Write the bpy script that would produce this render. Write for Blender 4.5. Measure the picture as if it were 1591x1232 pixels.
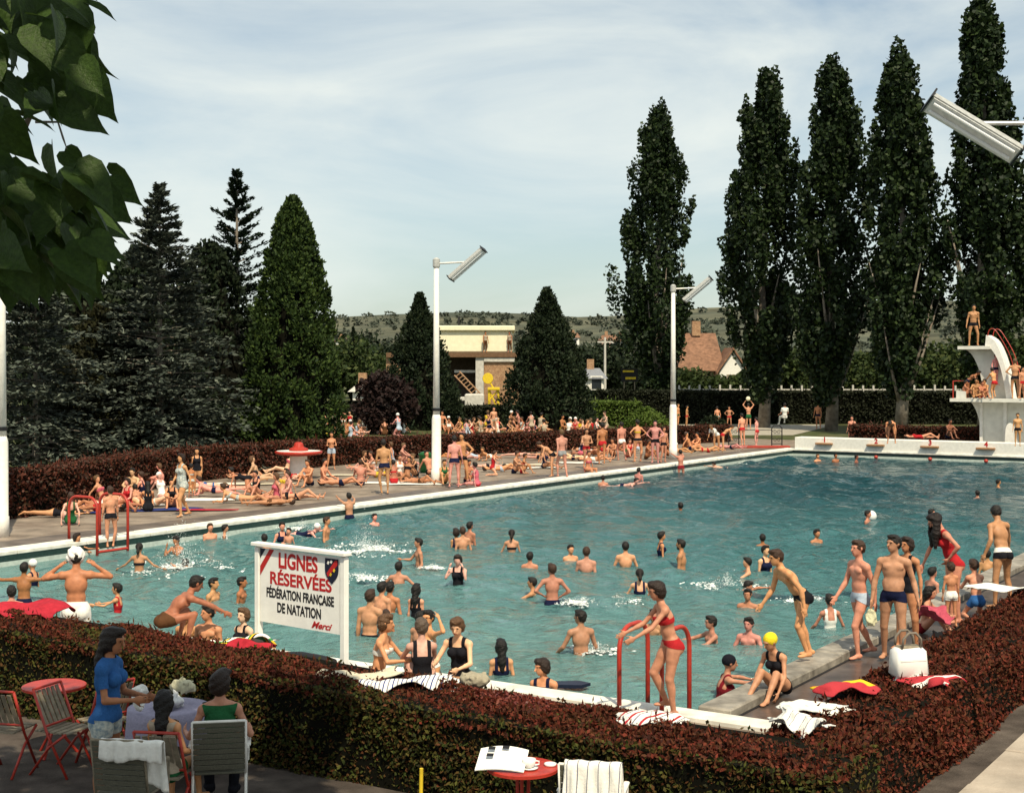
import bpy, math, random
import numpy as np
from mathutils import Vector, Matrix
R = math.radians
random.seed(7); RNG = np.random.default_rng(7)
for o in list(bpy.data.objects): bpy.data.objects.remove(o)
sc = bpy.context.scene
COL = sc.collection

# ---------------------------------------------------------------- camera
HC, FPX, HOR, CX, IW, IH = 4.2, 2200.0, 570.0, 795.5, 1591.0, 1232.0
cam = bpy.data.cameras.new("camera"); camo = bpy.data.objects.new("camera", cam); COL.objects.link(camo)
camo.location = (0, 0, HC); camo.rotation_euler = (R(90), 0, 0)
cam.sensor_width = 36; cam.lens = 36 * FPX / IW
cam.shift_y = -(IH / 2 - HOR) / IW
cam.clip_start = 0.1; cam.clip_end = 6000
sc.camera = camo
sc.render.resolution_x, sc.render.resolution_y = 1024, 792

# ---------------------------------------------------------------- sky and sun
SUN_EL = R(54); SUN_AZ = (0.27, -0.963)          # horizontal direction towards the sun
w = bpy.data.worlds.new("World"); sc.world = w; w.use_nodes = True
nt = w.node_tree; nt.nodes.clear()
def N(t, ty, **kw):
    n = t.nodes.new(ty)
    for k, v in kw.items():
        if k in n.inputs: n.inputs[k].default_value = v
        else: setattr(n, k, v)
    return n
out = N(nt, "ShaderNodeOutputWorld"); bg = N(nt, "ShaderNodeBackground", Strength=0.108)
sky = N(nt, "ShaderNodeTexSky", sky_type='NISHITA', sun_disc=False, sun_elevation=SUN_EL,
        sun_rotation=math.atan2(SUN_AZ[0], SUN_AZ[1]), air_density=1.0, dust_density=1.2, ozone_density=1.0)
tc = N(nt, "ShaderNodeTexCoord"); mp = N(nt, "ShaderNodeMapping"); mp.inputs['Scale'].default_value = (1.0, 1.0, 3.0)
nz = N(nt, "ShaderNodeTexNoise", Scale=2.7, Detail=8.0, Roughness=0.56, Distortion=0.5)
rp = N(nt, "ShaderNodeValToRGB"); rp.color_ramp.elements[0].position = 0.36; rp.color_ramp.elements[1].position = 0.64
rp.color_ramp.elements[0].color = (0.26, 0.26, 0.26, 1); rp.color_ramp.elements[1].color = (0.92, 0.92, 0.92, 1)
mx = N(nt, "ShaderNodeMix", data_type='RGBA'); mx.inputs['B'].default_value = (7.8, 8.25, 7.8, 1)
L = nt.links.new
L(tc.outputs['Generated'], mp.inputs[0]); L(mp.outputs[0], nz.inputs['Vector']); L(nz.outputs[0], rp.inputs[0])
tn = N(nt, "ShaderNodeMix", data_type='RGBA', blend_type='MULTIPLY'); tn.inputs['Factor'].default_value = 1.0; tn.inputs['B'].default_value = (.95, 1.03, 1.0, 1); L(sky.outputs[0], tn.inputs['A'])
L(rp.outputs[0], mx.inputs['Factor']); L(tn.outputs['Result'], mx.inputs['A']); L(mx.outputs['Result'], bg.inputs[0]); L(bg.outputs[0], out.inputs[0])
sun = bpy.data.lights.new("sun", 'SUN'); sun.energy = 5.0; sun.angle = R(0.5); sun.color = (1.0, 0.875, 0.65)
suno = bpy.data.objects.new("sun", sun); COL.objects.link(suno)
sd = Vector((SUN_AZ[0], SUN_AZ[1], math.tan(SUN_EL) * math.hypot(*SUN_AZ)))
suno.rotation_euler = sd.to_track_quat('Z', 'Y').to_euler()
sc.view_settings.view_transform = 'Standard'; sc.view_settings.look = 'None'
sc.view_settings.exposure = 0.06; sc.view_settings.gamma = 1.0
sc.render.engine = 'CYCLES'

# ---------------------------------------------------------------- helpers
def at(px, py, z=0.0):
    Y = FPX * (HC - z) / (py - HOR); return Vector(((px - CX) * Y / FPX, Y, z))
def atY(px, py, Y):
    return Vector(((px - CX) * Y / FPX, Y, HC - (py - HOR) * Y / FPX))
TH = R(57.3); U = Vector((math.cos(TH), math.sin(TH), 0)); V = Vector((math.sin(TH), -math.cos(TH), 0))
P0 = Vector((2.25, 17.1, 0)); PL, PW, ZW = 52.6, 19.5, -0.30
def pool(u, v, z=0.0): p = P0 + U * u + V * v; p.z = z; return p
UA = math.atan2(U.y, U.x)

def tag(o, label=None, cat=None, group=None, kind=None):
    if label: o["label"] = label
    if cat: o["category"] = cat
    if group: o["group"] = group
    if kind: o["kind"] = kind
    return o
def link(o, parent=None):
    COL.objects.link(o)
    if parent is not None: o.parent = parent
    return o
def empty(name, loc=(0, 0, 0), rz=0.0):
    o = bpy.data.objects.new(name, None); o.empty_display_size = 0.2; o.location = loc; o.rotation_euler = (0, 0, rz); return link(o)
def np_mesh(name, V_, F_, mat=None, smooth=False):
    """V_ (n,3); F_ (m,k) equal-size faces"""
    V_ = np.asarray(V_, np.float32); F_ = np.asarray(F_, np.int32)
    me = bpy.data.meshes.new(name); k = F_.shape[1]
    me.vertices.add(len(V_)); me.vertices.foreach_set("co", V_.ravel())
    me.loops.add(F_.size); me.loops.foreach_set("vertex_index", F_.ravel())
    me.polygons.add(len(F_)); me.polygons.foreach_set("loop_start", np.arange(0, F_.size, k, dtype=np.int32))
    me.polygons.foreach_set("loop_total", np.full(len(F_), k, np.int32))
    if smooth: me.polygons.foreach_set("use_smooth", np.ones(len(F_), bool))
    me.update(calc_edges=True)
    if mat: me.materials.append(mat)
    return me
class MB:
    def __init__(s): s.v = []; s.f = []
    def add(s, vs, fs):
        b = len(s.v); s.v += [tuple(x) for x in vs]; s.f += [tuple(i + b for i in f) for f in fs]; return s
    def box(s, c, d, rz=0.0, M=None, bev=0.0):
        x, y, z = d[0] / 2, d[1] / 2, d[2] / 2
        if bev > 0:
            b = min(bev, x * .9, y * .9, z * .9); vs = []; lv = [(-z, b), (-z + b, 0), (z - b, 0), (z, b)]
            for zz, i in lv:
                X, Y = x - i, y - i; q = b * .6 if i == 0 else 0.3 * b
                vs += [(-X + q, -Y, zz), (X - q, -Y, zz), (X, -Y + q, zz), (X, Y - q, zz), (X - q, Y, zz), (-X + q, Y, zz), (-X, Y - q, zz), (-X, -Y + q, zz)]
            fs = [tuple(reversed(range(8))), tuple(range(24, 32))]
            for l in range(3):
                for i in range(8):
                    j = (i + 1) % 8; fs.append((l * 8 + i, l * 8 + j, l * 8 + 8 + j, l * 8 + 8 + i))
        else:
            vs = [(-x, -y, -z), (x, -y, -z), (x, y, -z), (-x, y, -z), (-x, -y, z), (x, -y, z), (x, y, z), (-x, y, z)]
            fs = [(3, 2, 1, 0), (4, 5, 6, 7), (0, 1, 5, 4), (1, 2, 6, 5), (2, 3, 7, 6), (3, 0, 4, 7)]
        m = M if M is not None else Matrix.Rotation(rz, 3, 'Z')
        c = Vector(c); return s.add([m @ Vector(p) + c for p in vs], fs)
    def tube(s, pts, r, n=8, cap=True):
        pts = [Vector(p) for p in pts]; rs = r if isinstance(r, (list, tuple)) else [r] * len(pts)
        vs = []; fs = []; up = None
        for i, p in enumerate(pts):
            d = (pts[min(i + 1, len(pts) - 1)] - pts[max(i - 1, 0)]).normalized()
            if up is None: up = d.orthogonal().normalized()
            up = (up - d * up.dot(d)).normalized(); q = d.cross(up)
            for k in range(n):
                a = 2 * math.pi * k / n; vs.append(p + (up * math.cos(a) + q * math.sin(a)) * rs[i])
        for i in range(len(pts) - 1):
            for k in range(n):
                j = (k + 1) % n; fs.append((i * n + k, i * n + j, (i + 1) * n + j, (i + 1) * n + k))
        if cap: fs += [tuple(reversed(range(n))), tuple(range((len(pts) - 1) * n, len(pts) * n))]
        return s.add(vs, fs)
    def lathe(s, prof, n=24, c=(0, 0, 0)):
        vs = []; fs = []; c = Vector(c)
        for r, z in prof:
            for k in range(n):
                a = 2 * math.pi * k / n; vs.append(c + Vector((r * math.cos(a), r * math.sin(a), z)))
        for i in range(len(prof) - 1):
            for k in range(n):
                j = (k + 1) % n; fs.append((i * n + k, i * n + j, (i + 1) * n + j, (i + 1) * n + k))
        fs += [tuple(reversed(range(n))), tuple(range((len(prof) - 1) * n, len(prof) * n))]
        return s.add(vs, fs)
    def prism(s, poly, a, b, n, t, c=(0, 0, 0)):
        """poly in (a,b) plane, extruded +-t/2 along n"""
        a, b, n, c = Vector(a), Vector(b), Vector(n), Vector(c); k = len(poly)
        vs = [c + a * x + b * y - n * t / 2 for x, y in poly] + [c + a * x + b * y + n * t / 2 for x, y in poly]
        fs = [tuple(range(k)), tuple(reversed(range(k, 2 * k)))] + [(i, k + i, k + (i + 1) % k, (i + 1) % k) for i in range(k)]
        return s.add(vs, fs)
    def build(s, name, mat, parent=None, smooth=False, loc=None):
        me = bpy.data.meshes.new(name); me.from_pydata(s.v, [], s.f); me.materials.append(mat)
        if smooth: me.polygons.foreach_set("use_smooth", [len(f) <= 4 for f in s.f])
        me.update(); o = bpy.data.objects.new(name, me)
        if loc is not None: o.location = loc
        return link(o, parent)

# ---------------------------------------------------------------- materials
def mat(name, col, rough=0.7, var=0.0, vscale=4.0, bump=0.0, bscale=30.0, spec=0.3, col2=None, metal=0.0, objcol=False, island=False, detail=5.0, trans=0.0):
    m = bpy.data.materials.new(name); m.use_nodes = True; t = m.node_tree; p = t.nodes["Principled BSDF"]
    p.inputs['Roughness'].default_value = rough; p.inputs['Specular IOR Level'].default_value = spec; p.inputs['Metallic'].default_value = metal
    k = t.links.new
    def mixrgb(fac, a, b, bt='MIX'):
        n = t.nodes.new("ShaderNodeMix"); n.data_type = 'RGBA'; n.blend_type = bt
        for s_, v in (('Factor', fac), ('A', a), ('B', b)):
            i = n.inputs[s_] if s_ != 'Factor' else n.inputs['Factor']
            if isinstance(v, (int, float)): i.default_value = v
            elif isinstance(v, tuple): i.default_value = v + (1,)
            else: k(v, i)
        return n.outputs['Result']
    if objcol:
        oi = t.nodes.new("ShaderNodeObjectInfo"); base = oi.outputs['Color']
    else: base = tuple(col)
    tcn = t.nodes.new("ShaderNodeTexCoord")
    if col2 is not None or var > 0:
        n = t.nodes.new("ShaderNodeTexNoise"); n.inputs['Scale'].default_value = vscale; n.inputs['Detail'].default_value = detail; n.inputs['Roughness'].default_value = 0.6
        k(tcn.outputs['Object'], n.inputs['Vector'])
        r = t.nodes.new("ShaderNodeValToRGB"); r.color_ramp.elements[0].position = 0.32; r.color_ramp.elements[1].position = 0.68
        k(n.outputs[0], r.inputs[0])
        if col2 is not None: base = mixrgb(r.outputs[0], base, tuple(col2))
        if var > 0:
            r2 = t.nodes.new("ShaderNodeMapRange"); r2.inputs[3].default_value = 1 - var; r2.inputs[4].default_value = 1 + var * .6
            n2 = t.nodes.new("ShaderNodeTexNoise"); n2.inputs['Scale'].default_value = vscale * 3.1; n2.inputs['Detail'].default_value = 6
            k(tcn.outputs['Object'], n2.inputs['Vector']); r2.inputs[1].default_value = .3; r2.inputs[2].default_value = .7; k(n2.outputs[0], r2.inputs[0])
            cb = t.nodes.new("ShaderNodeCombineColor"); [k(r2.outputs[0], cb.inputs[i]) for i in range(3)]
            base = mixrgb(1.0, base, cb.outputs[0], 'MULTIPLY')
    if island:
        g = t.nodes.new("ShaderNodeNewGeometry"); r = t.nodes.new("ShaderNodeValToRGB")
        els = island; r.color_ramp.elements[0].color = tuple(els[0]) + (1,); r.color_ramp.elements[1].color = tuple(els[-1]) + (1,)
        for i, e in enumerate(els[1:-1]):
            x = r.color_ramp.elements.new((i + 1) / (len(els) - 1)); x.color = tuple(e) + (1,)
        k(g.outputs['Random Per Island'], r.inputs[0]); base = r.outputs[0]
        if col2 is not None:
            base = mixrgb(r.outputs[0], r.outputs[0], tuple(col2))
    if isinstance(base, tuple): p.inputs['Base Color'].default_value = base + (1,)
    else: k(base, p.inputs['Base Color'])
    if bump > 0:
        b = t.nodes.new("ShaderNodeBump"); b.inputs['Strength'].default_value = bump; b.inputs['Distance'].default_value = 0.02
        n = t.nodes.new("ShaderNodeTexNoise"); n.inputs['Scale'].default_value = bscale; n.inputs['Detail'].default_value = 8
        k(tcn.outputs['Object'], n.inputs['Vector']); k(n.outputs[0], b.inputs['Height']); k(b.outputs[0], p.inputs['Normal'])
    if trans > 0:
        o_ = t.nodes["Material Output"]; tr = t.nodes.new("ShaderNodeBsdfTranslucent"); ms = t.nodes.new("ShaderNodeMixShader"); ms.inputs[0].default_value = trans
        if isinstance(base, tuple): tr.inputs[0].default_value = base + (1,)
        else: k(base, tr.inputs[0])
        k(p.outputs[0], ms.inputs[1]); k(tr.outputs[0], ms.inputs[2]); k(ms.outputs[0], o_.inputs[0])
    return m
M = dict(
    grass=mat('grass', (.045, .07, .02), .95, .4, .6, .6, 20, .1, col2=(.11, .10, .05)),
    deck=mat('deck_paving', (.19, .145, .112), .8, .42, .5, .3, 12, .2, col2=(.29, .24, .19)),
    wet=mat('wet_deck', (.055, .04, .035), .28, .4, .9, .15, 14, .5, col2=(.115, .088, .075)),
    terr=mat('terrace_gravel', (.065, .052, .045), .9, .4, 1.2, .6, 40, .1, col2=(.12, .10, .085)),
    white=mat('white_paint', (.78, .76, .70), .55, .10, 2.5, .1, 20, .3),
    coping=mat('coping_white', (.76, .74, .66), .6, .28, 1.1, .15, 14, .3),
    stone=mat('kerb_stone', (.20, .18, .15), .6, .45, 1.6, .4, 18, .3, col2=(.36, .33, .28)),
    slab=mat('path_slab', (.36, .30, .24), .85, .22, .8, .35, 25, .2, col2=(.46, .40, .33)),
    tile=mat('pool_tile', (.02, .045, .04), .25, .3, 6, 0, 1, .5),
    pale=mat('pool_pale', (.50, .57, .52), .5, .2, 3),
    red=mat('red_paint', (.42, .035, .02), .4, .2, 5, .1, 30, .45),
    redmat=mat('red_mat', (.36, .05, .035), .8, .2, 3),
    concrete=mat('concrete', (.52, .50, .45), .8, .2, 1.2, .2, 14, .2),
    tower=mat('tower_white', (.70, .69, .62), .7, .14, 1.0, .15, 10, .2),
    metal=mat('lamp_metal', (.50, .50, .47), .4, .25, 5, 0, 1, .5, metal=.2),
    dark=mat('dark_iron', (.012, .012, .014), .5, 0, 1, 0, 1, .3),
    bark=mat('bark', (.17, .14, .11), .95, .4, 1.2, .9, 6, .1, col2=(.28, .25, .21)),
    green=mat('green_enamel', (.015, .12, .03), .35, .2, 4, 0, 1, .5),
    yellow=mat('yellow_paint', (.70, .50, .03), .5, .2, 4),
    skin=mat('skin', (.5, .3, .2), .55, .20, 5, 0, 1, .35, objcol=True),
    hair=mat('hair', (.02, .015, .01), .5, .35, 18, .8, 60, .3, objcol=True),
    cloth=mat('cloth', (.5, .5, .5), .85, .12, 12, .35, 60, .1, objcol=True),
    floral=mat('flowered_cloth', (.20, .27, .31), .85, 0, 22, .3, 60, .1, col2=(.60, .60, .52), detail=2),
    eye=mat('eye_dark', (.012, .008, .006), .3), lip=mat('lip', (.33, .09, .07), .5),
    brick=mat('brickwork', (.30, .17, .10), .9, .35, 3, .4, 8, .1, col2=(.42, .27, .16)),
    cream=mat('cream_render', (.80, .76, .55), .85, .08, 1),
    rooft=mat('roof_tile_clay', (.18, .10, .065), .85, .35, 1.0, .5, 4, .1, col2=(.27, .145, .09)),
    glass=mat('window_dark', (.02, .025, .03), .15, 0, 1, 0, 1, .6),
    wood=mat('weathered_wood', (.25, .21, .15), .8, .3, 6, .3, 20, .2),
    pinkwall=mat('pink_render', (.55, .40, .33), .9, .15, 1),
    ink=mat('black_lettering', (.012, .012, .014), .6), redink=mat('red_lettering', (.45, .02, .02), .6),
    signw=mat('sign_panel_white', (.86, .85, .80), .5, .06, 3), navy=mat('navy_enamel', (.01, .014, .035), .5),
    lamp=mat('lamp_reflector', (.74, .75, .73), .35, .15, 4, 0, 1, .5),
    tube=mat('lamp_tube', (.82, .84, .84), .25, 0, 1, 0, 1, .5),
    cup=mat('white_ceramic', (.8, .79, .75), .25, 0, 1, 0, 1, .5),
    mesh=mat('chair_webbing', (.12, .115, .085), .8, .25, 30, .4, 90, .1),
    foam=mat('water_foam', (.80, .84, .83), .6, .1, 20, .5, 40, .2),
)
# ================================================================ setting: ground, decks, pool, hills
def sheet_with_hole(name, u0, u1, v0, v1, z, m, hole=(0, PL, -PW, 0)):
    a, b, c, d = hole; us = [u0, a, b, u1]; vs = [v0, c, d, v1]; mb = MB()
    for i in range(3):
        for j in range(3):
            if i == 1 and j == 1: continue
            if us[i + 1] - us[i] < 1e-4 or vs[j + 1] - vs[j] < 1e-4: continue
            mb.add([pool(us[i], vs[j], z), pool(us[i + 1], vs[j], z), pool(us[i + 1], vs[j + 1], z), pool(us[i], vs[j + 1], z)], [(3, 2, 1, 0)])
    return mb.build(name, m)
def rect(name, u0, u1, v0, v1, z, m, parent=None):
    return MB().add([pool(u0, v0, z), pool(u1, v0, z), pool(u1, v1, z), pool(u0, v1, z)], [(3, 2, 1, 0)]).build(name, m, parent)
def pbox(mb, u0, u1, v0, v1, z0, z1, bev=0.0):
    mb.box(pool((u0 + u1) / 2, (v0 + v1) / 2, (z0 + z1) / 2), (u1 - u0, v1 - v0, z1 - z0), M=Matrix((U, -V, (0, 0, 1))).transposed(), bev=bev)
tag(sheet_with_hole('ground', -2500, 3500, -2500, 2500, -0.012, M['grass'], (-.05, PL + .05, -PW - .05, .05)), kind='structure')
tag(sheet_with_hole('pool_deck', -4.2, PL + 9, -PW - 15, 3.2, 0.0, M['deck']), kind='structure')
tag(rect('damp_paving', 0, PL, -PW - 1.9, -PW - .63, 0.005, mat('damp_paving', (.11, .085, .068), .5, .4, .5, .2, 12, .4, col2=(.17, .135, .11))), kind='structure')
tag(rect('wet_paving', -.02, 34, .47, 2.9, 0.005, M['wet']), kind='structure')
tag(rect('terrace_floor', -40, -3.9, -45, 60, 0.10, M['terr']), kind='structure')
tag(rect('side_terrace', -3.9, 60, 2.95, 30, 0.10, M['terr']), kind='structure')
# pool basin
mb = MB()
c4 = [pool(0, -PW), pool(PL, -PW), pool(PL, 0), pool(0, 0)]
for i in range(4):
    a, b = c4[i], c4[(i + 1) % 4]; z = Vector((0, 0, 1))
    mb.add([a + z * 0.0, b + z * 0.0, b - z * .19, a - z * .19], [(0, 1, 2, 3)])
basin = tag(mb.build('pool_basin', M['tile']), kind='structure')
mb = MB()
for i in range(4):
    a, b = c4[i], c4[(i + 1) % 4]
    mb.add([a - z * .19, b - z * .19, b - z * 2.6, a - z * 2.6], [(0, 1, 2, 3)])
mb.add([p - z * 2.6 for p in c4], [(3, 2, 1, 0)])
mb.build('basin_lining', M['pale'], basin)
# copings
cpg = empty('pool_coping'); tag(cpg, kind='structure')
for i in range(27):
    mb = MB(); pbox(mb, -.6 + i * 2.0, -.6 + i * 2.0 + 2.0 - random.uniform(.012, .028), -PW - .62 + random.uniform(-.008, .008), -PW + .02, -.05, .05 + random.uniform(-.005, .004), .015); mb.build('coping_stone', M['coping'], cpg)
mb = MB(); pbox(mb, -.34, .02, -PW + .03, 2.05, -.05, .06, .015); tag(mb.build('near_coping', M['coping']), kind='structure')
kerb = empty('kerb', pool(0, 0)); tag(kerb, kind='structure')
ki = kerb.location.copy()
for i in range(40):
    mb = MB(); g = random.uniform(.008, .02); dz = random.uniform(-.006, .008)
    pbox(mb, .03 + i * 1.3, .03 + (i + 1) * 1.3 - g, -.02, .41 + random.uniform(-.006, .006), -.02, .115 + dz, .02)
    mb.v = [tuple(Vector(p) - ki) for p in mb.v]; mb.build('kerb_stone', M['stone'], kerb)
mb = MB(); pbox(mb, .02, 34, .43, .47, -.01, .012); tag(mb.build('dark_kerb_strip', M['dark']), kind='structure')  # narrow near-black strip along the outer foot of the kerb
# starting wall at the far end
wall = empty('starting_wall', pool(PL, -PW)); tag(wall, 'long white starting wall across the far end of the pool', 'wall'); wi = wall.location.copy()
def loc_build(mb, name, m, root, **k):
    mb.v = [tuple(Vector(p) - root.location) for p in mb.v]; return mb.build(name, m, root, **k)
mb = MB(); pbox(mb, PL + .02, PL + .95, -PW + .1, 4, -.02, .64, .02); loc_build(mb, 'wall_body', M['white'], wall)
mb = MB(); pbox(mb, PL - .06, PL + .03, -PW + .03, 4, -.03, .055, .01); loc_build(mb, 'wall_lip', M['coping'], wall)
def v_for_px(px, u):
    lo, hi = -PW - 3, 12
    for _ in range(50):
        m_ = (lo + hi) / 2; p = pool(u, m_)
        if CX + FPX * p.x / p.y < px: lo = m_
        else: hi = m_
    return lo
def text_obj(body, size, m, parent, loc, rot, sx=1.0, ext=.004, off=0.0, shear=0.0, name='lettering', align='CENTER'):
    cu = bpy.data.curves.new(name, 'FONT'); cu.body = body; cu.size = size; cu.extrude = ext; cu.offset = off; cu.shear = shear
    cu.align_x = align; cu.materials.append(m); o = bpy.data.objects.new(name, cu); o.scale = (sx, 1, 1); o.location = loc; o.rotation_euler = rot
    return link(o, parent)
wallrot = math.atan2(V.y, V.x)
for k, px in enumerate((1281, 1361, 1445, 1532)):
    vv = v_for_px(px, PL)
    mb = MB(); pbox(mb, PL - .20, PL + .03, vv - .43, vv + .43, .30, .40, .02); loc_build(mb, 'starting_step', mat('step_brown', (.33, .18, .09), .7, .3, 5) if k == 0 else bpy.data.materials['step_brown'], wall)
    text_obj(str(k + 1), .34, M['redink'], wall, pool(PL + .012, vv, .44) - wi, (R(90), 0, wallrot), off=.012, name='lane_number')
# lane floats on the far wall
for k, px in enumerate((1361, 1445, 1532)):
    vv = v_for_px(px, PL - .2); p = pool(PL - .2, vv, ZW + .08)
    o = MB().lathe([(.02, -.09), (.08, -.06), (.10, 0), (.08, .06), (.02, .09)], 12).build('lane_float', M['red'], None, True, p)
    tag(o, ['red lane float in the water below starting number two', 'red lane float in the water below starting number three', 'red lane float in the water below starting number four'][k], 'lane float', 'red lane floats along the far wall')

# water surface: a real wavy sheet
def water():
    du = .15; nu, nv = int(PL / du), int(PW / du)
    u = np.linspace(0, PL, nu); v = np.linspace(-PW, 0, nv); uu, vv = np.meshgrid(u, v, indexing='ij')
    h = np.zeros_like(uu); r = np.random.default_rng(3)
    for i in range(46):
        lam = r.uniform(.5, 3.2); a = r.uniform(0, 2 * math.pi); k = 2 * math.pi / lam
        h += .0076 * lam ** .8 * np.sin(k * (uu * math.cos(a) + vv * math.sin(a)) + r.uniform(0, 6.3) + 1.2 * np.sin(uu * .35 * r.uniform(.5, 1.5) + vv * .3 * r.uniform(.5, 1.5)))
    for (bx, by) in WPOS:                     # rings round every bather
        d = Vector((bx, by, 0)) - P0; bu, bv = d.dot(U), d.dot(V); i0, i1 = np.searchsorted(u, [bu - 1.6, bu + 1.6]); j0, j1 = np.searchsorted(v, [bv - 1.6, bv + 1.6])
        q = np.hypot(uu[i0:i1, j0:j1] - bu, vv[i0:i1, j0:j1] - bv); h[i0:i1, j0:j1] += .030 * np.cos(2 * math.pi * q / .55) * np.exp(-q / .55)
    am = .75 + .5 * np.sin(uu * .21 + 1) * np.sin(vv * .37); h *= am
    e = np.minimum(np.minimum(uu, PL - uu), np.minimum(vv + PW, -vv)); h *= np.clip(e / .5, .25, 1)
    X = P0.x + uu * U.x + vv * V.x; Y = P0.y + uu * U.y + vv * V.y
    P = np.stack([X, Y, ZW + h], -1).reshape(-1, 3)
    idx = np.arange(nu * nv).reshape(nu, nv)
    F = np.stack([idx[:-1, :-1], idx[:-1, 1:], idx[1:, 1:], idx[1:, :-1]], -1).reshape(-1, 4)[:, ::-1]
    m = bpy.data.materials.new('pool_water'); m.use_nodes = True; t = m.node_tree; p = t.nodes['Principled BSDF']; k = t.links.new
    p.inputs['Roughness'].default_value = .07; p.inputs['IOR'].default_value = 1.33; p.inputs['Specular IOR Level'].default_value = .62
    tcn = t.nodes.new('ShaderNodeTexCoord')
    # deeper water towards the far end of the pool is a darker teal (depth colour along the pool's length)
    vm = t.nodes.new('ShaderNodeVectorMath'); vm.operation = 'DOT_PRODUCT'; vm.inputs[1].default_value = U
    k(tcn.outputs['Object'], vm.inputs[0])
    mr = t.nodes.new('ShaderNodeMapRange'); u00 = P0.dot(U); mr.inputs[1].default_value = u00 + 1; mr.inputs[2].default_value = u00 + 40; k(vm.outputs['Value'], mr.inputs[0])
    n0 = t.nodes.new('ShaderNodeTexNoise'); n0.inputs['Scale'].default_value = .35; n0.inputs['Detail'].default_value = 4; k(tcn.outputs['Object'], n0.inputs['Vector'])
    ad = t.nodes.new('ShaderNodeMath'); ad.operation = 'MULTIPLY_ADD'; ad.inputs[1].default_value = .3; k(n0.outputs[0], ad.inputs[0]); k(mr.outputs[0], ad.inputs[2])
    r_ = t.nodes.new('ShaderNodeValToRGB'); e = r_.color_ramp.elements
    e[0].position = .12; e[0].color = (.135, .280, .268, 1); e[1].position = 1.0; e[1].color = (.005, .056, .070, 1)
    x = e.new(.5); x.color = (.050, .165, .172, 1); k(ad.outputs[0], r_.inputs[0]); k(r_.outputs[0], p.inputs['Base Color'])
    n1 = t.nodes.new('ShaderNodeTexNoise'); n1.inputs['Scale'].default_value = 3.0; n1.inputs['Detail'].default_value = 6; n1.inputs['Roughness'].default_value = .62; n1.inputs['Distortion'].default_value = .6
    k(tcn.outputs['Object'], n1.inputs['Vector'])
    b = t.nodes.new('ShaderNodeBump'); b.inputs['Strength'].default_value = 1.0; b.inputs['Distance'].default_value = .34; k(n1.outputs[0], b.inputs['Height']); k(b.outputs[0], p.inputs['Normal'])
    o = bpy.data.objects.new('pool_water', np_mesh('pool_water', P, F, m, True)); link(o); tag(o, kind='structure')
# hedge-side path of concrete slabs at the right
path = empty('path', pool(-3, 4, .1)); tag(path, kind='structure')
for i in range(-4, 9):
    for j in range(3):
        mb = MB(); x0 = -3 + i * 1.45; y0 = 3.62 + j * 1.3
        pbox(mb, x0, x0 + 1.43, y0, y0 + 1.28, .09, .135 + random.uniform(-.006, .006), .012); loc_build(mb, 'slab', M['slab'], path)
# hills
def hills():
    xs = np.linspace(-1300, 2200, 180); ys = np.linspace(260, 2300, 90); X, Y = np.meshgrid(xs, ys, indexing='ij')
    pxl = np.array([-600, 300, 510, 600, 730, 800, 900, 960, 1090, 1250, 1350, 1475, 1700, 2600]); pyl = np.array([520, 500, 494, 489, 485, 487, 493, 491, 479, 474, 470, 468, 470, 500])
    px = CX + FPX * X / Y; ridge = (HOR - np.interp(px, pxl, pyl)) * 1500 / FPX + HC
    t = np.clip((Y - 320) / 1150, 0, 1); t = t ** 1.5
    r = np.random.default_rng(5); nse = sum(np.sin(X * .009 * (i + 1) + Y * .006 * (i + 1.3) + r.uniform(0, 6)) * 5 / (i + 1) for i in range(5))
    z = ridge * t * np.where(Y > 1470, np.clip(1 - (Y - 1470) / 1200, 0, 1), 1) + nse * t * (1 - t) * 1.6 - .5
    P = np.stack([X, Y, z], -1).reshape(-1, 3); idx = np.arange(X.size).reshape(X.shape)
    F = np.stack([idx[:-1, :-1], idx[1:, :-1], idx[1:, 1:], idx[:-1, 1:]], -1).reshape(-1, 4)
    m = mat('hill_fields', (.065, .078, .060), .95, .5, .010, 0, 1, .1, col2=(.13, .125, .08), detail=4)
    o = bpy.data.objects.new('hills', np_mesh('hills', P, F, m, True)); link(o); tag(o, kind='structure'); return X, Y, z
HX, HY, HZ = hills()

# ================================================================ foliage helpers
def leaves(name, P, D, Ls, Ws, m, parent=None, rng=RNG, flat=None):
    """one rhombus per leaf: P points, D directions, lengths, widths; flat = preferred normal"""
    n = len(P); D = D / (np.linalg.norm(D, axis=1, keepdims=True) + 1e-9)
    Q = rng.normal(size=(n, 3))
    if flat is not None: Q = np.cross(D, flat + rng.normal(size=(n, 3)) * .45)
    Q = Q - D * (Q * D).sum(1, keepdims=True); Q /= (np.linalg.norm(Q, axis=1, keepdims=True) + 1e-9)
    Ls = np.broadcast_to(np.asarray(Ls, float), (n,))[:, None]; Ws = np.broadcast_to(np.asarray(Ws, float), (n,))[:, None]
    Vv = np.stack([P - D * Ls * .5, P + Q * Ws * .5 - D * Ls * .05, P + D * Ls * .5, P - Q * Ws * .5 - D * Ls * .05], 1).reshape(-1, 3)
    F = np.arange(4 * n).reshape(-1, 4)
    o = bpy.data.objects.new(name, np_mesh(name, Vv, F, m)); link(o, parent); return o
def rdir(n, rng=RNG):
    d = rng.normal(size=(n, 3)); return d / np.linalg.norm(d, axis=1, keepdims=True)
def clumps(C, rad, n, rng=RNG, shell=.55):
    """n points in each ellipsoid clump C (k,3), rad (k,3)"""
    k = len(C); d = rdir(k * n, rng).reshape(k, n, 3); r = rng.uniform(shell, 1.0, (k, n, 1)) ** .8
    return (C[:, None] + d * r * rad[:, None]).reshape(-1, 3), d.reshape(-1, 3)
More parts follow.
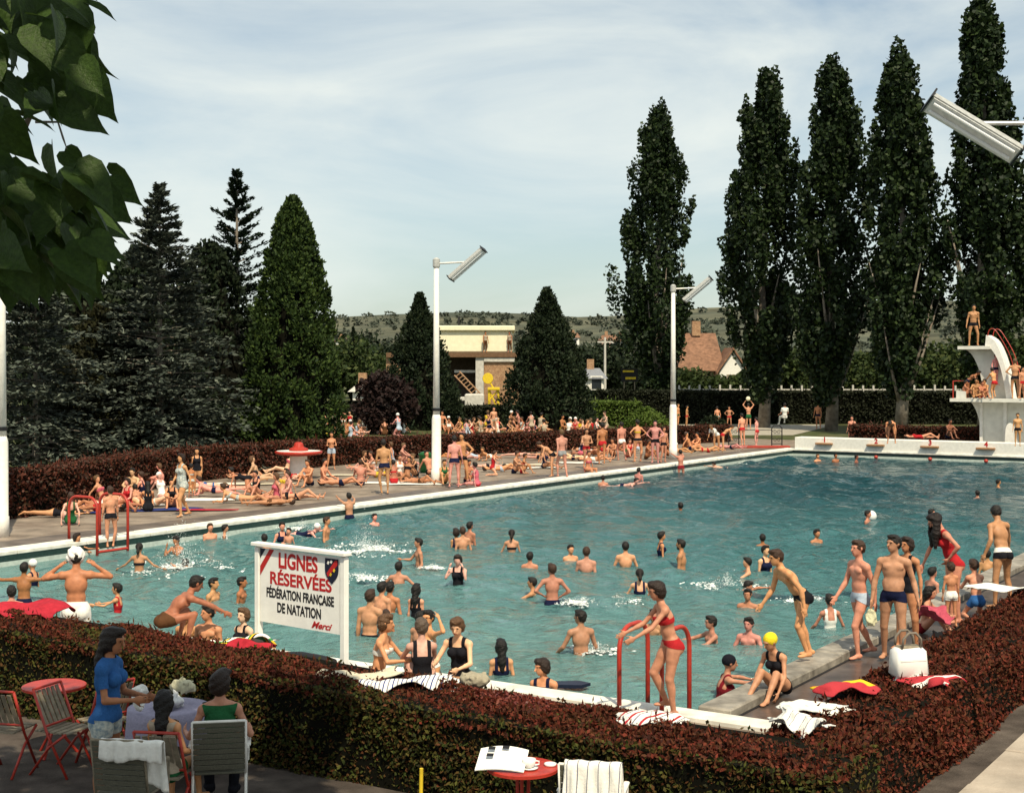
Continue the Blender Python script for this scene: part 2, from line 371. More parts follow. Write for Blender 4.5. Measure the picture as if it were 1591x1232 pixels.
LEAF = dict(
    poplar=mat('poplar_leaf', (0, 0, 0), .6, island=[(0.0047, 0.0130, 0.0039), (0.0105, 0.0245, 0.0062), (0.0198, 0.0374, 0.0084), (0.0082, 0.0186, 0.0056), (0.0319, 0.0539, 0.0122)], spec=.25, trans=.12),
    green=mat('conifer_leaf', (0, 0, 0), .7, island=[(0.0072, 0.0190, 0.0043), (0.0253, 0.0476, 0.0072), (0.0145, 0.0303, 0.0058), (0.0506, 0.0795, 0.0130)], spec=.2),
    dark=mat('thuja_leaf', (0, 0, 0), .7, island=[(0.0045, 0.0105, 0.0045), (0.0120, 0.0225, 0.0075), (0.0075, 0.0150, 0.0053), (0.0210, 0.0300, 0.0105)], spec=.2),
    blue=mat('blue_cedar_needle', (0, 0, 0), .7, island=[(0.0269, 0.0375, 0.0288), (0.0810, 0.0969, 0.0744), (0.0162, 0.0229, 0.0173), (0.1455, 0.1653, 0.1295)], spec=.2),
    spruce=mat('spruce_needle', (0, 0, 0), .7, island=[(0.0064, 0.0156, 0.0080), (0.0160, 0.0312, 0.0160), (0.0096, 0.0208, 0.0096), (0.0280, 0.0468, 0.0240)], spec=.2),
    olive=mat('yew_leaf', (0, 0, 0), .7, island=[(0.0077, 0.0092, 0.0023), (0.0173, 0.0173, 0.0039), (0.0116, 0.0116, 0.0035), (0.0231, 0.0250, 0.0058)], spec=.2),
    copper=mat('copper_leaf', (0, 0, 0), .7, island=[(0.0126, 0.0064, 0.0056), (0.0245, 0.0112, 0.0098), (0.0084, 0.0064, 0.0056)], spec=.2),
    broad=mat('broadleaf', (0, 0, 0), .7, island=[(0.0144, 0.0288, 0.0080), (0.0360, 0.0560, 0.0128), (0.0224, 0.0384, 0.0096), (0.0680, 0.0840, 0.0240)], spec=.2, trans=.1),
    shrub=mat('shrub_leaf', (0, 0, 0), .6, island=[(.045, .085, .012), (.085, .125, .02), (.06, .10, .014)], spec=.2, trans=.1),
    hred=mat('hedge_leaf_red', (0, 0, 0), .75, island=[(0.0901, 0.0161, 0.0096), (0.0275, 0.0101, 0.0067), (0.1590, 0.0302, 0.0174), (0.0530, 0.0242, 0.0096), (0.1060, 0.0323, 0.0154), (0.0213, 0.0121, 0.0058)], spec=.12),
    hmix=mat('hedge_leaf_mixed', (0, 0, 0), .75, island=[(0.0302, 0.0442, 0.0085), (0.0162, 0.0143, 0.0063), (0.0696, 0.0754, 0.0148), (0.0696, 0.0234, 0.0105), (0.0348, 0.0520, 0.0095), (0.0986, 0.0312, 0.0137)], spec=.12),
    hbright=mat('hedge_leaf_bright', (0, 0, 0), .5, island=[(.16, .030, .018), (.10, .02, .014), (.21, .05, .025)], spec=.3),
    hfar=mat('far_hedge_leaf', (0, 0, 0), .6, island=[(0.0561, 0.0157, 0.0089), (0.1075, 0.0293, 0.0158), (0.0234, 0.0125, 0.0079), (0.0514, 0.0293, 0.0139)], spec=.2),
    hdark=mat('tall_hedge_leaf', (0, 0, 0), .7, island=[(.008, .011, .005), (.018, .022, .009), (.012, .015, .007)], spec=.2),
)
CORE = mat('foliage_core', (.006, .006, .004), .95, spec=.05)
def trunk(root, H, r, lean=(0, 0), m=None, limbs=(), name='trunk'):
    mb = MB(); pts = []; rs = []
    for i in range(8):
        t = i / 7; pts.append((lean[0] * t + .06 * r * 6 * math.sin(i * 1.7), lean[1] * t + .05 * r * 6 * math.cos(i * 2.1), H * t - .05)); rs.append(r * (1.25 if i == 0 else 1) * (1 - .85 * t))
    mb.tube(pts, rs, 10)
    for a, z0, ln, up in limbs:
        p0 = Vector((lean[0] * z0 / H, lean[1] * z0 / H, z0)); d = Vector((math.cos(a), math.sin(a), up)).normalized()
        mb.tube([p0, p0 + d * ln * .5, p0 + d * ln + Vector((0, 0, ln * .15))], [r * .4, r * .25, r * .08], 6)
    return mb.build(name, m or M['bark'], root, True)

def poplar(px, Y, top, width, label, seed, bare=.09, foot=None):
    rng = np.random.default_rng(seed); p = Vector(((px - CX) * Y / FPX, Y, 0)); H = HC + (HOR - top) * Y / FPX; Rm = width * Y / FPX / 2
    root = empty('poplar_tree', p); tag(root, label, 'tree', 'tall poplars behind the pool')
    limbs = [(rng.uniform(0, 6.3), H * rng.uniform(.06, .3), H * rng.uniform(.15, .3), 2.6) for _ in range(9)]
    trunk(root, H * .93, H * .0155, limbs=limbs)
    k = 240; t = np.concatenate([rng.uniform(bare, .97, k - 14), np.linspace(.8, .985, 14)])
    prof = np.interp(t, [0, bare, .2, .3, .42, .62, .8, .92, 1.0], [0, .10, .48, .88, 1.0, .88, .62, .36, .08]) * Rm
    a = rng.uniform(0, 2 * math.pi, k); lob = 1 + .17 * np.sin(a * 3 + t * 9 + seed) + .11 * np.sin(a * 5 - t * 17)
    rr = np.minimum(prof * lob * rng.uniform(.15, .92, k) ** .6, prof * 1.04)
    C = np.stack([rr * np.cos(a), rr * np.sin(a), t * H], 1)
    C[:, 0] += .25 * np.sin(t * 5 + seed)
    ln = rng.uniform(1.2, 2.5, k) * (1 - .35 * t); rad = np.stack([rng.uniform(.45, .9, k) * (1 - .35 * t)] * 2 + [ln], 1)
    P, D = clumps(C, rad, 120, rng, .35)
    zc = np.repeat(C[:, 2], 120); f = (P[:, 2] - zc) / np.repeat(ln, 120)
    P[:, :2] += (np.repeat(C[:, :2], 120, 0)) * (f * .08)[:, None]
    P = P[P[:, 2] > bare * H * .75]
    D = rdir(len(P), rng) + np.array([0, 0, .5]); leaves('crown', P, D, rng.uniform(.24, .42, len(P)), rng.uniform(.20, .33, len(P)), LEAF['poplar'], root, rng)
    return root
def conifer_dense(px, Y, top, width, label, seed, key, prof, n=26000, size=.2, name='conifer_tree', group=None, tufts=420):
    rng = np.random.default_rng(seed); p = Vector(((px - CX) * Y / FPX, Y, 0)); H = HC + (HOR - top) * Y / FPX; Rm = width * Y / FPX / 2
    root = empty(name, p); tag(root, label, 'tree', group); trunk(root, H * .9, H * .013)
    t = rng.uniform(0, 1, tufts) ** .85; a = rng.uniform(0, 2 * math.pi, tufts)
    r = np.interp(t, prof[0], prof[1]) * Rm * (1 + .07 * np.sin(a * 4 + t * 11)) * rng.uniform(.86, 1.0, tufts)
    C = np.stack([r * np.cos(a), r * np.sin(a), t * H * .97 + .1], 1)
    s = rng.uniform(.30, .52, tufts) * (Rm / 2.3) * np.clip(1.15 - .7 * t, .3, 1)
    P, D = clumps(C, np.stack([s, s, s * 1.25], 1), n // tufts, rng, .3)
    P[:, 2] = np.clip(P[:, 2], .05, H)
    D = D * .6 + rdir(len(P), rng) * .5 + np.array([0, 0, .5])
    leaves('crown', P, D, rng.uniform(.7, 1.3, len(P)) * size, rng.uniform(.5, .8, len(P)) * size, LEAF[key], root, rng)
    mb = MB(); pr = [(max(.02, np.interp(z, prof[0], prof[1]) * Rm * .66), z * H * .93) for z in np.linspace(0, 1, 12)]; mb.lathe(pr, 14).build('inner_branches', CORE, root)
    return root
def conifer_tiers(px, Y, top, width, label, seed, key, tiers=26, per=11, droop=-.12, size=.34, name='conifer_tree', power=.9, group=None, nn=34, rough=.25):
    rng = np.random.default_rng(seed); p = Vector(((px - CX) * Y / FPX, Y, 0)); H = HC + (HOR - top) * Y / FPX; Rm = width * Y / FPX / 2
    root = empty(name, p); tag(root, label, 'tree', group)
    Ps, Ds = [], []; mb = MB(); mb.tube([(0, 0, 0), (0, 0, H * .5), (0, 0, H * .98)], [H * .016, H * .009, .02], 8)
    for i in range(tiers):
        t = (i + .5) / tiers; z = H * (.04 + .95 * t ** .92); rt = Rm * (1 - t) ** power + .12
        for j in range(max(4, int(per * (1 - .5 * t)))):
            a = rng.uniform(0, 2 * math.pi); ln = rt * rng.uniform(1 - rough * 1.6, 1 + rough * .5); up = droop + .55 * t + rng.uniform(-.08, .08)
            d = np.array([math.cos(a), math.sin(a), up]); base = np.array([0, 0, z + rng.uniform(-.3, .3) * H / tiers])
            s = rng.uniform(.12, 1, nn) ** .75; lat = np.array([-math.sin(a), math.cos(a), 0])
            w = (rng.uniform(-1, 1, nn) * .30 * ln * (1.08 - s) ** .6 * np.clip(s * 3, 0, 1))
            q = base + d * (s * ln)[:, None] + lat * w[:, None]; q[:, 2] += -.10 * ln * s ** 2 * (1 if droop < 0 else 0) + rng.normal(0, .05, nn)
            Ps.append(q); Ds.append(d * .9 + lat * np.sign(w)[:, None] * .8 + rng.normal(size=(nn, 3)) * .35)
            if j % 3 == 0: mb.tube([base, base + d * ln * .6], [.05, .015], 4)
    P = np.concatenate(Ps); D = np.concatenate(Ds)
    mb.build('trunk', M['bark'], root)
    P[:, 2] = np.maximum(P[:, 2], .1)
    leaves('crown', P, D, rng.uniform(.7, 1.35, len(P)) * size, rng.uniform(.28, .5, len(P)) * size, LEAF[key], root, rng, flat=np.array([0, 0, 1.0]))
    return root
def broad_tree(x, Y, z0, H, Rm, label, seed, key='broad', group=None, name='broadleaf_tree', size=.35, n=6000, trunk_h=.3, cat='tree'):
    rng = np.random.default_rng(seed); root = empty(name, (x, Y, z0)); tag(root, label, cat, group); trunk(root, H * .7, max(.05, H * .018), limbs=[(rng.uniform(0, 6.3), H * .35, H * .3, .9) for _ in range(5)])
    k = 34; d = rdir(k, rng); C = d * rng.uniform(.35, .8, (k, 1)) * np.array([Rm, Rm, H * (1 - trunk_h) / 2]); C[:, 2] += H * (1 + trunk_h) / 2
    rad = rng.uniform(.28, .48, (k, 1)) * np.array([[Rm, Rm, H * (1 - trunk_h) * .5]])
    P, D = clumps(C, rad, n // k, rng, .5); P[:, 2] = np.clip(P[:, 2], .05, None)
    leaves('crown', P, D + rdir(len(P), rng), rng.uniform(.7, 1.3, len(P)) * size, rng.uniform(.6, .9, len(P)) * size, LEAF[key], root, rng)
    return root
def hedge(label, pts, width, heights, z0, lsize, dens, top, side, seed, group=None, bumps=.06, name='hedge', patch=None):
    """pts: centre line (x,y); a clipped hedge with a dark core, top and side leaves"""
    rng = np.random.default_rng(seed); pts = [Vector((p[0], p[1], 0)) for p in pts]; root = empty(name, (pts[0].x, pts[0].y, z0)); tag(root, label, 'hedge', group)
    o0 = np.array([pts[0].x, pts[0].y, 0]); core = MB(); PT, PS, NS = [], [], []
    n = len(pts); nor = []
    for i in range(n):
        d = (pts[min(i + 1, n - 1)] - pts[max(i - 1, 0)]).normalized(); nor.append(Vector((-d.y, d.x, 0)))
    for i in range(n - 1):
        a, b = pts[i], pts[i + 1]; L_ = (b - a).length; na, nb = nor[i], nor[i + 1]; ha, hb = heights[i], heights[i + 1]
        s = lambda p, q, h: (p + nor[q] * h)
        w2 = width / 2 - lsize * .9; e = lsize * .8
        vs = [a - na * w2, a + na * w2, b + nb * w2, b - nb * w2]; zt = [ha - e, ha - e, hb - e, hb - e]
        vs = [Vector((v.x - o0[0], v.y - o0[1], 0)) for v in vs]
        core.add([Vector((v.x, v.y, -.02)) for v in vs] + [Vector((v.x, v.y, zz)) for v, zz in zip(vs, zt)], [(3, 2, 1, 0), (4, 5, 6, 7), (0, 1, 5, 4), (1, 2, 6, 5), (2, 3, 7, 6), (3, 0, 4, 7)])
        A, B, NA, NB = [np.array(x) for x in (a, b, na, nb)]
        def sample(m_, tt, ww, zz):
            c = A + (B - A) * tt[:, None]; nn_ = NA + (NB - NA) * tt[:, None]; p = c + nn_ * ww[:, None] - o0; p[:, 2] = zz; return p
        m_ = int(L_ * width * dens * 1.2); tt = rng.uniform(-.01, 1.01, m_); ww = rng.uniform(-.5, .5, m_) * width; hh = ha + (hb - ha) * tt
        edge = np.clip((width / 2 - np.abs(ww)) / (.2 * width), 0, 1); p = sample(m_, tt, ww, hh - (1 - edge ** .5) * .10 * min(1, hh.mean()) - rng.uniform(0, lsize, m_))
        bz = sum(np.sin((p[:, 0] + o0[0]) * f * 1.3 + (p[:, 1] + o0[1]) * f * .9 + ph) for f, ph in ((2.1, 0), (4.7, 1), (9.3, 2))) / 3; p[:, 2] += bz * bumps; PT.append(p)
        for sgn in (-1, 1):
            m_ = int(L_ * (ha + hb) / 2 * dens * (1 if sgn < 0 else .12)); tt = rng.uniform(0, 1, m_); zz = rng.uniform(0, 1, m_) * (ha + (hb - ha) * tt)
            bz = np.sin(tt * L_ * 2.3 + zz * 5) * bumps * .7
            ww = sgn * (width / 2 + bz - rng.uniform(0, lsize, m_)); PS.append(sample(m_, tt, ww, zz)); NS.append(np.repeat([np.array(na) * sgn], m_, 0))
    for i, (q, d) in enumerate(((pts[0], (pts[0] - pts[1]).normalized()), (pts[-1], (pts[-1] - pts[-2]).normalized()))):
        h = heights[0] if i == 0 else heights[-1]; m_ = int(width * h * dens); nn_ = np.array(nor[0 if i == 0 else -1])
        p = np.array(q) + nn_ * (rng.uniform(-.5, .5, m_) * width)[:, None] + np.array(d) * rng.uniform(-lsize, 0.01, m_)[:, None] - o0; p[:, 2] = rng.uniform(0, h, m_); PS.append(p)
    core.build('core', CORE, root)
    PT, PS = np.concatenate(PT), np.concatenate(PS)
    if patch is not None:
        c, r_ = patch; dd = np.linalg.norm((PT + o0)[:, :2] - np.array(c), axis=1); k = (dd < r_ * rng.uniform(.5, 1.2, len(PT)))
        o = leaves('young_foliage', PT[k], rdir(k.sum(), rng) + np.array([0, 0, .6]), rng.uniform(.7, 1.2, k.sum()) * lsize, rng.uniform(.45, .7, k.sum()) * lsize, LEAF['hbright'], root, rng); tag(o, kind='stuff'); PT = PT[~k]
    W_ = PT + o0; gn = np.sin(W_[:, 0] * 1.9 + seed) * np.sin(W_[:, 1] * 2.3 + 1) + .6 * np.sin(W_[:, 0] * 5.1 + W_[:, 1] * 4.2) + rng.normal(0, .45, len(PT)); gk = gn > .95
    o = leaves('green_foliage', PT[gk], rdir(gk.sum(), rng) + np.array([0, 0, .6]), rng.uniform(.7, 1.25, gk.sum()) * lsize, rng.uniform(.45, .7, gk.sum()) * lsize, LEAF[side], root, rng); tag(o, kind='stuff'); PT = PT[~gk]
    ns = int(len(PT) * .02); sh_ = PT[rng.integers(0, len(PT), ns)] + np.stack([np.zeros(ns), np.zeros(ns), rng.uniform(.3, 1.6, ns) * lsize], 1)
    o = leaves('young_shoots', sh_, rng.normal(0, .35, (ns, 3)) + np.array([0, 0, 1.0]), rng.uniform(1.2, 2.2, ns) * lsize, .38 * lsize, LEAF[top], root, rng); tag(o, kind='stuff')
    o = leaves('top_foliage', PT, rdir(len(PT), rng) + np.array([0, 0, .6]), rng.uniform(.7, 1.25, len(PT)) * lsize, rng.uniform(.45, .7, len(PT)) * lsize, LEAF[top], root, rng); tag(o, kind='stuff')
    o = leaves('side_foliage', PS, rdir(len(PS), rng), rng.uniform(.7, 1.25, len(PS)) * lsize, rng.uniform(.45, .7, len(PS)) * lsize, LEAF[side], root, rng); tag(o, kind='stuff')
    return root

# ================================================================ trees and hedges
hp = lambda u, v: (pool(u, v).x, pool(u, v).y)
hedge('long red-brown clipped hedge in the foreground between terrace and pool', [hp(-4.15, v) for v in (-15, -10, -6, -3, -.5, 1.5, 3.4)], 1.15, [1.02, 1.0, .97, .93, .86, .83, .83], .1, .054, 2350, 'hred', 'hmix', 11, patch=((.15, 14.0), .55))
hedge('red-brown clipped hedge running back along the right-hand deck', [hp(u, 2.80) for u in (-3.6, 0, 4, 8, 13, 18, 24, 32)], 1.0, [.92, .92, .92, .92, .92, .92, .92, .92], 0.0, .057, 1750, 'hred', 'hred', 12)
hl = [at(-40, 812), at(60, 800), at(140, 778), at(230, 757), at(330, 744), at(440, 731), at(570, 718), at(700, 708), at(830, 703), at(930, 697), at(1040, 691), at(1128, 687)]
hedge('long curving copper hedge behind the sunbathers on the left deck', [(p.x, p.y + .7) for p in hl], 1.1, [1.35, 1.32, 1.3, 1.25, 1.2, 1.15, 1.05, .98, .95, .95, .95, .95], 0, .13, 420, 'hfar', 'hfar', 13)
hedge('low dark red hedge behind the white starting wall', [hp(PL + 3.4, v) for v in (-17.6, -12, -6, -1)], 1.0, [1.2] * 4, 0, .14, 420, 'hfar', 'hfar', 14)
hedge('tall dark clipped hedge across the back of the ball ground', [(at(925, 655).x, 106), (at(1100, 657).x, 105.5), (at(1300, 657).x, 105), (at(1520, 657).x, 104), (50, 103)], 1.2, [2.5, 2.45, 2.4, 2.4, 2.4], 0, .22, 160, 'hdark', 'hdark', 15)
hedge('dark clipped hedge between the two dark thujas', [(-14, 96), (-6, 96), (4, 96), (6.2, 97)], 1.2, [1.6, 1.6, 1.6, 1.6], 0, .22, 150, 'hdark', 'hdark', 16)
hedge('short light green clipped hedge right of the thuja', [(4.9, 92), (6.6, 92), (8.2, 92.5)], 1.4, [2.0, 2.0, 1.9], 0, .2, 240, 'shrub', 'shrub', 17)
broad_tree(8.1, 87, -.2, 1.9, 1.55, 'rounded bright green shrub beside the light green hedge', 18, 'shrub', None, 'round_shrub', .16, 5200, 0.02, 'shrub')
broad_tree(11.4, 80, -.2, 1.7, .9, 'small dark shrub just right of the middle lamp post', 19, 'dark', None, 'round_shrub', .16, 2600, 0.02, 'shrub')
tag(MB().add([at(1040, 676, .006), at(1232, 676, .006), at(1300, 659.5, .006), at(1040, 659.5, .006)], [(0, 1, 2, 3)]).build('ball_ground', mat('pale_gravel', (.36, .33, .27), .95, .2, 1, .3, 20, .1)), kind='structure')
vs = []; nl = len(hl)
for p in hl: vs.append((p.x, p.y + 1.0, -.02))
for p in hl: vs.append((p.x - 1.5, p.y + 9.0, .42))
for p in hl: vs.append((p.x - 6, p.y + 45, .45))
tag(MB().add(vs, [(r_ * nl + i, r_ * nl + i + 1, (r_ + 1) * nl + i + 1, (r_ + 1) * nl + i) for r_ in range(2) for i in range(nl - 2)]).build('lawn', M['grass']), kind='structure')
poplar(1022, 114, 168, 130, 'leftmost tall poplar, standing alone left of the others', 21)
poplar(1187, 98, 116, 140, 'second poplar from the left, nearest the ball players', 22)
poplar(1292, 93, 102, 130, 'third poplar from the left with a twin-pointed top', 23)
poplar(1400, 86, 80, 118, 'fourth poplar from the left with the long bare trunk', 24, bare=.13)
poplar(1530, 84, 0, 126, 'tallest poplar, directly behind the diving tower', 25)
poplar(1646, 84, 40, 120, 'poplar cut by the right edge behind the diving tower', 26)
CP = ([0, .12, .35, .6, .8, .92, 1], [.86, 1, .95, .72, .48, .3, .05])
CP2 = ([0, .12, .35, .6, .78, .9, 1], [.9, 1, .88, .60, .34, .16, .03])
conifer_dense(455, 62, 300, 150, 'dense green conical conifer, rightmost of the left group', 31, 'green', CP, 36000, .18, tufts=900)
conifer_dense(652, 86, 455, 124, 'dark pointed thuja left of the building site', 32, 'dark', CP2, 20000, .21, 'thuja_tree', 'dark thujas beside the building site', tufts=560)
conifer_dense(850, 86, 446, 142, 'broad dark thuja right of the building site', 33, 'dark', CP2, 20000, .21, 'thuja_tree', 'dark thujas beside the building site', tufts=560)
conifer_tiers(248, 57, 284, 350, 'tall silver-blue cedar with a thin spire in the left group', 34, 'blue', 32, 17, -.10, .28, 'cedar_tree', .95, nn=64)
conifer_tiers(55, 53, 400, 380, 'silver-blue cedar with sweeping boughs at the left edge', 35, 'blue', 24, 17, -.16, .28, 'cedar_tree', .8, nn=64)
conifer_tiers(368, 67, 262, 215, 'dark spruce with open upper branches behind the green conifer', 36, 'spruce', 26, 14, .05, .26, 'spruce_tree', .8, nn=70, rough=.4)
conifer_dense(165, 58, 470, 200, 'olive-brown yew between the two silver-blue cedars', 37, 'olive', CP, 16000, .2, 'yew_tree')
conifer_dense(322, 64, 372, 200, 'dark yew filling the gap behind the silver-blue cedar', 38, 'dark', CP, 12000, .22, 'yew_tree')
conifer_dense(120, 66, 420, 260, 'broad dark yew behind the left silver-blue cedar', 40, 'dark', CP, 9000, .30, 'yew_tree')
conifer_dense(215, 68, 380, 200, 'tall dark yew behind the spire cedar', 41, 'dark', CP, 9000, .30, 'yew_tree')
broad_tree(atY(600, 600, 80).x, 80, 0, 3.9, 2.2, 'dark purple copper beech bush left of the tall lamp post', 39, 'copper', None, 'copper_bush', .26, 7000, .05, 'shrub')
# background trees
bt = [(1075, 128, 4.2, 3.0), (1120, 125, 3.6, 3.2), (1165, 127, 3.8, 3.0), (1215, 124, 6.4, 3.4), (1260, 128, 5.4, 3.6), (1310, 126, 6.6, 3.6), (1350, 122, 5.6, 3.2), (1400, 125, 6.4, 3.6), (1445, 121, 6.0, 3.4), (1490, 118, 7.0, 3.6), (1535, 113, 7.2, 3.4), (1585, 112, 7.6, 3.8), (1625, 112, 8.2, 3.8)]
bl = ['first', 'second', 'third', 'fourth', 'fifth', 'sixth', 'seventh', 'eighth', 'ninth', 'tenth', 'eleventh', 'twelfth', 'thirteenth']
for i, (px, Y, H, r_) in enumerate(bt):
    broad_tree((px - CX) * Y / FPX, Y, 0, H, r_, '%s leafy green tree from the left above the tall back hedge' % bl[i], 50 + i, 'broad', 'leafy trees above the back hedge', size=.42, n=3600, trunk_h=.08)
for i, (px, Y, H, r_, k, lab) in enumerate([(520, 150, 7.5, 5, 'broad', 'green tree touching the right side of the green conifer'), (575, 170, 6.5, 6, 'broad', 'spreading green tree left of the left thuja'), (545, 190, 9.5, 7, 'dark', 'dark tree behind the small cypress'), (625, 180, 8.0, 6, 'dark', 'dark tree peeping out left behind the left thuja'),
        (925, 160, 6.5, 4, 'dark', 'dark tree right of the right thuja'), (965, 210, 10.5, 5.5, 'dark', 'dark tree below the pink far house'), (945, 165, 4.5, 5, 'dark', 'low dark tree behind the yellow sign'), (1060, 260, 13, 6, 'dark', 'dark tree left of the gabled house')]):
    broad_tree((px - CX) * Y / FPX, Y, 0, H, r_, lab, 80 + i, k, None, size=.5, n=4200, trunk_h=.1)
conifer_dense(549, 150, 506, 16, 'slim dark cypress far off right of the green conifer', 88, 'dark', CP, 3000, .3, 'cypress_tree', tufts=110)
def hill_woods():
    rng = np.random.default_rng(90); n = 4200; ii = rng.integers(20, HX.shape[0] - 1, n); jj = rng.integers(5, 50, n)
    C = np.stack([HX[ii, jj] + rng.uniform(-9, 9, n), HY[ii, jj] + rng.uniform(-10, 10, n), HZ[ii, jj] + 1.5], 1); px = CX + FPX * C[:, 0] / C[:, 1]
    C = C[(px > 450) & (px < 1620)]; k = len(C); s = rng.uniform(1.5, 5.0, k)
    P, D = clumps(C, np.stack([s * 1.4, s * 1.4, s], 1), 26, rng, .5); tag(leaves('hillside_woods', P, D + rdir(len(P), rng), 3.0, 2.4, mat('far_wood_leaf', (0, 0, 0), .9, island=[(.040, .050, .038), (.060, .072, .052), (.078, .088, .062)]), None, rng), 'far woods and bushes dotted over the hillside', 'woods', kind='stuff')
hill_woods()
# ================================================================ people: one continuous skin per body, grown from a distance field
def nrm(a): a = np.asarray(a, float); return a / (np.linalg.norm(a) + 1e-9)
def sd_cone(p, a, b, ra, rb):
    ab = b - a; X, Y, Z = p; L2 = ab @ ab + 1e-9
    t = ((X - a[0]) * ab[0] + (Y - a[1]) * ab[1] + (Z - a[2]) * ab[2]) / L2; t = np.clip(t, 0, 1)
    return np.sqrt((X - a[0] - ab[0] * t) ** 2 + (Y - a[1] - ab[1] * t) ** 2 + (Z - a[2] - ab[2] * t) ** 2) - (ra + (rb - ra) * t)
def sd_ell(p, c, A, r):
    X, Y, Z = p[0] - c[0], p[1] - c[1], p[2] - c[2]; k0 = 0; k1 = 0
    for i in range(3):
        q = (X * A[i][0] + Y * A[i][1] + Z * A[i][2]) / r[i]; k0 = k0 + q * q; k1 = k1 + (q / r[i]) ** 2
    k0 = np.sqrt(k0); k1 = np.sqrt(k1) + 1e-9; return k0 * (k0 - 1) / k1
def prim_d(pr, p): return sd_cone(p, *pr[1]) if pr[0] == 'c' else sd_ell(p, *pr[1])
def prim_box(pr):
    if pr[0] == 'c': a, b, ra, rb = pr[1]; r = max(ra, rb); return np.minimum(a, b) - r, np.maximum(a, b) + r
    c, A, r = pr[1]; e = np.sqrt(sum((np.abs(np.array(A[i])) * r[i]) ** 2 for i in range(3))); return c - e, c + e
def sdf_mesh(prims, vox, cut=None, noise=0.0, post=None):
    bx = [prim_box(p) for p in prims]; lo = np.min([b[0] for b in bx], 0) - vox * 2.5; hi = np.max([b[1] for b in bx], 0) + vox * 2.5
    if cut is not None: lo[2] = max(lo[2], cut)
    n = np.maximum(np.ceil((hi - lo) / vox).astype(int), 4) + 1
    F = np.full(n, .15, np.float32); ax = [(lo[i] + np.arange(n[i]) * vox).astype(np.float32) for i in range(3)]
    for pr, (b0, b1) in zip(prims, bx):
        m = .03 + 2 * vox; i0 = np.maximum(((b0 - m - lo) / vox).astype(int), 0); i1 = np.minimum(((b1 + m - lo) / vox).astype(int) + 2, n)
        if (i1 - i0 <= 0).any(): continue
        s = tuple(slice(a, b) for a, b in zip(i0, i1)); p = (ax[0][s[0]][:, None, None], ax[1][s[1]][None, :, None], ax[2][s[2]][None, None, :])
        d = prim_d(pr, p); f = F[s]; k = pr[2]
        if k < 0: F[s] = np.maximum(f, -d); continue
        k = max(k, 1e-4); h = np.clip(.5 + .5 * (f - d) / k, 0, 1); F[s] = f + (d - f) * h - k * h * (1 - h)
    if post is not None: F = post(F, ax)
    F[0], F[-1], F[:, 0], F[:, -1], F[:, :, -1] = .1, .1, .1, .1, .1
    F[:, :, 0] = np.maximum(F[:, :, 0], .001)
    return nets(F, lo, vox)
def nets(F, lo, vox):
    B = F < 0; c = [(i, j, k) for i in (0, 1) for j in (0, 1) for k in (0, 1)]
    nx, ny, nz_ = F.shape; sl = lambda o, A: A[o[0]:nx - 1 + o[0], o[1]:ny - 1 + o[1], o[2]:nz_ - 1 + o[2]]
    cnt = sum(sl(o, B).astype(np.int8) for o in c); act = (cnt > 0) & (cnt < 8); ijk = np.argwhere(act)
    if len(ijk) == 0: return None
    f = {o: F[ijk[:, 0] + o[0], ijk[:, 1] + o[1], ijk[:, 2] + o[2]] for o in c}
    acc = np.zeros((len(ijk), 3)); w = np.zeros(len(ijk))
    for a in range(3):
        for o in c:
            if o[a]: continue
            e = list(o); e[a] = 1; e = tuple(e); fa, fb = f[o], f[e]; x = (fa < 0) != (fb < 0); t = np.where(x, fa / np.where(x, fa - fb, 1), 0)
            q = np.tile(np.array(o, float), (len(ijk), 1)); q[:, a] = t; acc[x] += q[x]; w[x] += 1
    V_ = lo + (ijk + acc / w[:, None]) * vox
    G = np.stack([sum((1 if o[a] else -1) * f[o] for o in c) for a in range(3)], 1); G /= np.linalg.norm(G, axis=1, keepdims=True) + 1e-9
    idm = np.full(act.shape, -1, np.int32); idm[act] = np.arange(len(ijk)); Q = []
    for a in range(3):
        o1 = [slice(1, s - 1) for s in F.shape]; o2 = list(o1); o1[a] = slice(0, F.shape[a] - 1); o2[a] = slice(1, F.shape[a])
        fa, fb = B[tuple(o1)], B[tuple(o2)]; e = np.argwhere(fa != fb)
        if not len(e): continue
        sgn = fa[tuple(e.T)]; b_, c_ = [(1, 2), (2, 0), (0, 1)][a]; base = e.copy(); base[:, b_] += 1; base[:, c_] += 1
        cc = []
        for db, dc in ((-1, -1), (0, -1), (0, 0), (-1, 0)):
            q = base.copy(); q[:, b_] += db; q[:, c_] += dc; cc.append(idm[tuple(q.T)])
        q = np.stack(cc, 1); q[~sgn] = q[~sgn][:, ::-1]; Q.append(q)
    Q = np.concatenate(Q); Q = Q[(Q >= 0).all(1)]
    return V_, Q, G
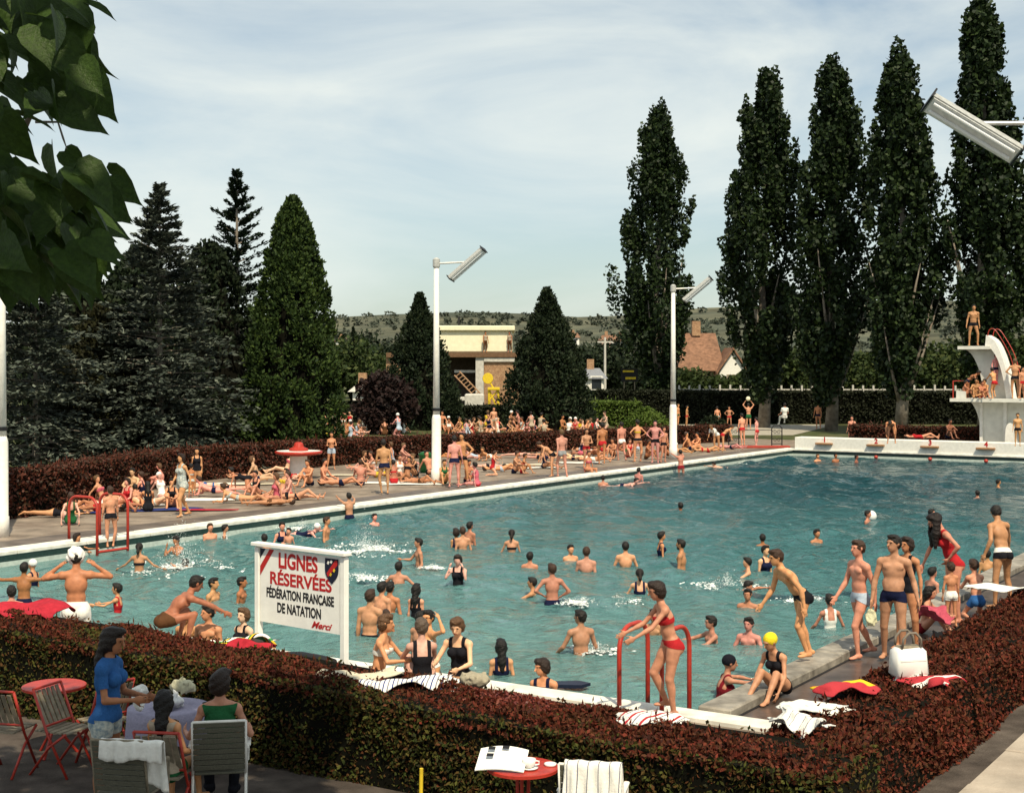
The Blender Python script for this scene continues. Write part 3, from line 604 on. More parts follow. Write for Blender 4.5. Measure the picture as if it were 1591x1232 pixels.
def clip_tris(V_, T, s):
    ins = s[T] > 0; k = ins.sum(1); out_v = [V_]; base = len(V_); tris = [T[k == 3]]
    def cross(a, b): t = s[a] / (s[a] - s[b]); return V_[a] + (V_[b] - V_[a]) * t[:, None]
    for m in (1, 2):
        t = T[k == m]; i = ins[k == m]
        if not len(t): continue
        piv = np.argmax(i if m == 1 else ~i, 1); r = np.arange(len(t)); a, b, c = t[r, piv], t[r, (piv + 1) % 3], t[r, (piv + 2) % 3]
        p, q = cross(a, b), cross(a, c); n = len(t); ip = base + np.arange(n); iq = ip + n; out_v += [p, q]; base += 2 * n
        if m == 1: tris.append(np.stack([a, ip, iq], 1))
        else: tris += [np.stack([ip, b, c], 1), np.stack([ip, c, iq], 1)]
    Vn = np.concatenate(out_v); T = np.concatenate(tris)
    if not len(T): return None
    u, inv = np.unique(T, return_inverse=True); return Vn[u], inv.reshape(-1, 3)
F0 = np.array([0, -1.0, 0])
# pose: spine t, pelvis p, arms (upper, fore) L=+x side, R=-x side, legs (thigh, shin), feet, head yaw/pitch
PO = {}
def dp(name, t=(0, -.04, 1), aL=((.16, .03, -1), (.12, -.2, -1)), aR=((-.16, .03, -1), (-.12, -.2, -1)), lL=((.07, 0, -1), (.02, .06, -1)), lR=((-.07, 0, -1), (-.02, .06, -1)), f=None, p=None, head=(0, 0), fL=None, r=(1, 0, 0), hu=None):
    PO[name] = dict(t=t, aL=aL, aR=aR, lL=lL, lR=lR, fL=fL or f or (.15, -1, 0), fR=f or (-.15, -1, 0), p=p, head=head, r=r, hu=hu)
dp('stand'); dp('easy', lL=((.16, -.06, -1), (.02, .12, -1)), t=(.05, -.03, 1))
dp('hips', aL=((.75, .25, -.75), (-.75, -.55, -.55)), aR=((-.75, .25, -.75), (.75, -.55, -.55)))
dp('hip1', aL=((.75, .25, -.75), (-.75, -.45, -.6)), lL=((.14, -.05, -1), (.02, .12, -1)))
dp('walk', lL=((.04, -.38, -1), (.0, .15, -1)), lR=((-.04, .22, -1), (0, .55, -.9)), aL=((.14, .4, -1), (.08, .1, -1)), aR=((-.14, -.3, -1), (-.05, -.55, -.8)))
dp('lean', t=(0, -1.0, 1), lL=((.08, -.28, -1), (.02, .38, -1)), lR=((-.08, .12, -1), (0, .35, -1)), aL=((.25, .55, -.75), (.1, .2, -1)), aR=((-.2, -.2, -1), (-.1, -.6, -.8)), head=(0, .15))
dp('bend', t=(0, -1, .45), p=(0, -.5, 1), aL=((.1, -.35, -1), (0, -.3, -1)), aR=((-.1, -.35, -1), (0, -.3, -1)), head=(0, -.2))
dp('bendlow', t=(0, -1, -.1), p=(0, -.7, .7), aL=((.15, -.1, -1), (0, 0, -1)), aR=((-.15, -.1, -1), (0, 0, -1)), lL=((.16, -.1, -1), (.05, .15, -1)), lR=((-.16, -.1, -1), (-.05, .15, -1)), head=(0, .5))
dp('armsup', aL=((.6, -.1, .75), (-.55, -.1, .8)), aR=((-.6, -.1, .75), (.55, -.1, .8)))
dp('spread', aL=((1, -.1, -.12), (1, -.3, .05)), aR=((-1, -.1, -.12), (-1, -.3, .05)))
dp('armsout', aL=((.8, -.15, -.65), (.75, -.5, -.35)), aR=((-.8, -.15, -.65), (-.75, -.5, -.35)))
dp('dip', aL=((.42, -.15, -.9), (.30, -.75, -.55)), aR=((-.42, -.15, -.9), (-.30, -.75, -.55)))
dp('fwd', aL=((.35, -.85, -.45), (-.1, -1, -.05)), aR=((-.35, -.85, -.45), (.1, -1, -.05)))
dp('holdL', aR=((-.3, -.6, -.8), (.1, -1, .15)), aL=((.2, .1, -1), (.1, -.5, -.8)))
dp('fold', aL=((.3, -.25, -.9), (-.85, -.5, .12)), aR=((-.3, -.25, -.9), (.85, -.5, .05)))
dp('face', aL=((.25, -.75, -.55), (-.3, .05, 1)), aR=((-.25, -.75, -.55), (.3, .05, 1)), head=(0, -.25))
dp('headL', aL=((.95, .1, .25), (-.85, .1, .65)), aR=((-.35, .1, -1), (-.15, -.2, -1)), head=(.5, 0))
dp('drying', aL=((.75, -.35, -.08), (-.80, .15, .62)), aR=((-.82, -.25, -.22), (.78, .15, .70)), head=(0, -.3))
dp('ladder', t=(0, -.32, 1), aL=((.15, -.75, -.75), (.0, -.9, -.45)), aR=((-.15, -.7, -.8), (0, -.9, -.4)), lL=((.05, -.2, -1), (0, .15, -1)), lR=((-.05, -.55, -.9), (0, .45, -1)), head=(0, -.1))
dp('hang', t=(0, -.1, 1), aL=((.3, -.75, .3), (.1, -.9, .3)), aR=((-.3, -.75, .3), (-.1, -.9, .3)))
dp('crouch', t=(0, -.85, .65), p=(0, -.5, .8), lL=((.35, -.9, .22), (.02, .3, -1)), lR=((-.35, -.9, .22), (-.02, .3, -1)), aL=((.2, -.9, -.35), (.05, -.85, -.5)), aR=((-.2, -.9, -.35), (-.05, -.85, -.5)))
dp('kneel', t=(0, -.2, 1), lL=((.15, -.55, -.8), (.05, 1, -.05)), lR=((-.15, -.55, -.8), (-.05, 1, -.05)), f=(0, .9, -.3), aL=((.3, -.5, -.8), (-.3, -.9, 0)), aR=((-.3, -.5, -.8), (.3, -.9, 0)))
dp('fours', t=(0, -1, .25), p=(0, -1, .3), lL=((.1, .05, -1), (.05, 1, -.1)), lR=((-.1, .05, -1), (-.05, 1, -.1)), f=(0, .9, -.3), aL=((.1, -.1, -1), (0, .05, -1)), aR=((-.1, -.1, -1), (0, .05, -1)), head=(0, .6))
dp('situp', t=(0, -.28, 1), p=(0, .1, 1), lL=((.14, -.75, .72), (.03, -.5, -.88)), lR=((-.14, -.75, .72), (-.03, -.5, -.88)), aL=((.2, -.75, -.6), (-.45, -.75, -.1)), aR=((-.2, -.75, -.6), (.45, -.75, -.1)))
dp('sitback', t=(0, .42, 1), p=(0, .3, 1), lL=((.12, -1, .35), (.04, -.9, -.45)), lR=((-.12, -1, .05), (-.04, -1, -.12)), f=(.1, -.55, .75), aL=((.25, .6, -.8), (.1, .25, -1)), aR=((-.25, .6, -.8), (-.1, .25, -1)))
dp('sitlong', t=(0, -.15, 1), p=(0, .1, 1), lL=((.12, -1, .1), (.04, -1, -.18)), lR=((-.12, -1, .45), (-.04, -.8, -.6)), f=(.1, -.55, .75), aL=((.2, -.5, -.85), (0, -.9, -.3)), aR=((-.2, -.4, -.9), (.1, -.8, -.4)))
dp('sitside', t=(.15, -.08, 1), lL=((.6, -.75, .12), (-.5, -.7, -.1)), lR=((-.1, -1, .1), (.75, -.5, -.1)), f=(.6, -.7, .2), aL=((.35, .3, -.9), (.1, .1, -1)), aR=((-.2, -.4, -.9), (.2, -.8, -.3)))
dp('sitedge', t=(0, -.12, 1), lL=((.1, -1, .02), (.03, -.1, -1)), lR=((-.1, -1, .02), (-.03, -.1, -1)), aL=((.3, .1, -1), (.1, -.2, -1)), aR=((-.3, .1, -1), (-.1, -.2, -1)))
dp('chair', t=(0, .12, 1), lL=((.12, -1, -.02), (.03, -.05, -1)), lR=((-.12, -1, -.02), (-.03, -.05, -1)), aL=((.25, -.2, -1), (.1, -.9, -.3)), aR=((-.25, -.2, -1), (-.1, -.9, -.3)))
dp('ankles', t=(0, -.5, 1), p=(0, -.05, 1), lL=((.14, -.82, .55), (.0, -.62, -.85)), lR=((-.02, -.82, .5), (-.06, -.7, -.8)), aL=((.26, -.35, -.95), (-.02, -.6, -.8)), aR=((-.26, -.35, -.95), (.05, -.6, -.8)), head=(-.3, -.25))
dp('prone', t=(0, -1, .0), p=(0, -1, 0), lL=((.1, 1, 0), (.06, 1, -.02)), lR=((-.1, 1, 0), (-.06, 1, -.02)), f=(0, .8, -.5), aL=((.6, -.75, 0), (-.3, -.9, 0)), aR=((-.6, -.75, 0), (.3, -.9, 0)), head=(1.1, .3))
dp('elbows', t=(0, -1, .55), p=(0, -1, .08), lL=((.1, 1, -.04), (.06, 1, -.02)), lR=((-.1, 1, -.04), (-.06, 1, .15)), f=(0, .8, -.5), aL=((.25, -.25, -1), (-.1, -1, .02)), aR=((-.25, -.25, -1), (.1, -1, .02)), head=(0, .25), hu=(0, -.35, 1))
dp('supine', t=(0, 1, .04), p=(0, 1, 0), lL=((.12, -1, .04), (.05, -1, -.02)), lR=((-.12, -1, .5), (-.05, -.8, -.6)), f=(0, -.3, .9), aL=((.5, -.8, -.03), (.1, -1, 0)), aR=((-.7, .7, 0), (.7, .5, .2)), head=(0, .1))
dp('arms_rest', t=(0, -.28, 1), aL=((.5, -.85, -.15), (-.75, -.65, .0)), aR=((-.35, -.85, -.05), (.05, -1, .0)))
dp('swim', t=(0, -1, .22), p=(0, -1, .1), lL=((.1, 1, -.1), (.05, 1, 0)), lR=((-.1, 1, -.2), (-.05, 1, .1)), f=(0, .9, -.3), aL=((.4, -1, .25), (.1, -1, .1)), aR=((-.6, -.5, -.4), (-.4, -.8, -.2)), hu=(0, -.3, 1))
dp('carry', t=(.02, .02, 1), aL=((.32, .18, -1), (.25, -.25, -.9)), aR=((-.3, -.1, -1), (-.12, -.25, -1)), lL=((.1, -.12, -1), (.02, .1, -1)), lR=((-.1, .1, -1), (0, .3, -1)))
dp('stoop', t=(0, -.45, 1), aL=((.85, .3, -.6), (-.55, -.35, -.75)), aR=((-.15, -.45, -.9), (-.05, -.35, -1)), lL=((.08, -.1, -1), (0, .15, -1)), head=(0, -.45))
dp('drop', t=(-.12, -.38, 1), aL=((.5, .55, -.75), (.3, -.2, -1)), aR=((-.6, -.45, -.75), (-.35, -.35, -1)), lL=((.2, 0, -1), (.04, .05, -1)), lR=((-.12, -.12, -1), (-.05, .2, -1)), head=(-.5, -.4))

SK = [(.55, .255, .135), (.42, .165, .075), (.64, .285, .205), (.68, .39, .26), (.30, .115, .055)]
HAIRC = dict(d=(.012, .009, .007), b=(.045, .022, .012), l=(.13, .075, .035), L=(.010, .008, .007), M=(.012, .007, .006), p=(.014, .009, .007), B=(.022, .012, .008), w=(.75, .75, .72), y=(.80, .62, .03), k=(.01, .01, .016), g=(.10, .07, .05), bl=(.11, .055, .025), W=(.018, .012, .009))
CC = dict(black=(.012, .012, .016), navy=(.009, .012, .040), blue=(.03, .11, .30), red=(.42, .02, .025), white=(.80, .79, .74), lblue=(.42, .50, .60), green=(.02, .11, .04), brown=(.10, .045, .02), pink=(.55, .12, .16), yellow=(.6, .42, .04), lilac=(.32, .30, .40), beige=(.42, .34, .25), dred=(.20, .012, .02), grey=(.25, .26, .27), floral=(.33, .40, .42))
PEOPLE_TRIS = [0]
def figure(H, pose, sex, hair, suit, skin, vox, cut=None, jit=.06, rng=None, belly=0.0, face=False, head=None, P=None):
    """returns list of (name, mesh, colour) in local coordinates, lowest point, and useful joints"""
    rng = rng or np.random.default_rng(1); q = dict(PO[pose]) if P is None else P; fem = sex == 'f'; kid = H < 1.45
    J = lambda v: nrm(np.asarray(v, float) + rng.normal(size=3) * jit * np.linalg.norm(v))
    r = nrm(q['r']); t = nrm(q['t']); tp = nrm(q['p']) if q['p'] is not None else nrm(t * .6 + np.array([0, 0, .4]) if abs(t[2]) > .5 else t)
    fr = lambda t_: nrm(np.cross(r, t_)); f = fr(t); fp = fr(tp); tm = nrm(t + tp); fm = fr(tm)
    hs = 1 + max(0, 1.62 - H) * .42; k = 1.0 if not kid else .93
    Pv = np.zeros(3); S0 = Pv + tp * .10 * H; CH = S0 + t * .105 * H; N0 = S0 + t * .205 * H
    sw = (.088 if fem else .100) * k * H; hw = .052 * H
    SL, SR = N0 - t * .022 * H + r * sw, N0 - t * .022 * H - r * sw; HL, HR = Pv + r * hw, Pv - r * hw
    yaw, pit = head if head is not None else q['head']
    up = nrm(q['hu']) if q['hu'] is not None else nrm(t * .45 + np.array([0, 0, .55]) if t[2] > -.2 and abs(t[2]) > .12 else t)
    f0 = nrm(np.cross(r, up)); r0 = nrm(np.cross(up, f0)); hf = nrm(f0 * math.cos(yaw) + r0 * math.sin(yaw)); hf = nrm(hf + up * pit); hr = nrm(np.cross(up, hf)); hu = nrm(np.cross(hf, hr))
    qh = .132 * H * hs; C = N0 + nrm(t + up) * .052 * H + hu * .56 * qh + hf * .06 * qh
    mm = lambda m_, w_: w_ if fem else m_
    A3 = lambda a, b, c: (a, b, c); E = lambda c, ax, rad, bl, tg: prims.append(('e', (c, ax, rad), bl, tg)); Cn = lambda a, b, ra, rb, bl, tg: prims.append(('c', (np.asarray(a), np.asarray(b), ra, rb), bl, tg))
    prims = []; b1 = .028 * H / 1.7
    fat = 1 + belly
    E(Pv + tp * .022 * H, (r, fp, tp), np.array([mm(.086, .093) * k, .060, .064]) * H * (1, fat, 1), b1, 'T')
    E(Pv + tm * .10 * H + fm * .006 * H, (r, fm, tm), np.array([mm(.076, .068) * fat, .052 * fat, .085]) * H * k, b1, 'T')
    if belly: E(Pv + tm * .075 * H + fm * .035 * H, (r, fm, tm), np.array([.065, .04, .06]) * H, b1, 'T')
    E(CH, (r, f, t), np.array([mm(.090, .079) * k, .060 * (1 + belly * .4), .092]) * H, b1, 'T')
    Cn(SL - r * .03 * H, SR + r * .03 * H, .034 * H, .034 * H, b1, 'T')
    for s, Sx in ((1, SL), (-1, SR)): Cn(N0 + t * .02 * H, Sx - r * s * .02 * H - t * .004 * H, .024 * H, .024 * H, b1, 'T')
    for s in (1, -1):
        E(Pv - tp * .022 * H + r * s * .043 * H - fp * .030 * H, (r, fp, tp), np.array([.046, .043, .05]) * H * mm(1, 1.08), .02, 'T')
        if fem and H > 1.42: E(CH + t * .012 * H + r * s * .040 * H + f * .047 * H, (r, f, t), np.array([.036, .036, .036]) * H, .018, 'T')
        elif not fem: E(CH + t * .035 * H + r * s * .042 * H + f * .040 * H, (r, f, t), np.array([.043, .022, .030]) * H, .018, 'T')
    Cn(N0 - t * .02 * H, C - hu * .25 * qh - hf * .08 * qh, mm(.031, .027) * H, mm(.029, .025) * H * hs, .018, 'N')
    E(C - hf * .05 * qh, (hr, hf, hu), np.array([.365, .445, .425]) * qh, .004, 'H')
    E(C - hu * .27 * qh + hf * .10 * qh, (hr, hf, hu), np.array([.275, .30, .31]) * qh, .02, 'H')
    E(C - hu * .47 * qh + hf * .25 * qh, (hr, hf, hu), np.array([.12, .11, .10]) * qh, .02, 'H')
    if vox < .017:
        Cn(C - hu * .00 * qh + hf * .41 * qh, C - hu * .19 * qh + hf * .50 * qh, .035 * qh, .065 * qh, .008, 'H')
        E(C + hu * .07 * qh + hf * .36 * qh, (hr, hf, hu), np.array([.22, .07, .05]) * qh, .012, 'H')
        E(C - hu * .33 * qh + hf * .375 * qh, (hr, hf, hu), np.array([.12, .05, .06]) * qh, .008, 'H')
    else: E(C - hu * .12 * qh + hf * .44 * qh, (hr, hf, hu), np.array([.07, .09, .10]) * qh, .01, 'H')
    for s in (1, -1): E(C - hu * .06 * qh + hr * s * .365 * qh - hf * .03 * qh, (hr, hf, hu), np.array([.045, .09, .14]) * qh, .006, 'H')
    tips = []
    for s, Sx, arm in ((1, SL, q['aL']), (-1, SR, q['aR'])):
        d1, d2 = J(arm[0]), J(arm[1]); ra = mm(.0275, .0225) * (.9 if kid else 1) * H; El = Sx + d1 * .172 * H; Wr = El + d2 * .148 * H
        E(Sx - d1 * .0 + d1 * .012 * H, (r, f, t), np.array([.034, .035, .036]) * H * mm(1, .86), .02, 'A')
        Cn(Sx, El, ra, ra * .78, .016, 'A'); Cn(El, Wr, ra * .82, ra * .52, .010, 'A'); Cn(El + d2 * .02 * H, El + d2 * .06 * H, ra * .84, ra * .78, .012, 'A')
        inw = nrm(-r * s + f * .3); inw = nrm(inw - d2 * (inw @ d2)); sd_ = nrm(np.cross(d2, inw)); sd_ = sd_ if sd_ @ f > 0 else -sd_
        hl = .1 * H; Pm = Wr + d2 * .028 * H
        E(Pm, (d2, sd_, inw), np.array([.030, .024, .011]) * H, .008, 'A')
        if vox < .017:
            fr_ = max(.0048 * H, vox * .62)
            for i, (o, ln) in enumerate(((.75, .040), (.25, .046), (-.25, .043), (-.75, .034))):
                a = Pm + d2 * .022 * H + sd_ * o * .023 * H; m_ = a + nrm(d2 + sd_ * o * .12 + inw * .12) * ln * .5 * H; e = m_ + nrm(d2 + inw * .55 + sd_ * o * .05) * ln * .5 * H
                Cn(a, m_, fr_, fr_ * .95, .004, 'A'); Cn(m_, e, fr_ * .95, fr_ * .8, .003, 'A')
            a = Wr + d2 * .012 * H + sd_ * .014 * H; m_ = a + nrm(d2 * .7 + sd_ * .8 + inw * .3) * .028 * H; Cn(a, m_, fr_ * 1.2, fr_ * 1.1, .006, 'A'); Cn(m_, m_ + nrm(d2 + sd_ * .35 + inw * .4) * .022 * H, fr_ * 1.05, fr_ * .85, .003, 'A')
        else:
            Cn(Pm, Pm + nrm(d2 + inw * .25) * .05 * H, .017 * H, .010 * H, .008, 'A'); Cn(Wr + sd_ * .012 * H, Wr + nrm(d2 + sd_) * .045 * H, .009 * H, .008 * H, .006, 'A')
        tips.append((Wr, Pm + d2 * .03 * H, d2, inw))
    low = []
    hj = []
    for s, Hx, leg, ft, tg in ((1, HL, q['lL'], q['fL'], 'L'), (-1, HR, q['lR'], q['fR'], 'R')):
        d1, d2 = J(leg[0]), J(leg[1]); Kn = Hx + d1 * .247 * H; An = Kn + d2 * .243 * H; rt = mm(.047, .052) * H * (.88 if kid else 1) * (1 + belly * .3)
        hj.append((Hx, d1))
        Cn(Hx, Kn, rt, rt * .62, .022, tg); Cn(Hx + d1 * .04 * H, Hx + d1 * .1 * H, rt * 1.0, rt * .9, .02, tg)
        cb = np.cross(np.cross(d2, np.asarray(ft, float)), d2); cb = -nrm(cb) if np.linalg.norm(cb) > .2 else nrm(np.cross(d2, r))
        Cn(Kn, An, rt * .60, rt * .37, .014, tg); E(Kn + d2 * .07 * H + cb * .010 * H, (d2, cb, np.cross(d2, cb)), np.array([.075, .026, .028]) * H * (.9 if kid else 1), .02, tg)
        fd = nrm(ft); Cn(An + d2 * .012 * H - fd * .018 * H, An + d2 * .012 * H, .021 * H, .022 * H, .012, tg); Cn(An + d2 * .008 * H, An + d2 * .024 * H + fd * .085 * H, .020 * H, .0125 * H, .014, tg)
        sx_ = np.cross(fd, d2); sx_ = nrm(sx_ if np.linalg.norm(sx_) > .25 else np.cross(fd, (1.0, .2, .1))); up_ = nrm(np.cross(sx_, fd))
        E(An + d2 * .022 * H + fd * .065 * H, (fd, sx_, up_), np.array([.045, .025, .0115]) * H, .01, tg)
    zlow = min(prim_box(p)[0][2] for p in prims)
    res = []; body = sdf_mesh(prims, vox, None if cut is None else zlow + cut)
    Vb, Qb, G = body; PEOPLE_TRIS[0] += 2 * len(Qb)
    res.append(('body', np_mesh('body', Vb, Qb, M['skin'], True), tuple(np.array(SK[skin]) * rng.uniform(.78, 1.2) * np.array([1, rng.uniform(.90, 1.10), rng.uniform(.82, 1.2)]))))
    # nearest-primitive classes for clothing
    if suit:
        p = (Vb[:, 0], Vb[:, 1], Vb[:, 2]); dd = {}
        for pr in prims:
            d = prim_d(pr, p); dd[pr[3]] = np.minimum(dd[pr[3]], d) if pr[3] in dd else d
        dT, dA, dH = dd['T'], dd['A'], np.minimum(dd['H'], dd['N'] + .0); dLg = np.minimum(dd['L'], dd['R'])
        rel = Vb - Pv; hgt = np.where(dT < dLg + 9, rel @ tm, 0); ht = (Vb - S0) @ t + .10 * H; rc = rel @ r; fc = (Vb - CH) @ f
        left = rc > 0; sL = (Vb - hj[0][0]) @ hj[0][1]; sR = (Vb - hj[1][0]) @ hj[1][1]; s_ = np.where(left, sL, sR); hp_ = rel @ tp
        s_ = np.where((dT < dLg) & (hp_ > .035 * H), -9.0, s_)
        arm = dA - np.minimum(dT, dLg)      # >0 away from arm
        T = np.concatenate([Qb[:, [0, 1, 2]], Qb[:, [0, 2, 3]]])
        for kind, col in suit:
            off = .005; arml = arm + .006
            if kind == 'trunks': sc_ = np.minimum.reduce([.052 * H - hp_, .020 * H - s_ + .25 * np.abs(rc), arml]); nm = 'swim_trunks'
            elif kind == 'shorts': sc_ = np.minimum.reduce([.062 * H - hp_, .085 * H - s_, arml]); nm = 'swim_shorts'; off = .009
            elif kind == 'band': sc_ = np.minimum.reduce([.058 * H - hp_, hp_ - .012 * H, arml]); nm = 'waistband'; off = .008
            elif kind == 'bottom': sc_ = np.minimum.reduce([.050 * H - hp_, .004 * H - s_ + .12 * np.abs(rc), arml]); nm = 'bikini_bottom'
            elif kind == 'top': sc_ = np.minimum.reduce([ht - .172 * H, .236 * H - ht - np.where(fc < 0, .028 * H, 0), arml]); nm = 'bikini_top'
            elif kind == 'piece':
                top = np.where(fc > 0, .262 * H, .20 * H); base_ = top - ht; strap = np.minimum(.014 * H - np.abs(np.abs(rc) - .052 * H), .33 * H - ht)
                sc_ = np.minimum.reduce([np.maximum(base_, strap), .002 * H - s_ + .12 * np.abs(rc), arm + .004]); nm = 'swimsuit'
            elif kind == 'skirted':
                base_ = np.where(fc > 0, .262 * H, .22 * H) - ht; strap = np.minimum(.014 * H - np.abs(np.abs(rc) - .052 * H), .33 * H - ht); sc_ = np.minimum.reduce([np.maximum(base_, strap), .055 * H - s_, arm + .004]); nm = 'swimsuit'; off = .012
            elif kind == 'shirt':
                armfrac = np.minimum(np.linalg.norm(Vb - SL, axis=1), np.linalg.norm(Vb - SR, axis=1)); sc_ = np.where(arm > 0, np.minimum.reduce([hp_ - (-.01 * H), .325 * H - ht, dH - dT + .02]), .11 * H - armfrac); nm = 'shirt'; off = .014
            elif kind == 'vest': sc_ = np.minimum.reduce([hp_ + .01 * H, .305 * H - ht, arm + .012]); nm = 'sleeveless_top'; off = .012
            elif kind == 'trousers': sc_ = np.minimum.reduce([.06 * H - hp_, .40 * H - s_, arml]); nm = 'trousers'; off = .014
            elif kind == 'wrap': sc_ = np.minimum.reduce([.07 * H - hp_, .20 * H - s_, arml]); nm = 'wrapped_towel'; off = .03
            if kind in ('top', 'shirt', 'vest'): sc_ = np.minimum(sc_, dLg - dT + .02)
            if kind in ('piece', 'skirted'): sc_ = np.where(dLg < dT, np.minimum(sc_, .06 * H - s_), sc_)
            if kind in ('trunks', 'shorts', 'bottom', 'trousers', 'wrap'): sc_ = np.minimum(sc_, .14 * H - ht)
            sc_ = np.where(dH < np.minimum(dT, dA) - .012, -1, sc_)
            cl = clip_tris(Vb + G * off, T, sc_)
            if cl is not None: res.append((nm, np_mesh(nm, cl[0], cl[1], M['floral' if col == 'floral' else 'cloth'], True), CC[col] if isinstance(col, str) else col)); PEOPLE_TRIS[0] += len(cl[1])
    # hair
    if hair:
        hp_l = []; fa = (hr, hf, hu); cap = hair in ('w', 'y', 'k'); g = 1.02 if cap else 1.0
        hp_l.append(('e', (C - hf * .085 * qh + hu * .05 * qh, fa, np.array([.405, .455, .43]) * qh * g), .02, 0))
        if hair in ('g', 'l', 'd', 'b'): hp_l.append(('e', (C - hf * .22 * qh - hu * .12 * qh, fa, np.array([.34, .27, .34]) * qh), .02, 0))
        if hair in ('d', 'b', 'l', 'g'): hp_l.append(('e', (C + hf * .20 * qh + hu * .36 * qh, fa, np.array([.28, .22, .14]) * qh), .02, 0))
        if hair in ('B', 'bl'):
            hp_l += [('e', (C - hf * .16 * qh - hu * .15 * qh, fa, np.array([.46, .36, .48]) * qh), .02, 0), ('e', (C + hf * .18 * qh + hu * .34 * qh, fa, np.array([.34, .24, .18]) * qh), .02, 0)]
        if hair in ('L', 'W'):
            e = N0 - f * .055 * H - t * (.08 if hair == 'W' else .10) * H; a = C - hf * .25 * qh
            hp_l += [('c', (a, a * .35 + e * .65, .30 * qh, .30 * qh), .03, 0), ('c', (a * .4 + e * .6, e, .28 * qh, .16 * qh), .03, 0), ('e', (C - hf * .1 * qh - hu * .2 * qh, fa, np.array([.46, .36, .45]) * qh), .02, 0), ('e', (C + hf * .2 * qh + hu * .36 * qh, fa, np.array([.3, .22, .15]) * qh), .02, 0)]
        if hair == 'M':
            for sgn in (1, -1):
                a = C + hr * sgn * .22 * qh; e = a + hr * sgn * .12 * qh + hf * .12 * qh - np.array([0, 0, 1.75]) * qh
                hp_l += [('c', (a, (a + e) / 2, .30 * qh, .30 * qh), .03, 0), ('c', ((a + e) / 2, e, .30 * qh, .12 * qh), .03, 0)]
            hp_l += [('e', (C + hf * .18 * qh + hu * .34 * qh, fa, np.array([.34, .26, .2]) * qh), .02, 0)]
        if hair == 'p':
            a = C - hf * .5 * qh + hu * .05 * qh; e = a - hf * .12 * qh - np.array([0, 0, .95]) * qh
            hp_l += [('c', (a, (a + e) / 2 - hf * .08 * qh, .15 * qh, .17 * qh), .02, 0), ('c', ((a + e) / 2 - hf * .08 * qh, e, .17 * qh, .05 * qh), .02, 0)]
        fl = .30 if cap else .0
        hp_l.append(('e', (C - hu * (.30 if not cap else .36) * qh + hf * .42 * qh, fa, np.array([.34 if hair not in ('L', 'B', 'bl', 'W') else .29, .44, .46]) * qh), -1, 0))
        hp_l.append(('e', (C - hu * .72 * qh + hf * .1 * qh, fa, np.array([.3, .34, .42]) * qh), -1, 0))
        if cap: hp_l.append(('e', (C - hu * .62 * qh - hf * .2 * qh, fa, np.array([.6, .6, .42]) * qh), -1, 0))
        def post(F, ax, ph=rng.uniform(0, 9)):
            X, Y, Z = ax[0][:, None, None], ax[1][None, :, None], ax[2][None, None, :]
            if cap: return F
            return F + .004 * np.sin(X * 160 + ph) * np.sin(Y * 150 + ph * 2) + .004 * np.sin(Z * 90 + X * 60 + ph)
        hm = sdf_mesh(hp_l, min(max(vox * .85, .013), .031), None, post=post if vox < .02 else None)
        if hm is not None:
            nm = 'bathing_cap' if cap else 'hair'; res.append((nm, np_mesh(nm, hm[0], hm[1], M['cloth' if cap else 'hair'], True), HAIRC[hair])); PEOPLE_TRIS[0] += 2 * len(hm[1])
    if face:
        for s in (1, -1):
            mb = MB(); c = C + hu * .005 * qh + hf * .372 * qh + hr * s * .155 * qh
            mb.add([c + (hr * math.cos(a) * .075 + hu * math.sin(a) * .04) * qh + hf * (.012 + .01 * 0) * qh for a in np.linspace(0, 2 * math.pi, 9)[:-1]] + [c + hf * .03 * qh], [(i, (i + 1) % 8, 8) for i in range(8)])
            me = bpy.data.meshes.new('eye'); me.from_pydata(mb.v, [], mb.f); me.materials.append(M['eye']); res.append(('eye', me, (0, 0, 0)))
        mb = MB(); c = C - hu * .325 * qh + hf * .425 * qh
        mb.add([c + (hr * math.cos(a) * .12 + hu * math.sin(a) * .035) * qh - hf * .03 * abs(math.cos(a)) * qh for a in np.linspace(0, 2 * math.pi, 9)[:-1]] + [c + hf * .015 * qh], [(i, (i + 1) % 8, 8) for i in range(8)])
        me = bpy.data.meshes.new('mouth'); me.from_pydata(mb.v, [], mb.f); me.materials.append(M['lip']); res.append(('mouth', me, (0, 0, 0)))
    top = max((m_.vertices and max(v.co.z for v in m_.vertices)) for n_, m_, c_ in res if n_ in ('hair', 'bathing_cap')) if hair else C[2] + .45 * qh
    return res, zlow, top, dict(hands=tips, head=C, P=Pv, q=qh, belly=CH - t * .04 * H + f * .068 * H, f=f, t=t, r=r, hu=hu, hf=hf, hr=hr)
PCOUNT = [0]; WPOS = []
def put_person(loc, rz, H, pose, sex, hair, suit, skin, label, vox, zmode=('low',), group=None, face=False, belly=0.0, head=None, jit=.06, cut=None, P=None):
    PCOUNT[0] += 1; rng = np.random.default_rng(1000 + PCOUNT[0])
    parts, zlow, top, info = figure(H, pose, sex, hair, suit, skin, vox, cut, jit, rng, belly, face, head, P)
    root = empty('person', (0, 0, 0)); tag(root, label, 'person', group)
    if zmode[0] == 'low': dz = -zlow                      # lowest point touches the ground at loc.z
    elif zmode[0] == 'top': dz = zmode[1] - loc[2] - top    # head top at a given world height (figures standing in the water)
    else: dz = zmode[1]                                     # pelvis at a height above loc
    root.location = (loc[0], loc[1], loc[2]); root.rotation_euler = (0, 0, rz)
    for n_, me, c in parts:
        o = bpy.data.objects.new(n_, me); o.location = (0, 0, dz); o.color = tuple(c) + (1,); link(o, root)
    return root, info, dz
def suit_of(s):
    return [tuple(x.split(':')) for x in s.split('+')] if s else None
def vox_for(Y): return .014 if Y < 21 else (.0169 if Y < 27 else (.028 if Y < 45 else .037))
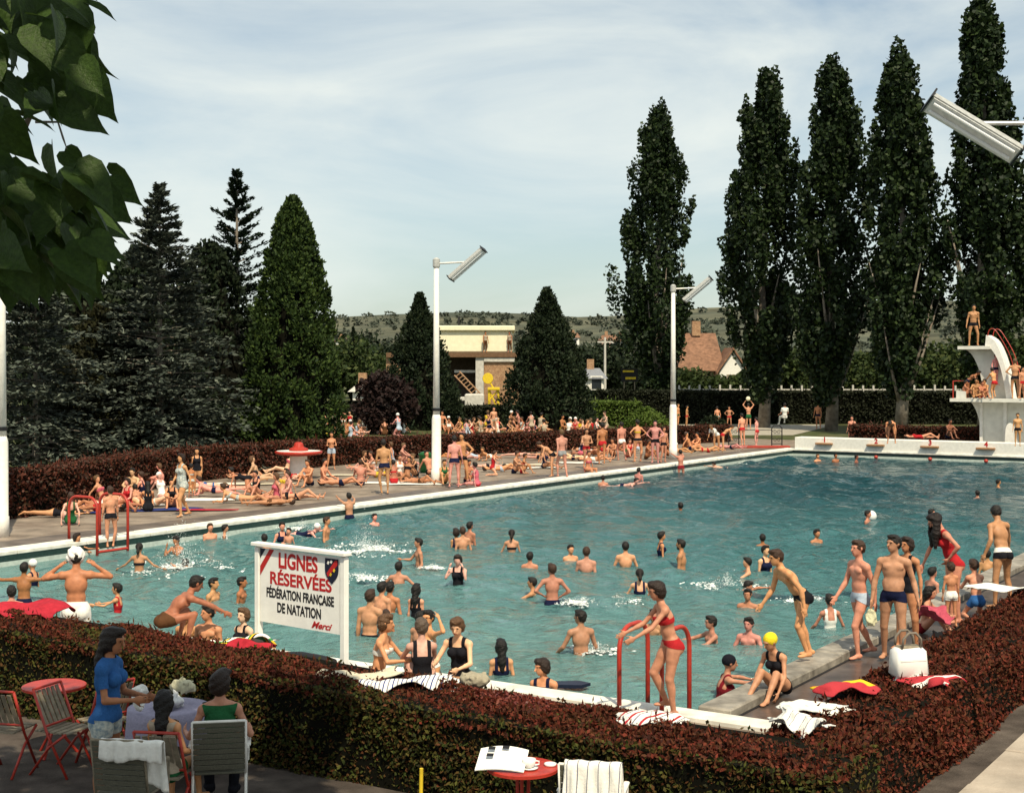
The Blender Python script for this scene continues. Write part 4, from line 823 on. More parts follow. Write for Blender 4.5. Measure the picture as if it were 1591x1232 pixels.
def W(x, top, wl, face, pose, H, sex, hair, suit, skin, label, **k):
    """someone standing or swimming in the pool: pixel column, head-top row, waterline row"""
    Y = FPX * (HC - ZW) / (wl - HOR); X = (x - CX) * Y / FPX; ztop = HC - (top - HOR) * Y / FPX
    vis = max(ztop - ZW, .12); cut = None; WPOS.append((X, Y))
    if pose not in ('swim',): cut = max(0.0, H - vis - .22)
    lk = k.pop('look', None)
    return put_person((X, Y, ZW), R(face), H, pose, sex, hair, suit_of(suit), skin, label, vox_for(Y), ('top', ztop), face=k.pop('fc', Y < 24), cut=cut, head=lk, group=k.pop('group', 'bathers in the pool'), **k)
def D(x, top, foot, face, pose, sex, hair, suit, skin, label, H=None, z=0.0, lo=.9, hi=1.84, **k):
    """someone standing, sitting or lying on a surface at height z; H from the pixel height when not given"""
    p = at(x, foot, z); vox = vox_for(p.y)
    if H is None:
        hgt = (foot - top) * p.y / FPX; rng = np.random.default_rng(1)
        q = PO[pose]; # quick estimate of the pose's height for H = 1
        t = nrm(q['t']); tp = nrm(q['p']) if q['p'] is not None else nrm(t * .6 + np.array([0, 0, .4]))
        leg = max(-(nrm(q[l][0])[2] * .247 + nrm(q[l][1])[2] * .243) for l in ('lL', 'lR')) + .035
        ratio = max(leg, .06) + tp[2] * .10 + t[2] * .205 + .175
        H = min(max(hgt / ratio, lo), hi)
    k.setdefault('face', p.y < 24); lk = k.pop('look', None)
    return put_person(p, R(face), H, pose, sex, hair, suit_of(suit), skin, label, vox, head=lk, group=k.pop('group', 'people on the poolside'), **k)
# ================================================================ bathers in the water
W(52, 868, 915, 250, 'stand', 1.45, 'f', 'w', 'piece:navy', 0, 'swimmer in a white bathing cap at the far left of the pool')
W(37, 873, 936, 185, 'spread', 1.55, 'm', 'd', 'trunks:navy', 1, 'boy in the pool at the left edge with both arms stretched wide')
W(18, 909, 968, 200, 'stand', 1.6, 'm', 'd', 'trunks:black', 2, 'sunburnt boy in the water behind the red towels, left edge')
W(184, 905, 952, 265, 'fwd', 1.3, 'f', 'd', 'piece:red', 0, 'child in a red swimsuit reaching both arms forward to the left')
W(216, 843, 889, 180, 'armsout', 1.5, 'f', 'p', 'top:black+bottom:black', 0, 'girl in a black bikini seen from behind near the left ladder')
W(118, 827, 864, 75, 'fwd', 1.4, 'f', 'B', 'piece:white', 0, 'dark-haired child in a white suit in the water beside the left ladder')
W(276, 831, 864, 330, 'face', 1.45, 'm', 'd', 'trunks:navy', 1, 'boy with hands at his chin left of the big splash')
W(293, 872, 888, 200, 'swim', 1.5, 'm', 'd', 'trunks:black', 0, 'swimmer half hidden in the white splash left of the sign')
W(330, 896, 948, 70, 'stand', 1.5, 'm', 'd', 'trunks:navy', 0, 'boy facing right behind the bare-chested man near the sign')
W(374, 895, 938, 80, 'stand', 1.4, 'm', 'd', 'trunks:black', 1, 'slim boy facing right just left of the sign post')
W(291, 945, 1008, 350, 'stand', 1.45, 'm', 'd', 'trunks:brown', 0, 'dark-haired boy peeping out from behind the crouching man')
W(325, 938, 1016, 340, 'stand', 1.75, 'm', 'd', 'trunks:black', 0, 'bare-chested man in the water facing the crouching man', look=(-.5, .0))
W(378, 942, 1016, 325, 'easy', 1.65, 'f', 'bl', 'piece:black', 3, 'brown-haired woman in a black swimsuit at the left post of the sign')
W(419, 999, 1026, 60, 'stand', 1.2, 'm', 'd', 'trunks:navy', 3, 'wet-haired child in the water under the left end of the sign')
W(326, 812, 842, 30, 'stand', 1.45, 'm', 'b', 'trunks:navy', 0, 'boy by the left coping next to the child in a white shirt')
W(348, 814, 840, 100, 'stand', 1.3, 'f', 'd', 'vest:white', 0, 'child in a white shirt by the left coping')
W(438, 810, 840, 20, 'fold', 1.6, 'f', 'd', 'piece:navy', 2, 'woman holding a small child in the water above the sign')
W(449, 819, 841, 350, 'stand', 1.05, 'm', 'd', 'trunks:red', 2, 'small child held in front of a woman in the water above the sign')
W(462, 812, 828, 90, 'swim', 1.5, 'f', 'w', 'piece:navy', 2, 'swimmer in a white cap close to the left coping above the sign')
W(411, 829, 858, 200, 'stand', 1.4, 'm', 'd', 'trunks:black', 0, 'dark head showing just over the left corner of the sign')
W(506, 802, 842, 80, 'stand', 1.5, 'm', 'b', 'trunks:navy', 0, 'boy in profile facing right, above the right corner of the sign')
D(543, 774, 806, 205, 'hang', 'm', 'd', 'trunks:navy', 0, 'boy hauling himself up onto the left coping, back to us', H=1.45, z=ZW, zmode=('pel', .05), group='bathers in the pool')
W(581, 797, 814, 40, 'stand', 1.4, 'm', 'd', 'trunks:navy', 2, 'lone head in the water just off the left coping')
W(652, 835, 880, 285, 'holdL', 1.5, 'm', 'd', 'trunks:navy', 0, 'boy facing left raising a hand in the middle of the pool')
W(709, 820, 850, 200, 'stand', 1.4, 'f', 'B', 'piece:navy', 0, 'left one of three children huddled together in mid pool')
W(719, 818, 853, 190, 'stand', 1.45, 'm', 'b', 'trunks:navy', 0, 'middle one of three children huddled together in mid pool')
W(729, 810, 844, 140, 'stand', 1.45, 'm', 'd', 'trunks:black', 0, 'right one of three children huddled together in mid pool')
W(795, 822, 857, 180, 'dip', 1.5, 'f', 'p', 'top:black+bottom:black', 0, 'girl with hair down her neck alone in mid pool, back to us')
W(712, 860, 908, 350, 'face', 1.6, 'f', 'B', 'piece:black', 3, 'woman in mid pool rubbing her face with both hands')
W(619, 872, 914, 170, 'armsout', 1.45, 'm', 'd', 'trunks:navy', 0, 'boy seen from behind in the water right of the sign')
W(574, 915, 990, 160, 'stand', 1.7, 'm', 'b', 'trunks:black', 0, 'broad-backed man in the water beside the right post of the sign')
W(592, 903, 962, 150, 'stand', 1.5, 'm', 'd', 'trunks:brown', 0, 'dark-haired youth behind the broad-backed man by the sign')
W(605, 903, 952, 160, 'stand', 1.5, 'm', 'd', 'trunks:red', 1, 'second youth, right of the first behind the broad-backed man')
W(600, 946, 985, 190, 'stand', 1.1, 'm', 'b', 'trunks:red', 1, 'small child in front of the two youths by the sign')
W(646, 906, 956, 165, 'stand', 1.4, 'f', 'L', 'piece:black', 0, 'girl with long dark hair in a black suit right of the sign')
W(668, 946, 1052, 300, 'headL', 1.62, 'f', 'd', 'top:white+bottom:white', 0, 'woman in a white bikini raising her elbow behind her head')
W(652, 948, 1010, 140, 'stand', 1.5, 'm', 'd', 'trunks:navy', 0, 'dark-haired youth behind the woman with the raised elbow')
W(779, 992, 1048, 190, 'stand', 1.5, 'f', 'L', 'piece:navy', 0, 'girl with wet long hair, back to us, behind the beige bag')
wb_, wi_, wd_ = W(843, 1020, 1104, 345, 'easy', 1.6, 'f', 'B', 'piece:navy', 0, 'woman in a navy swimsuit with a yellow badge looking left', look=(-.9, -.2))
bpt = Vector(wi_['belly'] + np.array([0, 0, wd_]) + wi_['f'] * .012); MB().lathe([(.045, -.004), (.045, .004), (.03, .006)], 14).build('badge', M['yellow'], wb_, True, bpt).rotation_euler = (R(80), 0, 0)
W(823, 857, 882, 170, 'stand', 1.45, 'm', 'd', 'trunks:navy', 0, 'head and shoulders of a boy left of the boy with hands on hips')
W(886, 845, 870, 20, 'stand', 1.45, 'm', 'd', 'trunks:navy', 0, 'boy facing us just left of the broad pink back in mid pool')
W(911, 849, 888, 175, 'stand', 1.65, 'm', 'b', 'trunks:red', 2, 'man with a broad pink back in mid pool')
W(972, 841, 877, 180, 'dip', 1.65, 'm', 'd', 'trunks:navy', 0, 'man with rounded shoulders, back to us, right of the pink-backed man')
W(1026, 825, 864, 100, 'stand', 1.5, 'f', 'd', 'piece:navy', 0, 'bather in profile facing right near the bearded man')
bo_, bi_, bz_ = W(1060, 837, 880, 250, 'stand', 1.7, 'm', 'd', 'trunks:red', 0, 'bearded man in the water facing left')
bm_ = sdf_mesh([('e', (bi_['head'] - bi_['hu'] * .42 * bi_['q'] + bi_['hf'] * .22 * bi_['q'], (bi_['hr'], bi_['hf'], bi_['hu']), np.array([.27, .20, .22]) * bi_['q']), .01, 0)], .014)
bo2 = link(bpy.data.objects.new('beard', np_mesh('beard', bm_[0], bm_[1], M['hair'], True)), bo_); bo2.location = (0, 0, bz_); bo2.color = HAIRC['d'] + (1,)
W(858, 875, 936, 185, 'hips', 1.55, 'm', 'b', 'trunks:navy', 0, 'boy standing in the pool with both hands on his hips', look=(.5, 0))
W(829, 896, 921, 260, 'fwd', 1.45, 'm', 'd', 'trunks:navy', 0, 'swimmer with arms out to the left beside the boy with hands on hips')
W(994, 883, 923, 180, 'dip', 1.5, 'f', 'p', 'piece:navy', 3, 'girl with a dark ponytail and bare back above the red ladder')
W(903, 947, 1016, 195, 'dip', 1.6, 'm', 'd', 'trunks:navy', 0, 'boy seen from behind wading left of the red ladder', look=(.7, 0))
W(1017, 944, 985, 330, 'stand', 1.45, 'm', 'd', 'trunks:navy', 0, 'boy peeping out from behind the girl on the red ladder')
W(1107, 955, 997, 285, 'fwd', 1.5, 'm', 'd', 'trunks:navy', 0, 'boy with wet dark hair facing left, right of the ladder')
W(1164, 957, 1003, 330, 'dip', 1.5, 'm', 'd', 'trunks:navy', 2, 'boy facing us above the girl in the yellow cap')
W(1162, 913, 947, 340, 'stand', 1.5, 'm', 'd', 'trunks:navy', 0, 'boy in the water left of the bending boy')
W(1123, 898, 913, 60, 'swim', 1.5, 'm', 'd', 'trunks:navy', 0, 'swimmer in a small splash left of the bending boy')
W(1163, 865, 893, 270, 'fwd', 1.5, 'm', 'd', 'trunks:navy', 0, 'dark-haired swimmer stretching an arm to the left beside the pale woman')
W(1188, 846, 886, 30, 'stand', 1.65, 'f', 'd', 'piece:navy', 3, 'pale woman facing us in the water behind the bending boy')
W(1185, 829, 848, 180, 'stand', 1.4, 'm', 'd', 'trunks:navy', 4, 'dark head directly behind the pale woman')
W(1268, 821, 842, 30, 'stand', 1.5, 'm', 'd', 'trunks:navy', 0, 'lone face in the water above the standing boy')
W(1347, 792, 812, 60, 'stand', 1.5, 'm', 'd', 'trunks:navy', 0, 'swimmer playing with the white ball')
W(1446, 790, 817, 60, 'stand', 1.5, 'm', 'd', 'trunks:navy', 0, 'swimmer left of the woman with long dark hair')
W(1058, 780, 796, 200, 'stand', 1.5, 'm', 'd', 'trunks:navy', 4, 'lone dark head far out in the middle of the pool')
W(1519, 761, 772, 180, 'stand', 1.5, 'm', 'd', 'trunks:navy', 0, 'left one of two far heads at the right side')
W(1550, 744, 757, 90, 'stand', 1.5, 'm', 'd', 'trunks:navy', 0, 'farther, right one of two far heads at the right side')
W(1117, 1016, 1088, 95, 'arms_rest', 1.55, 'f', 'k', 'piece:dred', 0, 'girl in a black cap resting her arms on the stone kerb', jit=.01)
W(1290, 922, 972, 185, 'dip', 1.5, 'f', 'd', 'piece:white', 0, 'girl with white straps and bare back between the two standing boys')
W(1447, 880, 930, 110, 'stand', 1.45, 'm', 'd', 'trunks:navy', 0, 'boy in the water beside the kerb behind the seated child')
W(1534, 853, 888, 170, 'stand', 1.4, 'm', 'd', 'trunks:black', 0, 'dark head in the water left of the man in white and black trunks')
W(937, 738, 754, 180, 'stand', 1.5, 'm', 'd', 'trunks:navy', 0, 'dark head in the water under the boy with dangling legs')
W(968, 741, 757, 60, 'swim', 1.5, 'm', 'd', 'trunks:navy', 3, 'pale swimmer beside the left coping')
W(992, 726, 748, 150, 'stand', 1.45, 'm', 'd', 'trunks:red', 2, 'pink-shouldered boy at the left coping near the middle lamp post')
D(1058, 697, 735, 200, 'hang', 'm', 'd', 'trunks:dred', 0, 'boy climbing out beside the middle lamp post', H=1.5, z=ZW, zmode=('pel', .25), group='bathers in the pool')
W(1128, 717, 728, 250, 'swim', 1.5, 'm', 'd', 'trunks:navy', 3, 'swimmer near the far left corner of the pool')
W(1298, 704, 718, 20, 'stand', 1.5, 'm', 'd', 'trunks:navy', 4, 'left one of two dark heads by the starting wall')
W(1330, 706, 719, 60, 'stand', 1.5, 'm', 'd', 'trunks:navy', 4, 'right one of two dark heads by the starting wall')
W(1270, 705, 716, 20, 'stand', 1.5, 'm', 'l', 'trunks:navy', 0, 'fair-haired head by the starting wall, below number one')

water()
# ================================================================ near side
pr, inf, dz = D(118, 873, 1050, 190, 'drying', 'm', 'd', 'wrap:white', 1, 'man with a white towel round his waist drying his head', H=1.68)
def blob_cloth(name, c, rad, mtl, seed, parent=None, color=None, n=9):
    rng = np.random.default_rng(seed); c = np.array(c, float); rad = np.array(rad, float); I3 = ((1, 0, 0), (0, 1, 0), (0, 0, 1))
    pr = [('e', (c, I3, rad * .78), .03, 0)]
    for _ in range(n):
        d = nrm(rng.normal(size=3)); A_ = nrm(rng.normal(size=3)); B_ = nrm(np.cross(A_, d)); A_ = nrm(np.cross(d, B_)); pr.append(('e', (c + d * rad * .62, (A_, B_, d), rad * np.array([.55, .3, .28])), .02, 0))
    def post(F, ax):
        X, Y, Z = ax[0][:, None, None] - c[0], ax[1][None, :, None] - c[1], ax[2][None, None, :] - c[2]; p1, p2, p3 = rng.uniform(0, 6, 3)
        return F + .010 * np.abs(np.sin(X * 31 + Z * 22 + p1 + 1.3 * np.sin(Y * 17))) + .008 * np.abs(np.sin(Y * 37 - Z * 29 + X * 11 + p2)) - .006
    m = sdf_mesh(pr, .011, post=post); me = np_mesh(name, m[0], m[1], mtl, True); o = bpy.data.objects.new(name, me); link(o, parent)
    if color: o.color = tuple(color) + (1,)
    return o
h_ = pr.matrix_basis @ Vector(inf['head'] + np.array([0, 0, dz + .02]))
tag(blob_cloth('towel', tuple(h_), (.15, .15, .16), M['cloth'], 5, color=CC['white']), 'white towel bundled over the head of the man drying himself', 'towel')
D(256, 920, 1004, 118, 'crouch', 'm', 'd', 'shorts:brown', 1, 'crouching man in brown trunks leaning over the pool edge', H=1.72, jit=.02)
D(586, 965, 1082, 75, 'kneel', 'f', 'bl', 'top:white+bottom:white', 0, 'woman in a white bikini kneeling right of the sign', H=1.62, zmode=('pel', .27), look=(.2, 0))
D(656, 988, 1093, 188, 'situp', 'f', 'g', 'piece:black', 3, 'light brown haired woman in a black suit, back to us, behind the hedge', H=1.66, zmode=('pel', .25))
D(716, 998, 1095, 340, 'kneel', 'f', 'bl', 'piece:black', 3, 'woman in a black swimsuit bending over the beige bag', H=1.62, zmode=('pel', .34), look=(.1, -.3))
D(1044, 905, 1112, 282, 'ladder', 'f', 'B', 'top:red+bottom:red', 0, 'young woman in a red bikini stepping off the red ladder', z=.06, jit=.015, look=(-.1, -.15), group=None)
# ================================================================ right-hand deck
D(1246, 876, 1022, 285, 'lean', 'm', 'b', 'trunks:black', 0, 'boy in black trunks bending forward on the stone kerb', z=.13, jit=.02, H=1.66)
D(1336, 842, 1022, 292, 'walk', 'm', 'b', 'trunks:lblue', 0, 'boy in pale blue trunks walking left along the deck', jit=.03)
pm, im, dzm = D(1388, 835, 1030, 335, 'carry', 'm', 'd', 'trunks:navy', 0, 'bare-chested man in dark trunks carrying a white bag', belly=.16, look=(-.6, 0), jit=.02, hi=1.9)
D(1408, 837, 1010, 320, 'easy', 'f', 'B', 'piece:black', 0, 'dark-haired woman in a black suit behind the bare-chested man', look=(-.3, 0))
D(1436, 893, 985, 60, 'situp', 'f', 'L', 'top:red+bottom:dred', 0, 'seated girl in a red two-piece with a pink towel', H=1.3)
D(1482, 795, 968, 275, 'stoop', 'f', 'M', 'piece:red', 0, 'woman with very long dark hair in a red swimsuit, hand on hip', jit=.02)
D(1478, 865, 975, 190, 'stand', 'm', 'b', 'shorts:white', 0, 'toddler in white pants seen from behind', lo=.8, hi=1.0)
D(1518, 858, 960, 195, 'kneel', 'm', 'b', 'shorts:blue', 0, 'boy in blue shorts kneeling with his back to us', H=1.35, zmode=('pel', .30))
D(1558, 788, 945, 205, 'drop', 'm', 'd', 'trunks:black+band:white', 0, 'man in white and black trunks bending to the left', jit=.02)
D(1212, 988, 1082, 318, 'ankles', 'f', 'y', 'piece:black', 2, 'girl in a yellow bathing cap and black suit sitting on the kerb', H=1.5, jit=.015)
# ================================================================ left deck
D(172, 758, 851, 215, 'stand', 'm', 'b', 'trunks:black', 0, 'boy in black trunks standing on the left red ladder', z=-.2)
D(283, 706, 803, 320, 'walk', 'f', 'B', 'skirted:floral', 0, 'stout woman in a grey-blue flowered swimsuit walking on the left deck', belly=.15)
D(306, 697, 768, 10, 'stand', 'f', 'B', 'piece:black', 0, 'woman in a black suit standing before the hedge behind the flowered suit')
D(297, 722, 775, 200, 'stand', 'f', 'd', 'top:floral+bottom:floral', 1, 'girl in a patterned two-piece between the two standing women')
D(208, 726, 776, 350, 'situp', 'm', 'd', 'trunks:navy', 3, 'young man hugging his knees by the hedge', H=1.75)
D(230, 757, 795, 200, 'situp', 'f', 'L', 'piece:black', 0, 'girl with long dark hair sitting with her back to us', H=1.5)
D(252, 735, 780, 40, 'sitback', 'f', 'w', 'piece:white', 3, 'sunbather in a white cap sitting by the young man hugging his knees', H=1.6)
D(266, 750, 790, 20, 'situp', 'f', 'd', 'piece:black', 0, 'woman in a black suit sitting behind the flowered suit', H=1.6)
D(85, 790, 804, 95, 'prone', 'f', 'd', 'piece:black', 0, 'woman in a black suit lying flat nearest the left lamp post', H=1.62)
D(75, 775, 795, 95, 'prone', 'm', 'b', 'trunks:red', 2, 'sunbather lying half hidden behind the left lamp post', H=1.6)
D(128, 760, 790, 300, 'supine', 'm', 'd', 'trunks:navy', 0, 'man lying on his back behind the left ladder', H=1.7)
D(120, 755, 782, 60, 'sitlong', 'f', 'bl', 'top:white+bottom:white', 2, 'woman in a white bikini sitting at the hedge behind the left ladder', H=1.6)
D(190, 775, 792, 95, 'supine', 'f', 'b', 'bottom:red+top:red', 3, 'pale sunbather in a red bikini lying right of the left ladder', H=1.6)
D(160, 765, 786, 80, 'sitback', 'f', 'l', 'top:pink+bottom:pink', 0, 'woman in pink leaning back behind the boy on the ladder', H=1.6)
D(334, 755, 772, 265, 'elbows', 'm', 'b', 'trunks:navy', 2, 'pink-skinned man propped on his elbows on a white towel', H=1.65)
D(372, 762, 782, 265, 'elbows', 'f', 'b', 'top:floral+bottom:floral', 0, 'girl in a pale patterned bikini propped on her elbows', H=1.6)
D(385, 738, 770, 270, 'fours', 'f', 'd', 'piece:black', 0, 'woman in a black suit on hands and knees', H=1.6)
D(400, 745, 772, 330, 'situp', 'f', 'd', 'piece:black', 0, 'dark-haired woman in black sitting at the end of the white towels', H=1.55)
D(437, 742, 772, 320, 'sitback', 'f', 'B', 'top:yellow+bottom:yellow', 0, 'woman in a yellow bikini leaning back before the white planter', H=1.62)
D(450, 752, 776, 300, 'sitlong', 'm', 'b', 'trunks:red', 2, 'sunburnt boy stretched out in front of the yellow bikini', H=1.5)
D(418, 765, 786, 280, 'supine', 'm', 'b', 'trunks:brown', 0, 'tanned sunbather lying nearest the coping left of the planter', H=1.6)
D(481, 720, 756, 330, 'situp', 'm', 'b', 'trunks:navy', 0, 'man sitting with bent knees just right of the planter', H=1.7)
D(502, 722, 755, 70, 'sitlong', 'm', 'd', 'trunks:black', 0, 'man in black trunks with one leg stretched out right of the planter', H=1.7)
D(515, 672, 730, 10, 'fold', 'f', 'd', 'shorts:lblue', 0, 'girl in pale blue shorts standing right of the planter')
D(597, 684, 768, 185, 'easy', 'm', 'd', 'trunks:navy', 0, 'man in navy trunks standing alone, back to us, on the left deck')
D(560, 728, 754, 190, 'sitlong', 'm', 'b', 'trunks:navy', 2, 'pale-backed man sitting left of the lone standing man', H=1.65)
D(563, 705, 735, 60, 'situp', 'f', 'bl', 'piece:black', 0, 'woman in black crouched at the hedge left of the lone standing man', H=1.6)
D(580, 705, 735, 300, 'situp', 'f', 'b', 'top:white+bottom:white', 0, 'girl in a white bikini at the hedge behind the lone standing man', H=1.55)
D(585, 735, 742, 270, 'supine', 'f', 'b', 'top:yellow+bottom:yellow', 0, 'sunbather lying flat behind the lone standing man', H=1.6)
D(620, 710, 745, 30, 'sitlong', 'f', 'b', 'piece:white', 2, 'woman in a white suit sitting right of the lone standing man', H=1.6)
D(632, 715, 748, 340, 'sitback', 'f', 'd', 'top:black+bottom:black', 1, 'tanned woman in a black bikini sitting left of the tall lamp post', H=1.6)
D(645, 708, 742, 310, 'situp', 'f', 'l', 'piece:black', 0, 'fair-haired woman in black sitting left of the green bin', H=1.6)
D(655, 730, 752, 60, 'supine', 'm', 'b', 'trunks:brown', 1, 'sunbather lying at the foot of the tall lamp post', H=1.6)
D(689, 720, 752, 20, 'situp', 'f', 'b', 'piece:green', 0, 'woman in green sitting just right of the tall lamp post', H=1.6)
D(706, 678, 758, 190, 'stand', 'm', 'd', 'trunks:navy', 2, 'boy in bright navy trunks, left one of the standing pair')
D(718, 672, 755, 340, 'hip1', 'm', 'd', 'trunks:black', 0, 'man facing us, right one of the standing pair')
D(726, 722, 750, 40, 'situp', 'm', 'd', 'trunks:navy', 1, 'tanned boy sitting behind the standing pair', H=1.5)
D(741, 720, 758, 250, 'sitside', 'f', 'd', 'vest:pink+bottom:red', 2, 'girl in a pink top sitting on the coping right of the pair', H=1.5)
D(765, 715, 740, 90, 'kneel', 'f', 'b', 'vest:red+bottom:red', 2, 'child in a red top kneeling between pair and the bending boy', H=1.3)
D(757, 716, 729, 95, 'prone', 'm', 'd', 'trunks:black', 3, 'pale sunbather in black trunks lying along the hedge', H=1.65)
D(800, 707, 736, 60, 'situp', 'm', 'b', 'trunks:navy', 0, 'boy hugging his knees in the open space left of the bending boy', H=1.6)
D(812, 716, 736, 80, 'situp', 'f', 'b', 'top:red+bottom:red', 0, 'girl bent over beside the boy hugging his knees', H=1.4)
D(858, 672, 741, 280, 'bend', 'm', 'b', 'trunks:black', 0, 'boy bending forward, leftmost of the standing crowd', H=1.6)
D(873, 660, 742, 200, 'walk', 'm', 'l', 'trunks:grey', 2, 'pink-backed man in grey trunks next to the bending boy')
D(911, 667, 728, 20, 'fold', 'm', 'd', 'trunks:red', 0, 'boy in red trunks with folded arms')
D(913, 702, 735, 40, 'sitedge', 'f', 'b', 'top:pink+bottom:pink', 0, 'girl in pink sitting on the coping with her legs in the water', H=1.5, zmode=('pel', .15))
D(936, 658, 722, 190, 'walk', 'm', 'd', 'trunks:red', 1, 'slim man in red trunks walking away in the crowd')
D(966, 656, 716, 200, 'walk', 'm', 'd', 'trunks:white', 0, 'boy in white trunks walking away in the crowd')
D(991, 652, 718, 200, 'hips', 'f', 'd', 'top:yellow+bottom:black', 0, 'woman in a yellow and black two-piece with hands on hips')
D(1018, 654, 720, 350, 'hips', 'm', 'd', 'trunks:black', 2, 'man in black trunks facing us with hands on hips by the lamp post')
D(1031, 664, 719, 30, 'stand', 'm', 'b', 'trunks:black', 0, 'man directly left of the middle lamp post')
D(1005, 688, 714, 60, 'situp', 'm', 'b', 'trunks:brown', 1, 'tanned boy squatting behind the man with hands on hips', H=1.6)
D(1038, 683, 710, 300, 'situp', 'f', 'd', 'piece:brown', 1, 'woman sitting behind the middle lamp post', H=1.6)
D(890, 704, 715, 270, 'supine', 'm', 'b', 'trunks:navy', 3, 'sunbather lying behind the pink-backed man', H=1.65)
D(925, 708, 718, 80, 'supine', 'f', 'b', 'piece:white', 0, 'sunbather lying behind the girl with her legs in the water', H=1.6)
for a in [(104, 770, 787, 80, 'elbows', 'f', 'b', 'top:white+bottom:white', 0, 'girl in a white bikini on her elbows at the hedge by the left post', 1.55),
          (150, 776, 796, 275, 'supine', 'm', 'd', 'trunks:red', 1, 'tanned man in red trunks lying between ladder and hedge', 1.7),
          (200, 770, 793, 330, 'sitlong', 'f', 'B', 'piece:red', 2, 'woman in a red suit sitting in front of the young man hugging his knees', 1.6),
          (243, 772, 787, 85, 'supine', 'f', 'b', 'top:white+bottom:white', 3, 'pale woman in white lying behind the girl with long dark hair', 1.6),
          (318, 745, 760, 95, 'prone', 'f', 'l', 'top:blue+bottom:blue', 3, 'fair girl in a blue bikini lying along the hedge behind the flowered suit', 1.6),
          (355, 748, 764, 270, 'prone', 'm', 'b', 'trunks:black', 2, 'sunburnt man lying face down behind the girl propped on her elbows', 1.7),
          (462, 765, 777, 95, 'supine', 'f', 'd', 'top:black+bottom:black', 0, 'woman in a black bikini lying at the foot of the planter', 1.62),
          (430, 758, 783, 300, 'sitside', 'f', 'bl', 'piece:pink', 2, 'woman in pink sitting nearest the coping left of the planter', 1.6),
          (531, 742, 757, 90, 'supine', 'm', 'd', 'trunks:navy', 0, 'man lying flat right of the man in black trunks', 1.7),
          (612, 730, 752, 200, 'situp', 'f', 'd', 'top:red+bottom:red', 1, 'girl in a red bikini sitting with her back to us by the white towel', 1.5),
          (668, 715, 740, 40, 'sitback', 'm', 'd', 'trunks:black', 0, 'man leaning back behind the tall lamp post', 1.7),
          (780, 722, 733, 95, 'supine', 'f', 'b', 'top:lblue+bottom:lblue', 0, 'woman in pale blue lying left of the boy hugging his knees', 1.6),
          (846, 712, 728, 60, 'sitlong', 'f', 'd', 'piece:navy', 0, 'woman sitting on the white towel left of the bending boy', 1.6),
          (953, 690, 711, 330, 'situp', 'm', 'b', 'trunks:navy', 0, 'boy sitting at the hedge between the two walking boys', 1.6),
          (977, 691, 711, 20, 'situp', 'f', 'bl', 'piece:red', 2, 'girl in red sitting at the hedge left of the yellow and black two-piece', 1.55),
          (1052, 688, 706, 60, 'sitback', 'f', 'd', 'top:white+bottom:white', 0, 'girl in a white bikini sitting at the foot of the middle lamp post', 1.6)]:
    D(*a[:10], H=a[10])
# ================================================================ far left corner and beyond
D(950, 632, 668, 190, 'stand', 'm', 'd', 'trunks:red', 0, 'man in red trunks standing in front of the light green hedge')
D(1064, 684, 700, 40, 'situp', 'f', 'w', 'piece:navy', 1, 'sitting woman in a white cap right of the middle lamp post', H=1.6)
D(1073, 688, 701, 80, 'sitback', 'm', 'b', 'trunks:navy', 0, 'man sitting second from the middle lamp post', H=1.65)
D(1086, 685, 700, 300, 'situp', 'm', 'd', 'trunks:brown', 0, 'boy with raised knees left of the girl in white', H=1.65)
D(1100, 692, 703, 100, 'supine', 'f', 'd', 'top:red+bottom:red', 0, 'sunbather in red lying before the far hedge', H=1.6)
D(1113, 664, 702, 320, 'bend', 'f', 'l', 'shirt:white+bottom:white', 0, 'fair girl in a white shirt bending over by the gate', H=1.6)
D(1123, 668, 700, 90, 'bend', 'm', 'b', 'trunks:red', 0, 'boy in red trunks bending behind the girl in white', H=1.5)
D(1137, 695, 698, 60, 'supine', 'm', 'b', 'trunks:navy', 2, 'sunbather lying in front of the gate', H=1.5)
D(1153, 643, 693, 210, 'stand', 'm', 'd', 'trunks:red', 2, 'left boy in red trunks at the footbath gate')
D(1176, 649, 693, 240, 'easy', 'm', 'd', 'trunks:red', 2, 'right boy in red trunks at the footbath gate')
D(1053, 628, 664, 60, 'stand', 'm', 'l', 'trunks:green', 0, 'ball player just right of the middle lamp post', group='ball players')
D(1067, 631, 664, 70, 'stand', 'm', 'd', 'trunks:red', 0, 'ball player second from the middle lamp post', group='ball players')
D(1115, 632, 665, 190, 'easy', 'm', 'd', 'trunks:white', 2, 'ball player in white trunks, back to us', group='ball players')
D(1133, 632, 665, 350, 'hips', 'm', 'd', 'trunks:red', 0, 'ball player facing us with hands on hips beside the white trunks', group='ball players')
pb, ib, dzb = D(1163, 628, 668, 185, 'armsup', 'm', 'd', 'shorts:green', 0, 'ball player in green trunks throwing the ball overhead', H=1.75, group='ball players', jit=.01)
D(1219, 637, 676, 190, 'chair', 'm', 'd', 'shirt:white+trousers:white', 0, 'man in white sitting on the end of the far hedge', H=1.72, zmode=('pel', 1.15))
D(1271, 626, 667, 330, 'stand', 'm', 'd', 'trunks:navy', 0, 'man standing beside the third poplar trunk')
D(1323, 647, 693, 340, 'easy', 'm', 'd', 'trunks:navy', 0, 'man standing behind the starting wall between numbers one and two')
D(1385, 660, 690, 340, 'bendlow', 'm', 'd', 'trunks:navy', 0, 'man bending right down on the starting wall', z=.64, H=1.7)
D(1432, 662, 683, 90, 'supine', 'f', 'd', 'piece:red', 0, 'sunbather lying behind starting number three', z=.9, H=1.6)
D(1474, 655, 682, 20, 'situp', 'm', 'd', 'trunks:navy', 4, 'shaded youth sitting left of the diving tower', z=.9, H=1.6)  # shaded look put into the colour: darkest skin tone
